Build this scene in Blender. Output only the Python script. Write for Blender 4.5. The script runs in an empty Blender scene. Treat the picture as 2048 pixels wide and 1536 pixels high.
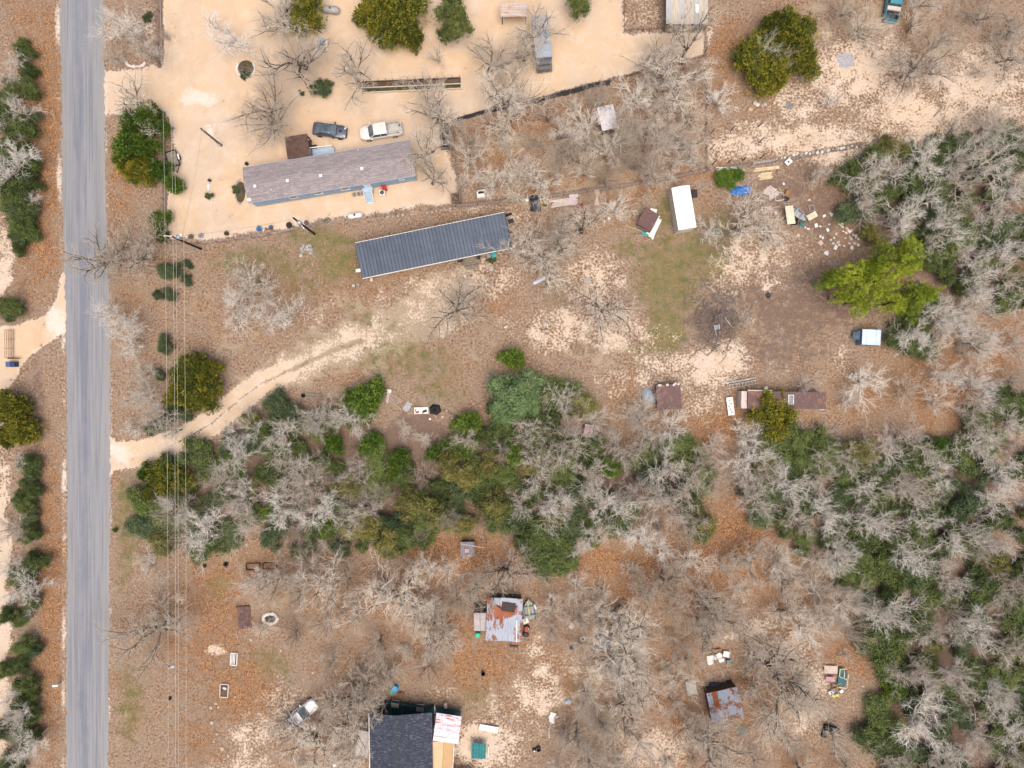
import bpy, math, random
import numpy as np
from mathutils import Vector, Matrix
C = bpy.context.scene.collection
R_ = math.radians
rnd = random.Random(7)
# ---------------------------------------------------------------- camera
PXM = 14.0            # photograph pixels per metre on the ground
HC = 101.4            # camera height
def G(px, py, h=0.0):
    k = (HC - h) / HC
    return ((px - 1024) / PXM * k, (768 - py) / PXM * k)
sc = bpy.context.scene
cam = bpy.data.cameras.new('camera'); co = bpy.data.objects.new('camera', cam); C.objects.link(co)
co.location = (0, 0, HC); co.rotation_euler = (0, 0, 0)
cam.sensor_width = 36.0; cam.lens = 36.0 * HC / (2048 / PXM)
cam.clip_end = 9000; sc.camera = co
# ---------------------------------------------------------------- sky, sun, exposure
w = bpy.data.worlds.new('World'); sc.world = w; w.use_nodes = True
wn = w.node_tree.nodes; wl = w.node_tree.links
bg = wn.get('Background') or wn.new('ShaderNodeBackground')
sky = wn.new('ShaderNodeTexSky'); sky.sky_type = 'NISHITA'; sky.sun_disc = False
sky.sun_elevation = R_(72); sky.sun_rotation = R_(160)
sky.air_density = 1.0; sky.dust_density = 6.0; sky.ozone_density = 0.6
wl.new(sky.outputs[0], bg.inputs[0]); bg.inputs[1].default_value = 0.125
out = wn.get('World Output') or wn.new('ShaderNodeOutputWorld'); wl.new(bg.outputs[0], out.inputs[0])
sl = bpy.data.lights.new('sun', 'SUN'); sl.energy = 1.4; sl.angle = R_(50); sl.color = (1, .93, .84)
so = bpy.data.objects.new('sun', sl); C.objects.link(so)
az, el = R_(160), R_(72)     # from the south, a little east
so.rotation_euler = (math.pi / 2 - el, 0, math.pi - az)
so.location = (0, -40, 120)
vs = sc.view_settings; vs.view_transform = 'Standard'; vs.look = 'None'; vs.gamma = 1; vs.exposure = 0.5
try: vs.use_curve_mapping = False
except Exception: pass
try:
    sc.cycles.max_bounces = 4; sc.cycles.diffuse_bounces = 3; sc.cycles.transparent_max_bounces = 4
except Exception: pass
# ---------------------------------------------------------------- materials
MATS = {}
def nt(name, rough=.85, metal=0.0, spec=.3):
    m = bpy.data.materials.new(name); m.use_nodes = True
    n = m.node_tree.nodes; b = n['Principled BSDF']
    b.inputs['Roughness'].default_value = rough; b.inputs['Metallic'].default_value = metal
    b.inputs['Specular IOR Level'].default_value = spec
    return m, n, m.node_tree.links, b
def rgb(c): return (c[0], c[1], c[2], 1)
def noise(n, l, vec, scale, detail=5, rough=.6, dist=0):
    t = n.new('ShaderNodeTexNoise'); t.inputs['Scale'].default_value = scale
    t.inputs['Detail'].default_value = detail; t.inputs['Roughness'].default_value = rough
    t.inputs['Distortion'].default_value = dist
    if vec is not None: l.new(vec, t.inputs['Vector'])
    return t.outputs['Fac']
def sstep(n, l, x, a, b):
    r = n.new('ShaderNodeMapRange'); r.interpolation_type = 'SMOOTHSTEP'
    r.inputs[1].default_value = a; r.inputs[2].default_value = b
    l.new(x, r.inputs[0]); return r.outputs[0]
def math_(n, l, op, a, b):
    r = n.new('ShaderNodeMath'); r.operation = op
    for i, v in enumerate((a, b)):
        if isinstance(v, (int, float)): r.inputs[i].default_value = v
        else: l.new(v, r.inputs[i])
    return r.outputs[0]
def mix(n, l, f, a, b, mode='MIX'):
    r = n.new('ShaderNodeMix'); r.data_type = 'RGBA'; r.blend_type = mode
    for i, v in ((0, f), (6, a), (7, b)):
        if isinstance(v, (int, float)): r.inputs[i].default_value = v
        elif isinstance(v, tuple): r.inputs[i].default_value = rgb(v)
        else: l.new(v, r.inputs[i])
    return r.outputs[2]
def coords(n, l, kind='Object', scale=(1, 1, 1)):
    t = n.new('ShaderNodeTexCoord'); mp = n.new('ShaderNodeMapping')
    src = t.outputs[kind]
    if kind == 'Object':
        oi = n.new('ShaderNodeObjectInfo'); va = n.new('ShaderNodeVectorMath'); va.operation = 'ADD'
        l.new(src, va.inputs[0]); l.new(oi.outputs['Location'], va.inputs[1]); src = va.outputs[0]
    l.new(src, mp.inputs[0]); mp.inputs['Scale'].default_value = scale
    return mp.outputs[0]
def mat(name, c1, c2=None, scale=3.0, rough=.8, metal=0.0, stretch=(1, 1, 1), lo=.35, hi=.65, bump=0.0, spec=.3, vary=0.0):
    if name in MATS: return MATS[name]
    if c2 is None: c2 = tuple(x * .72 for x in c1)
    m, n, l, b = nt(name, rough, metal, spec)
    v = coords(n, l, 'Object', stretch)
    f = noise(n, l, v, scale, 6, .65)
    col = mix(n, l, sstep(n, l, f, lo, hi), c2, c1)
    if vary:
        oi = n.new('ShaderNodeObjectInfo')
        hs = n.new('ShaderNodeHueSaturation')
        mr = n.new('ShaderNodeMapRange'); mr.inputs[3].default_value = 1 - vary; mr.inputs[4].default_value = 1 + vary
        l.new(oi.outputs['Random'], mr.inputs[0]); l.new(mr.outputs[0], hs.inputs['Value']); l.new(col, hs.inputs['Color'])
        col = hs.outputs[0]
    l.new(col, b.inputs['Base Color'])
    if bump:
        bp = n.new('ShaderNodeBump'); bp.inputs['Strength'].default_value = bump; bp.inputs['Distance'].default_value = .02
        l.new(noise(n, l, v, scale * 6, 4), bp.inputs['Height']); l.new(bp.outputs[0], b.inputs['Normal'])
    MATS[name] = m; return m
def rusty(name, base, rust=(.26, .09, .035), amount=.5, scale=.6, stretch=(1, 1, 1), rough=.55, metal=.35, dark=(.05, .045, .045)):
    if name in MATS: return MATS[name]
    m, n, l, b = nt(name, rough, metal, .4)
    v = coords(n, l, 'Object', stretch)
    f1 = noise(n, l, v, scale, 8, .7, .6); f2 = noise(n, l, v, scale * 4.5, 6, .7); f3 = noise(n, l, coords(n, l, 'Object', (9, .6, 1)), 1.2, 5)
    bc = mix(n, l, sstep(n, l, f3, .35, .7), base, tuple(x * .72 for x in base))
    k = math_(n, l, 'ADD', math_(n, l, 'MULTIPLY', f1, .75), math_(n, l, 'MULTIPLY', f2, .25))
    c = mix(n, l, sstep(n, l, k, .5 + (.5 - amount) * .35, .56 + (.5 - amount) * .35), bc, rust)
    c = mix(n, l, sstep(n, l, f2, .66, .74), c, dark)
    l.new(c, b.inputs['Base Color']); MATS[name] = m; return m
def shingles(name, c1, c2, c3, sx=1.0, sy=.28):
    if name in MATS: return MATS[name]
    m, n, l, b = nt(name, .92, 0, .2)
    v = coords(n, l, 'Object')
    t = n.new('ShaderNodeTexBrick'); l.new(v, t.inputs['Vector'])
    t.inputs['Scale'].default_value = 1.0; t.inputs['Brick Width'].default_value = sx; t.inputs['Row Height'].default_value = sy
    t.inputs['Mortar Size'].default_value = .012; t.offset = .37
    t.inputs['Color1'].default_value = rgb(c1); t.inputs['Color2'].default_value = rgb(c2); t.inputs['Mortar'].default_value = rgb(tuple(x * .6 for x in c2))
    f = noise(n, l, coords(n, l, 'Object', (1.2, 4, 4)), 1.3, 6, .7)
    c = mix(n, l, sstep(n, l, f, .5, .68), t.outputs['Color'], c3)
    f2 = noise(n, l, v, .35, 4, .6)
    c = mix(n, l, math_(n, l, 'MULTIPLY', sstep(n, l, f2, .35, .7), .3), c, c2)
    l.new(c, b.inputs['Base Color']); MATS[name] = m; return m
def leafmat(name, ca, cb, trans=.25):
    if name in MATS: return MATS[name]
    m, n, l, b = nt(name, .75, 0, .25)
    a = n.new('ShaderNodeAttribute'); a.attribute_name = 'tint'
    oi = n.new('ShaderNodeObjectInfo')
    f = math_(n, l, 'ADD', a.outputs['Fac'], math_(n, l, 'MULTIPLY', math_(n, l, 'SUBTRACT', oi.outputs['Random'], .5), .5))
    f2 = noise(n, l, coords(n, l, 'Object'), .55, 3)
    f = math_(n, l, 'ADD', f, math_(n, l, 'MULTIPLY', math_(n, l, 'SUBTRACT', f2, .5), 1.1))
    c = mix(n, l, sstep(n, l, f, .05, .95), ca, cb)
    l.new(c, b.inputs['Base Color']); MATS[name] = m
    return m
# common materials
white = mat('white_paint', (.78, .77, .74), (.6, .58, .55), 2.5, .6)
cream = mat('cream_metal', (.62, .57, .48), (.52, .47, .38), 1.5, .6)
blackp = mat('black_plastic', (.03, .032, .036), (.015, .015, .018), 4, .5)
rubber = mat('tyre_rubber', (.035, .034, .034), (.02, .02, .02), 6, .85)
glass = mat('dark_glass', (.06, .09, .10), (.03, .045, .055), .8, .08, 0, spec=.8)
chrome = mat('bright_metal', (.6, .6, .6), (.42, .42, .42), 3, .3, .8)
wood = mat('weathered_wood', (.30, .25, .20), (.16, .13, .10), 2, .9, stretch=(1, 6, 6), vary=.18)
darkwood = mat('dark_wood', (.10, .07, .05), (.05, .035, .028), 3, .9, vary=.2)
newwood = mat('raw_timber', (.52, .38, .22), (.38, .27, .16), 3, .8, vary=.12)
polewood = mat('creosote_wood', (.035, .022, .018), (.02, .014, .012), 3, .85)
greywood = mat('grey_pole_wood', (.20, .17, .14), (.11, .09, .075), 3, .9)
galv = mat('galvanised', (.42, .46, .50), (.30, .33, .37), 1.5, .45, .5)
stone = mat('pale_stone', (.50, .46, .41), (.30, .27, .24), 2.2, .95, bump=.4, vary=.12)
concrete = mat('concrete', (.48, .45, .41), (.33, .31, .28), 2.5, .95, vary=.1)
redp = mat('red_paint', (.42, .03, .03), (.28, .02, .02), 3, .5)
rustm = rusty('rusty_iron', (.16, .08, .05), amount=.6, scale=2)
wirem = mat('steel_wire', (.62, .57, .50), (.5, .46, .4), 1, .5, .2)
teal = mat('teal_plastic', (.02, .36, .38), (.015, .26, .28), 3, .5)
bluep = mat('blue_plastic', (.02, .22, .48), (.015, .15, .34), 3, .5)
# ---------------------------------------------------------------- object helpers
def thing(name, label, cat, loc=(0, 0, 0), rot=0.0, group=None):
    o = bpy.data.objects.new(name, None); C.objects.link(o)
    o.empty_display_size = .2
    o.location = (loc[0], loc[1], loc[2] if len(loc) > 2 else 0); o.rotation_euler = (0, 0, rot)
    o['label'] = label; o['category'] = cat
    if group: o['group'] = group
    return o
def tag(o, label, cat, group=None):
    o['label'] = label; o['category'] = cat
    if group: o['group'] = group
    return o
def mkmesh(name, V, F, mats=(), fm=None, smooth=False):
    me = bpy.data.meshes.new(name); me.from_pydata([tuple(v) for v in V], [], [tuple(f) for f in F])
    for m in mats: me.materials.append(m)
    if fm: me.polygons.foreach_set('material_index', fm)
    if smooth: me.polygons.foreach_set('use_smooth', [True] * len(me.polygons))
    me.update(); return me
def obj(name, me, parent=None, loc=(0, 0, 0), rot=(0, 0, 0), scale=(1, 1, 1), label=None, kind=None):
    o = bpy.data.objects.new(name, me); C.objects.link(o); o.parent = parent
    o.location = loc; o.rotation_euler = rot; o.scale = scale
    if label: o['label'] = label
    if kind: o['kind'] = kind
    return o
class B:
    def __init__(s): s.v = []; s.f = []; s.m = []; s.mats = []
    def mi(s, m):
        if m not in s.mats: s.mats.append(m)
        return s.mats.index(m)
    def poly(s, pts, m):
        k = len(s.v); s.v += [tuple(p) for p in pts]; s.f.append(tuple(range(k, k + len(pts)))); s.m.append(s.mi(m)); return s
    def add(s, V, F, m):
        k = len(s.v); s.v += [tuple(p) for p in V]; i = s.mi(m)
        for f in F: s.f.append(tuple(a + k for a in f)); s.m.append(i)
        return s
    def box(s, c, d, m, rz=0.0, tilt=None):
        hx, hy, hz = d[0] / 2, d[1] / 2, d[2] / 2
        M_ = Matrix.Translation(c) @ (Matrix.Rotation(rz, 4, 'Z') if tilt is None else tilt)
        V = [M_ @ Vector((x * hx, y * hy, z * hz)) for z in (-1, 1) for y in (-1, 1) for x in (-1, 1)]
        return s.add(V, [(0, 2, 3, 1), (4, 5, 7, 6), (0, 1, 5, 4), (2, 6, 7, 3), (0, 4, 6, 2), (1, 3, 7, 5)], m)
    def bar(s, a, b, w_, m, h_=None):
        a = Vector(a); b = Vector(b); d = (b - a)
        q = d.to_track_quat('X', 'Z').to_matrix().to_4x4()
        return s.box(tuple((a + b) / 2), (d.length, w_, h_ or w_), m, tilt=q)
    def tube(s, pts, r, m, n=6, r2=None, cap=True):
        pts = [Vector(p) for p in pts]; V = []; F = []
        for i, p in enumerate(pts):
            d = (pts[min(i + 1, len(pts) - 1)] - pts[max(i - 1, 0)]).normalized()
            ref = Vector((0, 0, 1)) if abs(d.z) < .9 else Vector((1, 0, 0))
            u = d.cross(ref).normalized(); v = d.cross(u)
            rr = r if r2 is None else r + (r2 - r) * i / (len(pts) - 1)
            for k in range(n):
                a = 2 * math.pi * k / n; V.append(p + (u * math.cos(a) + v * math.sin(a)) * rr)
        for i in range(len(pts) - 1):
            for k in range(n): F.append((i * n + k, i * n + (k + 1) % n, (i + 1) * n + (k + 1) % n, (i + 1) * n + k))
        if cap: F.append(tuple(range(n))); F.append(tuple(reversed(range((len(pts) - 1) * n, len(pts) * n))))
        return s.add(V, F, m)
    def lathe(s, prof, m, n=16, c=(0, 0, 0), axis='Z'):
        V = []; F = []
        for r, z in prof:
            for k in range(n):
                a = 2 * math.pi * k / n; x, y = r * math.cos(a), r * math.sin(a)
                p = (x, y, z) if axis == 'Z' else ((z, x, y) if axis == 'X' else (x, z, y))
                V.append((p[0] + c[0], p[1] + c[1], p[2] + c[2]))
        for i in range(len(prof) - 1):
            for k in range(n): F.append((i * n + k, i * n + (k + 1) % n, (i + 1) * n + (k + 1) % n, (i + 1) * n + k))
        if prof[0][0] > .001: F.append(tuple(reversed(range(n))))
        if prof[-1][0] > .001: F.append(tuple(range((len(prof) - 1) * n, len(prof) * n)))
        return s.add(V, F, m)
    def mesh(s, name, smooth=False): return mkmesh(name, s.v, s.f, s.mats, s.m, smooth)
    def go(s, name, parent=None, smooth=False, **k): return obj(name, s.mesh(name, smooth), parent, **k)
def frame4(c4, h):
    """four roof corners in photo pixels (TL,TR,BR,BL) at height h -> centre, length, width, angle"""
    P = [Vector(G(x, y, h)) for x, y in c4]
    c = (P[0] + P[1] + P[2] + P[3]) / 4
    a = ((P[1] - P[0]) + (P[2] - P[3])) / 2; b = ((P[0] - P[3]) + (P[1] - P[2])) / 2
    return (c.x, c.y, 0), a.length, b.length, math.atan2(a.y, a.x)
def loc2(root, px, py, h=0):
    """photo pixel -> local coordinates of a thing"""
    x, y = G(px, py, h); dx, dy = x - root.location.x, y - root.location.y
    a = -root.rotation_euler[2]
    return (dx * math.cos(a) - dy * math.sin(a), dx * math.sin(a) + dy * math.cos(a))
# ---------------------------------------------------------------- label bookkeeping
LM = [('the dark metal roof', 868, 490), ('the blue mobile home', 660, 345), ('the white carport', 1366, 418),
      ('the blue tarp', 1480, 382), ('the brush pile', 1435, 640), ('the pale blue shed', 1743, 675), ('the maroon trailer roof', 1565, 800),
      ('the bright green pine', 1760, 560), ('the wrecked boat', 1600, 434), ('the collapsed brown shed', 1295, 448),
      ('the round sage green tree', 1035, 800), ('the dirt drive mouth', 250, 905), ('the cattle gate', 33, 690), ('the fire pit', 540, 1237),
      ('the rusty tin shed', 1010, 1240), ('the dark shingled house', 800, 1470), ('the patched tin shed', 1450, 1412),
      ('the junk heap', 1675, 1360), ('the small chicken coop', 937, 1098), ('the long grey trailer', 1085, 80), ('the striped barn roof', 1373, 20),
      ('the white sheet roof', 1216, 235), ('the silver pickup', 763, 263), ('the grey ash patch', 1692, 120), ('the white framed planters', 460, 1350),
      ('the silver SUV', 605, 1425), ('the picnic table', 643, 88), ('the cyan pickup', 1785, 15), ('the top edge', 860, 0), ('the right edge middle', 2048, 800),
      ('the lower right corner', 2048, 1536), ('the lower left corner', 0, 1536), ('the upper left corner', 0, 0), ('the upper right corner', 2048, 0),
      ('the dirt drive bend', 500, 790), ('the white rubble strips', 1100, 1470), ('the leaning utility pole', 400, 490),
      ('the lower right edge', 2048, 1180), ('the white covered junk', 1433, 1313), ('the mauve wood shed', 1176, 860),
      ('the trailer roof bush', 1545, 830), ('the pale boulders', 1508, 210), ('the open wood centre', 700, 960), ('the right wood centre', 1780, 960)]
def dirword(dx, dy):
    a = math.degrees(math.atan2(-dy, dx)) % 360
    return ['right of', 'upper-right of', 'above', 'upper-left of', 'left of', 'lower-left of', 'below', 'lower-right of'][int((a + 22.5) // 45) % 8]
PEND = []
def defer(o, desc, px, py): PEND.append((o, desc, px, py))
ORD = ['nearest', 'second', 'third', 'fourth', 'fifth', 'sixth', 'seventh', 'eighth', 'ninth', 'tenth', 'eleventh', 'twelfth'] + ['%dth' % i for i in range(13, 90)]
def flush_labels():
    D = {}
    for o, desc, px, py in PEND:
        lm = min(LM, key=lambda q: (q[1] - px) ** 2 + (q[2] - py) ** 2)
        d = math.hypot(lm[1] - px, lm[2] - py)
        w_ = dirword(px - lm[1], py - lm[2])
        D.setdefault((desc, w_, lm[0]), []).append((d, o))
    for (desc, w_, lm), L in D.items():
        L.sort(key=lambda q: q[0])
        for i, (d, o) in enumerate(L):
            o['label'] = '%s %s %s' % (desc, w_, lm) if len(L) == 1 else '%s %s %s, %s outward' % (desc, w_, lm, ORD[i])
# ================================================================ GROUND
def inpoly_sd(X, Y, poly):
    """signed distance (positive inside) to a polygon"""
    n = len(poly); ins = np.zeros(X.shape, bool); D = np.full(X.shape, 1e9)
    for i in range(n):
        x1, y1 = poly[i]; x2, y2 = poly[(i + 1) % n]
        dx, dy = x2 - x1, y2 - y1; L = dx * dx + dy * dy + 1e-9
        t = np.clip(((X - x1) * dx + (Y - y1) * dy) / L, 0, 1)
        D = np.minimum(D, np.hypot(X - x1 - t * dx, Y - y1 - t * dy))
        c = ((y1 > Y) != (y2 > Y)); xi = (x2 - x1) * (Y - y1) / (y2 - y1 + 1e-12) + x1
        ins ^= c & (X < xi)
    return np.where(ins, D, -D)
def line_sd(X, Y, pts, w0, w1=None):
    D = np.full(X.shape, -1e9); n = len(pts) - 1; w1 = w0 if w1 is None else w1
    for i in range(n):
        x1, y1 = pts[i]; x2, y2 = pts[i + 1]; dx, dy = x2 - x1, y2 - y1; L = dx * dx + dy * dy + 1e-9
        t = np.clip(((X - x1) * dx + (Y - y1) * dy) / L, 0, 1)
        w_ = w0 + (w1 - w0) * (i + t) / n
        D = np.maximum(D, w_ / 2 - np.hypot(X - x1 - t * dx, Y - y1 - t * dy))
    return D
def warp(X, Y):
    wx = 5 * np.sin(Y * .043 + 1.3) + 3 * np.sin(Y * .13 + X * .05) + 2 * np.sin(X * .21 + Y * .17)
    wy = 5 * np.sin(X * .039 + .4) + 3 * np.sin(X * .11 - Y * .06 + 2) + 2 * np.sin(X * .19 - Y * .23)
    return X + wx, Y + wy
YARD = [(324, -200), (1246, -200), (1250, 66), (1335, 66), (1425, 55), (1408, 112), (1330, 128), (1250, 152), (1080, 200), (905, 240), (898, 300), (915, 385), (912, 406), (850, 412), (740, 428), (650, 440), (560, 458), (450, 474), (335, 482), (328, 400), (330, 330), (352, 300), (330, 225), (205, 232), (207, 145), (320, 128)]
WDRIVE = [(-60, 655), (20, 655), (62, 640), (98, 622), (116, 594), (122, 545), (136, 540), (136, 662), (110, 672), (70, 706), (40, 745), (20, 780), (-60, 800)]
DRIVE = [(215, 912), (290, 905), (360, 885), (420, 848), (470, 806), (520, 770), (585, 738), (650, 708), (720, 682)]
DRIVE2 = [(500, 785), (560, 750), (640, 715), (700, 688), (800, 655), (900, 590)]
MOUTH = [(214, 862), (232, 880), (262, 893), (300, 890), (300, 935), (262, 928), (232, 940), (216, 960)]
# blobs: channel, px, py, rx, ry, angle, value   (soft ellipses)
BL = '''d 50 300 22 280 0 .45;d 75 850 20 300 0 .5;d 80 1300 22 260 0 .45;o 1000 1280 520 240 0 .42;o 420 1300 160 220 0 .42;o 560 600 200 90 0 .38;o 1180 380 300 60 8 .38;s 880 610 95 70 0 .6;s 1300 700 90 60 0 .5;s 1500 640 60 40 0 .35;s 1620 760 60 40 0 .4;s 700 1290 80 30 0 .35;s 1000 1430 60 60 0 .5;s 1200 1370 80 50 0 .5;s 1370 1250 70 40 0 .4;s 640 640 70 40 -20 .4;s 1000 570 60 50 0 .55;s 1280 600 30 60 0 .35;s 1540 560 50 50 0 .5;s 1680 560 20 40 0 .3;t 1150 350 160 90 0 .6;t 1000 300 80 60 0 .5;t 600 1200 120 60 0 .45;t 1300 1230 160 80 0 .45;t 820 1230 120 80 0 .4;t 420 1120 100 40 0 .4;g 480 1330 60 90 0 .35;g 420 1420 60 60 0 .3;s 930 560 90 45 10 .6;s 790 600 60 45 0 .45;s 1190 560 70 75 0 .62;s 1120 660 90 50 0 .66;s 1215 650 75 60 0 .66;s 1150 480 60 40 0 .4;s 1060 500 70 60 0 .5;s 1040 440 60 40 0 .55;s 970 415 110 22 10 .5
s 1500 520 90 55 20 .62;s 1470 560 60 40 0 .6;s 1600 500 50 40 0 .45;s 1430 730 90 48 0 .74;s 1330 750 90 40 0 .58;s 1240 760 60 45 0 .5;s 1560 740 60 30 0 .4;s 1690 715 25 35 0 .6;s 1400 800 60 60 0 .52;s 1010 650 60 30 -20 .45
s 1600 200 110 80 0 .58;s 1800 180 260 110 0 .5;s 1700 280 260 50 -6 .55;s 1720 140 120 80 0 .72;s 1830 230 130 50 0 .74;s 1960 170 120 80 0 .72;s 1640 290 180 45 -8 .74;s 1480 300 100 40 0 .66;s 1900 270 140 28 0 .66;s 1500 130 40 30 0 .3;s 1560 60 60 40 0 .35;s 1300 30 55 60 0 .5;s 1380 150 60 40 0 .35
s 1130 120 90 60 0 .3;s 1090 1340 35 60 0 .62;s 1070 1390 55 45 0 .7;s 1060 1460 45 60 0 .45;s 1150 1340 50 50 0 .5;s 1075 1290 25 35 0 .6;s 1150 1150 60 25 -20 .5;s 975 1490 75 55 0 .78;s 950 1470 35 30 0 .8;s 560 1400 60 50 30 .56;s 510 1470 60 50 0 .6;s 480 1530 80 40 0 .55
s 1500 1260 60 25 20 .66;s 1580 1290 55 50 0 .66;s 1630 1370 40 60 0 .6;s 1610 1440 60 60 0 .58;s 1300 1500 90 50 0 .7;s 1420 1500 80 40 0 .5;s 1700 1380 35 50 0 .4;s 1540 1330 50 50 0 .5;s 1460 1215 40 20 20 .55;s 1250 1480 60 40 0 .5;s 650 710 60 20 -25 .5;s 720 690 60 30 -20 .35;s 660 610 15 10 0 .6;s 435 1295 22 14 0 .75
s 240 760 20 60 0 .1;s 8 520 22 90 0 .7;s 3 560 22 60 0 .8;s 4 1240 16 340 0 .95;s 5 820 15 60 0 .4;s 300 60 22 70 0 .55;s 890 1380 30 20 0 .5;s 870 1385 20 22 0 .5;s 1490 780 60 25 0 .4;s 345 1145 10 10 0 .6;s 360 1205 12 14 0 .7;s 1735 960 10 10 0 .1
o 60 300 55 330 0 .6;o 95 250 30 300 0 .62;o 90 500 35 80 0 .6;o 100 1200 35 350 0 .6;o 240 420 35 120 0 .5;o 260 600 50 60 0 .45;o 240 330 25 60 0 .55;o 60 40 60 70 0 .5;o 1060 240 160 30 14 .55;o 990 330 130 60 0 .5;o 1150 330 120 60 0 .42;o 1350 200 60 60 0 .45;o 1460 160 60 100 0 .45;o 1420 80 90 60 0 .6
o 1550 40 60 35 0 .5;o 1850 50 60 40 0 .4;o 1110 370 120 25 10 .55;o 1250 380 90 30 10 .55;o 760 570 120 60 10 .42;o 650 600 120 60 0 .4;o 600 560 90 60 0 .3;o 980 610 60 50 0 .5;o 1080 690 80 40 0 .3;o 1250 440 60 60 0 .35;o 1720 800 90 60 0 .5;o 1870 780 100 80 0 .6;o 1960 700 90 80 0 .62;o 1900 690 60 60 0 .5
o 1480 1070 80 80 0 .72;o 1330 1170 160 70 0 .66;o 1200 1130 120 50 0 .62;o 1440 1130 120 70 0 .66;o 1250 1250 120 90 0 .55;o 900 1110 140 60 0 .66;o 760 1180 120 60 0 .55;o 600 1180 120 60 0 .4;o 420 1250 110 160 0 .55;o 480 1380 90 80 0 .6;o 400 1480 60 80 0 .5;o 960 1330 100 60 0 .6;o 900 1250 70 60 0 .6;o 800 1320 120 60 0 .4
o 1150 1420 100 70 0 .35;o 1350 1420 60 60 0 .6;o 1500 1400 60 70 0 .6;o 1620 1200 120 60 0 .5;o 1700 1310 60 60 0 .55;o 1350 1320 110 80 0 .5;o 1380 1530 60 30 0 .6;o 1600 1530 90 40 0 .5;o 560 840 60 25 0 .5;o 990 860 50 60 0 .3;o 1320 850 80 40 0 .5;o 1440 860 60 60 0 .6;o 460 1150 160 40 0 .5;o 640 1490 100 60 0 .45;o 350 720 40 60 0 .3;o 1000 480 25 60 0 .35;o 1400 340 90 20 8 .6;o 1640 400 60 60 0 .35;o 1700 470 40 60 0 .4
g 540 530 150 60 0 .42;g 640 480 110 40 -8 .5;g 680 530 80 60 0 .5;g 470 560 60 60 0 .3;g 850 730 120 60 0 .42;g 740 640 120 30 -20 .4;g 1340 560 95 130 0 .52;g 1430 520 60 60 0 .5;g 1300 520 60 60 0 .45;g 1310 700 80 60 0 .4;g 600 560 160 60 0 .4;g 760 700 200 60 -10 .42;g 880 780 90 40 0 .4;g 480 520 90 40 0 .45;g 1000 720 80 60 0 .3;g 1120 590 60 60 0 .35;g 250 1050 30 200 0 .45;g 260 1400 40 120 0 .45;g 300 1330 40 80 0 .3;g 1330 660 50 70 0 .6;g 1400 500 90 60 0 .5;g 1250 490 40 40 0 .45;g 1330 430 30 60 0 .5;g 1440 460 60 60 0 .45;g 1160 600 60 40 0 .2;g 800 730 100 40 0 .35
g 440 1170 22 30 0 .85;g 440 1210 40 30 0 .4;g 540 1330 80 50 0 .45;g 570 1350 40 50 0 .35;g 950 1390 60 60 0 .42;g 1140 1380 60 50 0 .3;g 260 1000 35 60 0 .3;g 270 1100 30 60 0 .35;g 250 1350 30 60 0 .25;g 440 1410 40 60 0 .35;g 1100 740 60 30 0 .15;g 700 730 100 50 0 .2;g 880 1225 25 8 0 .7;g 660 520 30 8 10 .9;g 700 500 40 40 0 .35
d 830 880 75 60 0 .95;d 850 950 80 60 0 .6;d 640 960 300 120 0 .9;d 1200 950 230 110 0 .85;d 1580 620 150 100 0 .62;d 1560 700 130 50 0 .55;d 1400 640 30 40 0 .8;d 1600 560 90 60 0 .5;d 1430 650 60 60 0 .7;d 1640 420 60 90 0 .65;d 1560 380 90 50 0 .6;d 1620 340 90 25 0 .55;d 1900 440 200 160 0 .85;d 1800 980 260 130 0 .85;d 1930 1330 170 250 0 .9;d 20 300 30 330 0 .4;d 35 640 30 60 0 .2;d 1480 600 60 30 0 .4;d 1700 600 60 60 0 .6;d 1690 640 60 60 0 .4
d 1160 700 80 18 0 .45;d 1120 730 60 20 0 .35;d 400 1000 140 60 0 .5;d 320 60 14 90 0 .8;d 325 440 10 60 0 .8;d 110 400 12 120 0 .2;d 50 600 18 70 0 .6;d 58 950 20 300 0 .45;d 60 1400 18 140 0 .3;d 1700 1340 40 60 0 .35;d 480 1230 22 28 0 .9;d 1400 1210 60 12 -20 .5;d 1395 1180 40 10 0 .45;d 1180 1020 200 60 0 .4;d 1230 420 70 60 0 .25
t 760 640 140 40 -22 .6;t 700 700 140 40 -22 .6;t 850 600 80 50 -20 .4;t 1500 480 120 60 0 .45;t 1200 700 120 60 0 .5;t 430 600 90 90 0 .35;t 450 680 90 60 0 .4;t 260 520 60 60 0 .4;t 980 1400 120 90 0 .4;t 1180 1400 120 90 0 .5;t 1280 360 120 40 0 .5;t 1400 300 60 60 0 .5;t 1640 30 90 40 0 .35;t 270 1150 60 60 0 .3;t 250 1450 40 90 0 .35;t 960 700 90 60 0 .35
t 440 520 80 30 0 .4;t 1500 700 120 60 0 .4;t 1630 580 60 40 0 .2;t 560 1270 120 60 0 .35;t 700 1280 140 60 0 .3;t 1500 860 100 30 0 .3;t 1760 40 200 80 0 .5;t 1900 90 160 100 0 .45;t 1220 280 140 60 0 .5;t 1050 350 140 40 0 .45;t 1600 860 140 30 0 .3;t 1560 1130 120 60 0 .35;t 1260 1330 90 90 0 .35
c 395 195 55 22 10 .85;c 440 240 40 50 0 .55;c 240 905 40 26 0 .8;c 108 640 26 40 0 .85;c 470 330 40 40 0 .45;c 560 290 70 18 8 .5;c 650 295 70 18 0 .55;c 420 262 14 8 -40 .9;c 413 252 10 4 20 .9;c 1692 120 20 17 0 .1;c 640 240 60 30 0 .3;c 590 210 60 20 20 .35;c 1040 1380 60 30 0 .2'''
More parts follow.
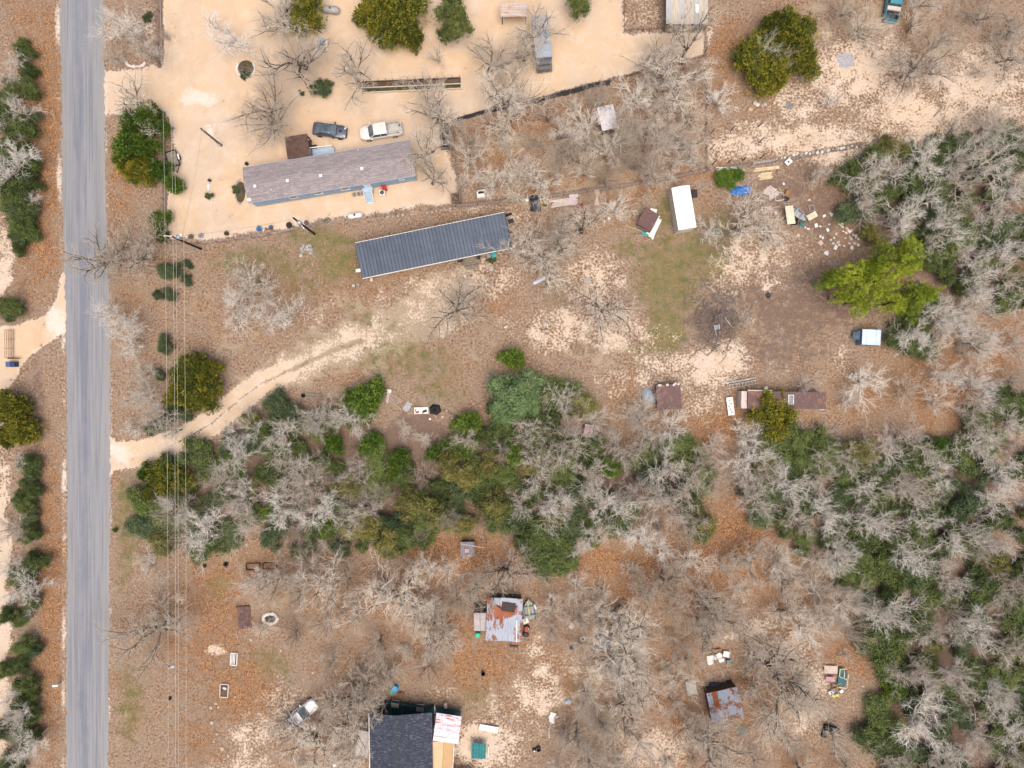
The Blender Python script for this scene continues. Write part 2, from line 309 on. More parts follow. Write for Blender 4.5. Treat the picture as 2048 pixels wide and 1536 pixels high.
FLINES = [([(912, 410), (1000, 403), (1080, 394), (1220, 375), (1340, 355), (1413, 339)], 9, 1.1), ([(1413, 339), (1500, 329), (1600, 313), (1720, 289)], 7, 1), ([(1409, 60), (1411, 150), (1412, 250), (1413, 340)], 6, .95), ([(905, 245), (907, 300), (917, 350), (921, 405)], 9, .8), ([(335, 487), (400, 487), (470, 479), (540, 469), (600, 457), (650, 444)], 5, .9), ([(320, -20), (321, 130)], 12, .9), ([(326, 225), (331, 400), (333, 480)], 7, .9), ([(905, 241), (1020, 210), (1110, 188), (1250, 153), (1410, 112)], 4, .9)]
def ground_attr(Xp, Yp):
    WX, WY = warp(Xp, Yp)
    ch = {k: np.zeros(Xp.shape) for k in 'sogdtc'}
    for ln in BL.replace('\n', ';').split(';'):
        q = ln.split(); k = q[0]; x, y, rx, ry, a, v = map(float, q[1:])
        if k == 's': rx *= 1.25; ry *= 1.25; v *= .9
        if k == 'o': rx *= 1.25; ry *= 1.25; v *= .92
        if k == 'g': v *= 1.22
        ca, sa = math.cos(R_(a)), math.sin(R_(a)); dx, dy = WX - x, -(WY - y)
        u = (dx * ca + dy * sa) / rx; t = (-dx * sa + dy * ca) / ry
        e = v * np.exp(-(u * u + t * t) ** 1.3 * .9)
        ch[k] = np.maximum(ch[k], e) if k != 's' else np.maximum(ch[k], e)
    sm = lambda d, s: np.clip(.5 + d / s, 0, 1)
    HX, HY = Xp * .55 + WX * .45, Yp * .55 + WY * .45; DX, DY = Xp * .8 + WX * .2, Yp * .8 + WY * .2
    yard = sm(inpoly_sd(HX, HY, YARD), 26)
    for k in 'ogdt': ch[k] *= (1 - yard)
    ch['s'] = np.maximum(ch['s'], yard * 1.05)
    dr = np.maximum(sm(line_sd(DX, DY, DRIVE, 58, 46), 20) * np.clip((725 - Xp) / 210, 0, 1) ** .8, sm(inpoly_sd(DX, DY, MOUTH), 10))
    wd = sm(inpoly_sd(HX, HY, WDRIVE), 12)
    # grass strip between the ruts
    strip = sm(line_sd(DX, DY, DRIVE, 4, 8), 7) * .95 * np.clip((Xp - 300) / 60, 0, 1)
    dr2 = sm(line_sd(HX, HY, DRIVE2, 64, 110), 70) * np.clip((1040 - Xp) / 330, 0, 1) * .64
    tb = sm(line_sd(HX, HY, DRIVE2, 70, 120), 50) * .8; ch['t'] = np.maximum(ch['t'], tb); ch['o'] *= 1 - tb * .8
    m = np.maximum.reduce([dr, wd, dr2]) 
    for k in 'ogd': ch[k] *= (1 - np.maximum(dr, wd))
    ch['c'] = np.maximum(ch['c'], dr * .5)
    ch['s'] = np.maximum(ch['s'], m) * (1 - strip * .66); ch['d'] = np.maximum(ch['d'], strip * .4)
    # pale gravel along both road edges
    rl = np.interp(Yp, [0, 384, 700, 1034, 1536], [121, 125, 133, 135, 132]); rr = np.interp(Yp, [0, 384, 700, 1034, 1536], [207, 212, 221, 220, 216])
    var = .5 + .5 * np.sin(Yp * .031) * np.sin(Yp * .011 + 1)
    e = np.exp(-((Xp - rr - 2) / 6.5) ** 2) * (.45 + .25 * np.sin(Yp * .05) * np.sin(Yp * .017 + 2)) + np.exp(-((Xp - rl + 6) / 10) ** 2) * (.25 + .55 * var)
    ch['c'] = np.maximum(ch['c'], e)
    for ln_ in ([(206, 180), (330, 188), (430, 205), (560, 235), (700, 292)], [(430, 190), (640, 215), (900, 200), (1240, 105)], [(700, 10), (960, 90), (1180, 60)], [(430, 205), (440, 330), (470, 440)]):
        for o_ in (-9, 9): ch['c'] = np.maximum(ch['c'], sm(line_sd(HX, HY, [(x_ + o_ * .5, y_ + o_) for x_, y_ in ln_], 7), 9) * .56 * yard)
    for ln_, w_, v in FLINES:      # leaf drift and weeds caught along the fences
        q = sm(line_sd(Xp + (WX - Xp) * .15, Yp + (WY - Yp) * .15, ln_, w_), 7) * v
        ch['d'] = np.maximum(ch['d'], q); ch['s'] *= (1 - q * .9); ch['o'] *= (1 - q * .6)
    return ch, yard, dr, wd
SEGX = np.concatenate([-np.geomspace(3500, 90, 22)[:-1], np.arange(-90, 90.01, .36), np.geomspace(90, 3500, 22)[1:]])
SEGY = np.concatenate([-np.geomspace(3500, 70, 22)[:-1], np.arange(-70, 70.01, .36), np.geomspace(70, 3500, 22)[1:]])
def gridmesh(name, gx, gy, z, keep=None, mat_=None):
    X, Y = np.meshgrid(gx, gy); nx, ny = len(gx), len(gy)
    V = np.stack([X.ravel(), Y.ravel(), np.full(X.size, z)], 1)
    i = np.arange((nx - 1) * (ny - 1)); a = (i // (nx - 1)) * nx + i % (nx - 1)
    F = np.stack([a, a + 1, a + 1 + nx, a + nx], 1)
    Xp = V[:, 0] * PXM + 1024; Yp = 768 - V[:, 1] * PXM
    ch, yard, dr, wd = ground_attr(Xp, Yp)
    if keep is not None:
        k = keep(Xp, Yp, yard, dr, wd)
        F = F[k[F].all(1)]; used = np.unique(F); re = np.zeros(len(V), int); re[used] = np.arange(len(used))
        V = V[used]; F = re[F]; ch = {q: v[used] for q, v in ch.items()}
    me = npmesh(name, V, F, [mat_])
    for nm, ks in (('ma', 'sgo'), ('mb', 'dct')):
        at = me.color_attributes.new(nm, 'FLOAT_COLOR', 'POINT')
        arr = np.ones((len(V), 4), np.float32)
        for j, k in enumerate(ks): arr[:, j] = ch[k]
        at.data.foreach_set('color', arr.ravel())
    return me
def npmesh(name, V, F, mats, smooth=False, tint=None, fmat=None):
    me = bpy.data.meshes.new(name); V = np.asarray(V, np.float32); F = np.asarray(F, np.int32); nv = F.shape[1]
    me.vertices.add(len(V)); me.vertices.foreach_set('co', V.ravel())
    me.loops.add(F.size); me.loops.foreach_set('vertex_index', F.ravel())
    me.polygons.add(len(F)); me.polygons.foreach_set('loop_start', np.arange(0, F.size, nv, dtype=np.int32))
    try: me.polygons.foreach_set('loop_total', np.full(len(F), nv, np.int32))
    except Exception: pass
    for m in mats: me.materials.append(m)
    if fmat is not None: me.polygons.foreach_set('material_index', np.asarray(fmat, np.int32))
    me.polygons.foreach_set('use_smooth', np.full(len(F), smooth))
    me.update(calc_edges=True)
    if tint is not None:
        a = me.attributes.new('tint', 'FLOAT', 'POINT'); a.data.foreach_set('value', np.asarray(tint, np.float32))
    return me
def ground_material():
    m, n, l, b = nt('ground_surface', .97, 0, .1)
    g = n.new('ShaderNodeNewGeometry'); P = g.outputs['Position']
    def at(nm):
        a = n.new('ShaderNodeAttribute'); a.attribute_name = nm
        s = n.new('ShaderNodeSeparateColor'); l.new(a.outputs['Color'], s.inputs[0]); return s.outputs
    A = at('ma'); Bm = at('mb')
    M_ = lambda a, k: math_(n, l, 'MULTIPLY', a, k)
    n0 = noise(n, l, P, .10, 5, .62, .4); n1 = noise(n, l, P, .45, 9, .70, .4); n1b = noise(n, l, P, .85, 9, .75, .2); n2 = noise(n, l, P, 3.0, 8, .8); n3 = noise(n, l, P, 9, 5, .8)
    n4 = noise(n, l, P, .22, 8, .72, .8)
    vz = n.new('ShaderNodeTexVoronoi'); vz.inputs['Scale'].default_value = 8.0; l.new(P, vz.inputs['Vector'])
    vs_ = n.new('ShaderNodeSeparateColor'); l.new(vz.outputs['Color'], vs_.inputs[0]); vr = vs_.outputs[0]
    vt = n.new('ShaderNodeTexVoronoi'); vt.inputs['Scale'].default_value = .85; vt.inputs['Randomness'].default_value = 1; l.new(P, vt.inputs['Vector'])
    def layer(mask, ns, k=1.6, lo=.44, hi=.56):
        x = math_(n, l, 'ADD', mask, M_(math_(n, l, 'SUBTRACT', ns, .5), k))
        return sstep(n, l, x, lo, hi)
    fine = math_(n, l, 'ADD', M_(n2, .62), M_(n1, .38))
    fine2 = math_(n, l, 'ADD', M_(n2, .5), M_(n1b, .5))
    sp = sstep(n, l, n3, .36, .64); sp2 = sstep(n, l, n2, .38, .62)
    base = mix(n, l, sp2, (.12, .075, .049), (.405, .285, .20))
    base = mix(n, l, M_(sstep(n, l, n1, .44, .6), .75), base, mix(n, l, sp, (.165, .115, .08), (.38, .285, .205)))
    base = mix(n, l, M_(sstep(n, l, n4, .5, .66), .7), base, mix(n, l, sp2, (.17, .13, .10), (.36, .29, .23)))      # greyer soil
    base = mix(n, l, M_(sstep(n, l, n0, .52, .64), .6), base, mix(n, l, sp2, (.14, .082, .045), (.38, .235, .13)))      # leafier soil
    straw = mix(n, l, sp, (.24, .185, .125), (.47, .375, .27))
    c = mix(n, l, M_(layer(Bm[2], n1, 1.8, .35, .62), .85), base, straw)
    gr = mix(n, l, sp, (.095, .082, .03), (.29, .225, .11))
    gr = mix(n, l, sstep(n, l, n1b, .46, .62), gr, mix(n, l, sp, (.06, .08, .02), (.17, .175, .06)))
    c = mix(n, l, M_(layer(A[1], fine2, 2.0, .36, .62), .85), c, gr)
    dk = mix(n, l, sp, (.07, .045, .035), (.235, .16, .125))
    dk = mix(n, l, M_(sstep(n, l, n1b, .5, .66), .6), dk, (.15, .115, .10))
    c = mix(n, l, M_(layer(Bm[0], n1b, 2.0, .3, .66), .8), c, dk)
    lf = mix(n, l, sstep(n, l, vr, .1, .95), (.12, .055, .027), (.46, .24, .11))
    lf = mix(n, l, M_(sstep(n, l, n1, .42, .64), .7), lf, mix(n, l, sp, (.12, .07, .042), (.34, .205, .125)))
    c = mix(n, l, M_(layer(A[2], fine2, 2.1, .34, .56), .9), c, lf)
    sd = mix(n, l, sstep(n, l, n0, .35, .65), (.61, .435, .28), (.56, .44, .33))
    sd = mix(n, l, M_(sstep(n, l, n1, .45, .7), .5), sd, (.68, .57, .46))
    sd = mix(n, l, M_(sstep(n, l, n4, .46, .68), .5), sd, (.49, .345, .225))
    sd = mix(n, l, M_(sp, .16), sd, (.42, .30, .21))
    sd = mix(n, l, M_(sstep(n, l, A[0], 1.0, .75), .42), sd, mix(n, l, sp2, (.50, .41, .335), (.66, .56, .47)))
    c = mix(n, l, layer(A[0], fine, 2.5, .46, .62), c, sd)
    # scattered tufts and droppings of leaves on open sand
    d_ = sstep(n, l, math_(n, l, 'ADD', vt.outputs['Distance'], M_(math_(n, l, 'SUBTRACT', n2, .5), .9)), .19, .12)
    tu = M_(d_, sstep(n, l, n4, .5, .6)); tu = M_(tu, math_(n, l, 'GREATER_THAN', A[0], .3))
    tu = M_(tu, sstep(n, l, A[0], 1.10, 1.0))
    c = mix(n, l, M_(tu, .8), c, mix(n, l, sp, (.12, .08, .05), (.26, .19, .12)))
    cl = mix(n, l, sp, (.52, .45, .38), (.76, .70, .62))
    c = mix(n, l, M_(layer(Bm[1], fine2, 2.0, .46, .8), .85), c, cl)
    l.new(c, b.inputs['Base Color'])
    bp = n.new('ShaderNodeBump'); bp.inputs['Strength'].default_value = .7; bp.inputs['Distance'].default_value = .08
    l.new(fine2, bp.inputs['Height']); l.new(bp.outputs[0], b.inputs['Normal'])
    return m
GM = ground_material()
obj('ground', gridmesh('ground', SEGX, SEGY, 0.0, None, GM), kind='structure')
obj('sandy_yard', gridmesh('sandy_yard', np.arange(-60, 32, .3), np.arange(18, 72, .3), .004, lambda X, Y, y, d, wd: y > .6, GM), kind='structure')
obj('dirt_driveway', gridmesh('dirt_driveway', np.arange(-58.0, -28, .2), np.arange(-16, 6, .2), .004, lambda X, Y, y, d, wd: d > .55, GM), kind='structure')
obj('sandy_side_drive', gridmesh('sandy_side_drive', np.arange(-77, -62, .2), np.arange(-3, 18, .2), .004, lambda X, Y, y, d, wd: wd > .55, GM), kind='structure')
# ---------------------------------------------------------------- road
def road():
    m, n, l, b = nt('asphalt', .93, 0, .2)
    g = n.new('ShaderNodeNewGeometry')
    mp = n.new('ShaderNodeMapping'); l.new(g.outputs['Position'], mp.inputs[0]); mp.inputs['Scale'].default_value = (1, .02, 1)
    s1 = noise(n, l, mp.outputs[0], 3.2, 6, .7); s0 = noise(n, l, mp.outputs[0], .75, 3, .5)
    mp2 = n.new('ShaderNodeMapping'); l.new(g.outputs['Position'], mp2.inputs[0]); mp2.inputs['Scale'].default_value = (1, .25, 1)
    s2 = noise(n, l, mp2.outputs[0], .5, 4, .6); s3 = noise(n, l, g.outputs['Position'], 9, 4, .8)
    c = mix(n, l, sstep(n, l, s1, .38, .66), (.265, .265, .275), (.18, .185, .205))
    a = n.new('ShaderNodeAttribute'); a.attribute_name = 'tint'
    f = math_(n, l, 'ADD', a.outputs['Fac'], math_(n, l, 'MULTIPLY', math_(n, l, 'SUBTRACT', s2, .5), 1.2))
    c = mix(n, l, math_(n, l, 'MULTIPLY', sstep(n, l, f, .3, .9), .62), c, (.135, .15, .20))
    c = mix(n, l, math_(n, l, 'MULTIPLY', sstep(n, l, s3, .5, .75), .3), c, (.40, .385, .36))
    e = n.new('ShaderNodeAttribute'); e.attribute_name = 'edge'
    c = mix(n, l, math_(n, l, 'MULTIPLY', e.outputs['Fac'], .55), c, (.33, .305, .265))
    l.new(c, b.inputs['Base Color'])
    ys = np.arange(-2000, 2000.1, 25).tolist() + np.arange(-62, 62, .4).tolist(); ys = sorted(set(round(y, 2) for y in ys))
    V = []; tint = []; edge = []
    r_ = random.Random(3)
    for y in ys:
        py = min(max(768 - y * PXM, 0), 1536)
        xl = (np.interp(py, [0, 384, 700, 1034, 1536], [121, 125, 133, 135, 132]) - 1024) / PXM + r_.uniform(-.17, .17)
        xr = (np.interp(py, [0, 384, 700, 1034, 1536], [207, 212, 221, 220, 216]) - 1024) / PXM + r_.uniform(-.17, .17)
        for k in range(13):
            t = k / 12; V.append((xl + (xr - xl) * t, y, .008 + .05 * math.sin(math.pi * t)))
            tint.append(math.exp(-((t - .42) / .16) ** 2) * .7 + math.exp(-((t - .75) / .1) ** 2) * .25); edge.append(max(0, (t - .78) / .22) * .7 + max(0, (.12 - t) / .12) * .5)
    F = [(i * 13 + k, i * 13 + k + 1, (i + 1) * 13 + k + 1, (i + 1) * 13 + k) for i in range(len(ys) - 1) for k in range(12)]
    me = npmesh('road', V, F, [m], True, tint)
    at = me.attributes.new('edge', 'FLOAT', 'POINT'); at.data.foreach_set('value', np.array(edge, np.float32))
    obj('road', me, kind='structure')
road()
# ================================================================ TREES
def nrm(a): return a / (np.linalg.norm(a, axis=-1, keepdims=True) + 1e-9)
def grow(rg, P, D, L, R0, n, wig, up, taper=.75):
    N = len(P); pts = np.zeros((N, n + 1, 3)); pts[:, 0] = P; p = P.copy(); d = D.copy(); dirs = np.zeros((N, n + 1, 3)); dirs[:, 0] = d
    for i in range(n):
        d = d + rg.normal(0, wig, d.shape); d[:, 2] += up; d = nrm(d)
        p = p + d * (L / n)[:, None]; p[:, 2] = np.maximum(p[:, 2], .15); pts[:, i + 1] = p; dirs[:, i + 1] = d
    rad = R0[:, None] * (1 - taper * np.linspace(0, 1, n + 1)[None, :] ** .9)
    return pts, dirs, rad
def kids(rg, pts, dirs, rad, L, K_, ratio, ang, t0, rr, flat=.0):
    N, n1, _ = pts.shape; n = n1 - 1
    t = np.linspace(t0, 1, K_)[None, :] + rg.uniform(-.06, .06, (N, K_)); t = np.clip(t, 0, .999).ravel()
    idx = np.repeat(np.arange(N), K_); i = (t * n).astype(int); f = (t * n - i)[:, None]
    P = pts[idx, i] * (1 - f) + pts[idx, i + 1] * f; D = dirs[idx, i + 1]
    q = rg.normal(0, 1, D.shape); q[:, 2] = q[:, 2] * (1 - flat) + .12; q = nrm(q - (q * D).sum(1, keepdims=True) * D)
    a = np.radians(rg.normal(ang, 12, len(t)))[:, None]
    a[np.arange(K_ - 1, len(t), K_)] *= .35
    D2 = nrm(D * np.cos(a) + q * np.sin(a))
    r = (rad[idx, i] * (1 - f[:, 0]) + rad[idx, i + 1] * f[:, 0])
    return P, D2, L[idx] * ratio * rg.uniform(.7, 1.3, len(t)) * (1.15 - .4 * t), np.minimum(r * .8, rr * rg.uniform(.8, 1.2, len(t)))
def tubes(pts, dirs, rad, s):
    N, n1, _ = pts.shape
    ref = np.zeros_like(dirs); ref[..., 2] = 1; ref[np.abs(dirs[..., 2]) > .9] = (1, 0, 0)
    u = nrm(np.cross(dirs, ref)); v = np.cross(dirs, u); V = []
    for k in range(s):
        a = 2 * math.pi * k / s; V.append(pts + (u * math.cos(a) + v * math.sin(a)) * rad[..., None])
    V = np.stack(V, 2).reshape(-1, 3)
    b = (np.arange(N)[:, None] * n1 + np.arange(n1 - 1)[None]).ravel() * s
    F = np.concatenate([np.stack([b + k, b + (k + 1) % s, b + s + (k + 1) % s, b + s + k], 1) for k in range(s)])
    return V, F
def merge(L):
    V = []; F = []; k = 0
    for v, f in L: V.append(v); F.append(f + k); k += len(v)
    return np.concatenate(V), np.concatenate(F)
def barkmat(name, c1, c2):
    if name in MATS: return MATS[name]
    m, n, l, b = nt(name, .9, 0, .15)
    oi = n.new('ShaderNodeObjectInfo'); f = noise(n, l, coords(n, l, 'Object'), 1.3, 5, .7)
    f = math_(n, l, 'ADD', f, math_(n, l, 'MULTIPLY', math_(n, l, 'SUBTRACT', oi.outputs['Random'], .5), .6))
    l.new(mix(n, l, sstep(n, l, f, .35, .65), c2, c1), b.inputs['Base Color']); MATS[name] = m; return m
tw_pale = barkmat('lichen_twigs', (.88, .82, .73), (.62, .54, .45))
tw_grey = barkmat('grey_twigs', (.82, .72, .60), (.54, .455, .365))
tw_brown = barkmat('brown_twigs', (.55, .44, .35), (.38, .29, .225))
bk_dark = barkmat('dark_bark', (.17, .145, .12), (.075, .062, .052))
bk_mid = barkmat('grey_bark', (.29, .25, .21), (.15, .125, .105))
bk_pale = barkmat('pale_bark', (.46, .405, .35), (.27, .23, .195))
def bare(seed, style):
    rg = np.random.default_rng(seed); one = lambda *a: np.array([a], float)
    cro = []; tr = []
    if style == 'oak':      # short trunk, crooked spreading limbs
        p0, d0, r0 = grow(rg, one(0, 0, -.1), nrm(one(rg.normal(0, .12), rg.normal(0, .12), 1)), np.array([2.4]), np.array([.2]), 4, .08, .02, .25)
        tr.append(tubes(p0, d0, r0, 7)); nl = rg.integers(5, 8); a0 = rg.uniform(0, 6.28)
        az_ = a0 + np.arange(nl) * 6.28 / nl + rg.normal(0, .3, nl); ev = np.radians(rg.uniform(18, 62, nl)); ev[0] = 1.35
        D = np.stack([np.cos(az_) * np.cos(ev), np.sin(az_) * np.cos(ev), np.sin(ev)], 1)
        P = p0[0, 3 + (np.arange(nl) % 2)]; L = rg.uniform(3.0, 4.6, nl) * np.where(ev > 1, .8, 1)
        p1, d1, r1 = grow(rg, P, D, L, rg.uniform(.09, .13, nl), 8, .17, .04); cfg = [(6, .52, 42, .22, .055, 6, .2, .03), (6, .55, 44, .15, .034, 5, .22, .03), (5, .55, 44, .15, .025, 3, .2, .03), (3, .6, 42, .3, .0165, 2, .18, .02)]
    elif style == 'fan':    # upright fan of straight fine branches
        p0, d0, r0 = grow(rg, one(0, 0, -.1), nrm(one(rg.normal(0, .15), rg.normal(0, .15), 1)), np.array([2.2]), np.array([.15]), 4, .05, .02, .25)
        tr.append(tubes(p0, d0, r0, 7)); nl = 8; az_ = np.arange(nl) * 6.28 / nl + rg.normal(0, .3, nl); ev = np.radians(rg.uniform(35, 72, nl))
        D = np.stack([np.cos(az_) * np.cos(ev), np.sin(az_) * np.cos(ev), np.sin(ev)], 1)
        p1, d1, r1 = grow(rg, p0[0, 2 + (np.arange(nl) % 3)], D, rg.uniform(3.5, 5.2, nl), rg.uniform(.06, .08, nl), 7, .07, .0); cfg = [(7, .42, 30, .15, .035, 5, .07, .02), (5, .5, 32, .15, .026, 3, .1, .02), (5, .55, 34, .2, .017, 3, .12, .02), (3, .6, 34, .4, .0145, 2, .12, .02)]
    else:                   # many stems from the ground
        nl = 16; az_ = rg.uniform(0, 6.28, nl); ev = np.radians(rg.uniform(25, 85, nl))
        D = np.stack([np.cos(az_) * np.cos(ev), np.sin(az_) * np.cos(ev), np.sin(ev)], 1)
        P = np.stack([rg.normal(0, .25, nl), rg.normal(0, .25, nl), np.full(nl, -.05)], 1)
        p1, d1, r1 = grow(rg, P, D, rg.uniform(2.0, 3.6, nl), rg.uniform(.025, .045, nl), 6, .1, .03); cfg = [(6, .45, 38, .2, .022, 4, .14, .03), (5, .5, 40, .2, .0165, 3, .16, .03), (4, .6, 40, .2, .013, 2, .16, .02)]
    tr.append(tubes(p1, d1, r1, 5 if style != 'shrub' else 4)); lv = (p1, d1, r1); L = np.linalg.norm(np.diff(p1, axis=1), axis=2).sum(1)
    for j, (K_, ratio, ang, t0, rr, n, wig, up) in enumerate(cfg):
        P, D, L, R0 = kids(rg, *lv, L, K_, ratio, ang, t0, rr, .2)
        lv = grow(rg, P, D, L, R0, n, wig, up, .6)
        (tr if j == 0 and style == 'oak' else cro).append(tubes(*lv, 4 if j == 0 else 3))
    tv, tf = merge(tr); cv, cf = merge(cro)
    r = float(np.percentile(np.hypot(cv[:, 0] - cv[:, 0].mean(), cv[:, 1] - cv[:, 1].mean()), 91))
    return dict(t=(tv, tf), c=(cv, cf), R=r, cx=float(cv[:, 0].mean()), cy=float(cv[:, 1].mean()), cz=float(cv[:, 2].mean()), top=float(cv[:, 2].max()))
def make_bare(seed, style, tm, cm):
    d = bare(seed, style)
    d['tm'] = npmesh('trunk', *d['t'], [tm], True); d['cm'] = npmesh('crown', *d['c'], [cm], True); d.pop('t'); d.pop('c'); return d
def remat(d, tm, cm):
    e = dict(d); e['ot'] = tm; e['oc'] = cm; return e
OAKP = [make_bare(s, 'oak', bk_pale, tw_pale) for s in (11, 12, 13, 14, 15)]
FANP = [make_bare(s, 'fan', bk_pale, tw_pale) for s in (21, 22, 23)]
SHR = [make_bare(s, 'shrub', bk_mid, tw_grey) for s in (31, 32, 33)]
DARKO = [remat(OAKP[i], bk_dark, tw_grey) for i in (0, 1, 2, 3, 4)]
GREYO = [remat(OAKP[i], bk_mid, tw_grey) for i in (4, 2, 0, 3)]
BROWNF = [remat(FANP[i], bk_mid, tw_brown) for i in (0, 1, 2)]
GREYF = [remat(FANP[i], bk_mid, tw_grey) for i in (0, 1, 2)]
PSHR = [remat(SHR[i], bk_pale, tw_pale) for i in (0, 1, 2)]
BSHR = [remat(SHR[i], bk_dark, tw_brown) for i in (0, 1, 2)]
# leafy crowns ----------------------------------------------------
def leafy(seed, lobes, ncl, per, size, mats, kind, trunk_h):
    rg = np.random.default_rng(seed); lob = np.array(lobes, float)
    area = lob[:, 3] * lob[:, 4] + lob[:, 3] * lob[:, 5]; pr = area / area.sum()
    li = rg.choice(len(lob), ncl, p=pr); d = nrm(rg.normal(0, 1, (ncl, 3)) + np.array([0, 0, .45]))
    rad = np.clip(rg.normal(.92, .2, ncl), .5, 1.5)[:, None]; cc = lob[li, :3] + d * lob[li, 3:] * rad
    out_ = nrm(d / lob[li, 3:]); ti = rg.uniform(0, 1, ncl)
    idx = np.repeat(np.arange(ncl), per); N = len(idx)
    s = size * rg.uniform(.6, 1.35, N)
    if kind == 'spray':      # juniper: narrow upright plumes
        P = cc[idx] + rg.normal(0, .17, (N, 3)); ax = nrm(out_[idx] * .8 + rg.normal(0, .55, (N, 3)) + np.array([0, 0, .35])); Ln, Wd = s, s * .34
    elif kind == 'tuft':     # pine: star of needles round a twig end
        P = cc[idx] + rg.normal(0, .03, (N, 3)); ax = nrm(rg.normal(0, 1, (N, 3)) + out_[idx] * .5 + np.array([0, 0, .35])); Ln, Wd = s, s * .13
    else:                    # broadleaf
        P = cc[idx] + rg.normal(0, .22, (N, 3)); ax = nrm(rg.normal(0, 1, (N, 3))); Ln, Wd = s, s * .62
    q = rg.normal(0, 1, (N, 3)) + (0 if kind == 'tuft' else 1) * np.array([0, 0, .0]); sd = nrm(np.cross(ax, nrm(q + out_[idx] * .0)))
    if kind == 'leaf':       # leaves mostly face outwards and up
        nn = nrm(out_[idx] * .9 + rg.normal(0, .6, (N, 3)) + np.array([0, 0, .5])); ax = nrm(np.cross(nn, ax)); sd = np.cross(nn, ax)
    V = np.stack([P, P + ax * (Ln * .5)[:, None] + sd * (Wd * .5)[:, None], P + ax * Ln[:, None], P + ax * (Ln * .5)[:, None] - sd * (Wd * .5)[:, None]], 1).reshape(-1, 3)
    V[:, 2] = np.maximum(V[:, 2], .03)
    F = np.arange(4 * N).reshape(N, 4)
    tint = np.repeat(np.clip(ti[idx] * .75 + rg.uniform(-.1, .35, N), 0, 1), 4)
    fm = np.zeros(len(F), int)
    # inner hulls stop see-through; their darkest tint paints shade inside the crown
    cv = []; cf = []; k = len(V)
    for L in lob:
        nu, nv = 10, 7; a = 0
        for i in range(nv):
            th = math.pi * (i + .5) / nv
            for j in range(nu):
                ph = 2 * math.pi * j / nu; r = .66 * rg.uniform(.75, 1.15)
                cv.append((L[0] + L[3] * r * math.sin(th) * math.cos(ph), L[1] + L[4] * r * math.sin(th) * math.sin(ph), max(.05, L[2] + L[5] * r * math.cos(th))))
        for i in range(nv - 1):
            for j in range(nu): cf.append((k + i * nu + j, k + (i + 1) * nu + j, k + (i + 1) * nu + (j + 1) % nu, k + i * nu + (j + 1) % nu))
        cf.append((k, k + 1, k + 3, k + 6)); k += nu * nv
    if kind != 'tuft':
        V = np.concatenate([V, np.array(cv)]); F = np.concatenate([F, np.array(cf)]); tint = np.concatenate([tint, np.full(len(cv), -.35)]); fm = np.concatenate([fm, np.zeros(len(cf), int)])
    cm = npmesh('crown', V, F, [mats[0]], False, tint, fm)
    T = []; one = lambda *a: np.array([a], float)
    p0, d0, r0 = grow(rg, one(0, 0, -.1), one(0, 0, 1.), np.array([max(trunk_h, .6)]), np.array([.05 + .05 * trunk_h]), 4, .05, 0, .3); T.append(tubes(p0, d0, r0, 7))
    E = cc[rg.choice(ncl, min(26, ncl))] * .93; S = np.repeat(p0[0, 2:3], len(E), 0) + np.array([0, 0, 1]) * rg.uniform(-.2, .5, (len(E), 1)) * trunk_h * .5
    t = np.linspace(0, 1, 6)[None, :, None]; pts = S[:, None] * (1 - t) + E[:, None] * t + rg.normal(0, .07, (len(E), 6, 3)) * (t * (1 - t) * 4)
    dr = nrm(np.gradient(pts, axis=1)); T.append(tubes(pts, dr, np.linspace(.055, .014, 6)[None].repeat(len(E), 0), 4))
    tv, tf = merge(T); tm = npmesh('trunk', tv, tf, [bk_mid], True)
    R = float(np.percentile(np.hypot(V[:, 0], V[:, 1]), 96))
    return dict(tm=tm, cm=cm, R=R, cx=0., cy=0., cz=float((lob[:, 2]).mean()), top=float((lob[:, 2] + lob[:, 5]).max()))
def lobes(seed, n, R, z, rz, s=.55):
    r = random.Random(seed); L = [(r.uniform(-.1, .1) * R, r.uniform(-.1, .1) * R, z, R * .5, R * .46, rz)]
    for i in range(int(n * 1.6)):
        a = 6.28 * i / n + r.uniform(-.6, .6); d = R * r.uniform(.3, .8); q = R * r.uniform(.2, .42)
        L.append((math.cos(a) * d, math.sin(a) * d, z * r.uniform(.6, 1.1), q * r.uniform(.8, 1.2), q * r.uniform(.8, 1.2), rz * r.uniform(.35, .8)))
    return L
lm_jun = leafmat('juniper_foliage', (.06, .082, .014), (.30, .265, .028))
lm_jug = leafmat('green_juniper_foliage', (.045, .095, .014), (.16, .23, .028))
lm_yau = leafmat('yaupon_foliage', (.035, .055, .016), (.15, .185, .05))
lm_oak = leafmat('live_oak_foliage', (.09, .15, .055), (.21, .29, .12))
lm_oli = leafmat('olive_foliage', (.10, .10, .03), (.29, .26, .075))
lm_pin = leafmat('pine_needles', (.15, .22, .02), (.50, .56, .055))
lm_blu = leafmat('blue_green_foliage', (.034, .058, .024), (.125, .16, .068))
JUN = [leafy(41 + i, lobes(i, 6, 3.6, 2.9, 2.4), 620, 16, .42, [lm_jun], 'spray', 2.4) for i in range(3)]
JUG = [leafy(51 + i, lobes(9 + i, 5, 2.6, 2.2, 2.0), 420, 16, .36, [lm_jug], 'spray', 1.8) for i in range(2)]
YAU = [leafy(61 + i, lobes(20 + i, 6, 2.8, 1.9, 1.3), 420, 20, .19, [lm_yau], 'leaf', 1.5) for i in range(3)]
LOK = [leafy(71 + i, lobes(30 + i, 7, 3.8, 4.0, 2.2), 800, 18, .24, [lm_oak], 'leaf', 3.0) for i in range(2)]
def swap(d, m_): 
    e = dict(d); e['oc'] = m_; return e
OLI = [swap(YAU[0], lm_oli), swap(YAU[2], lm_oli)]; BLU = [swap(YAU[1], lm_blu), swap(YAU[2], lm_blu)]
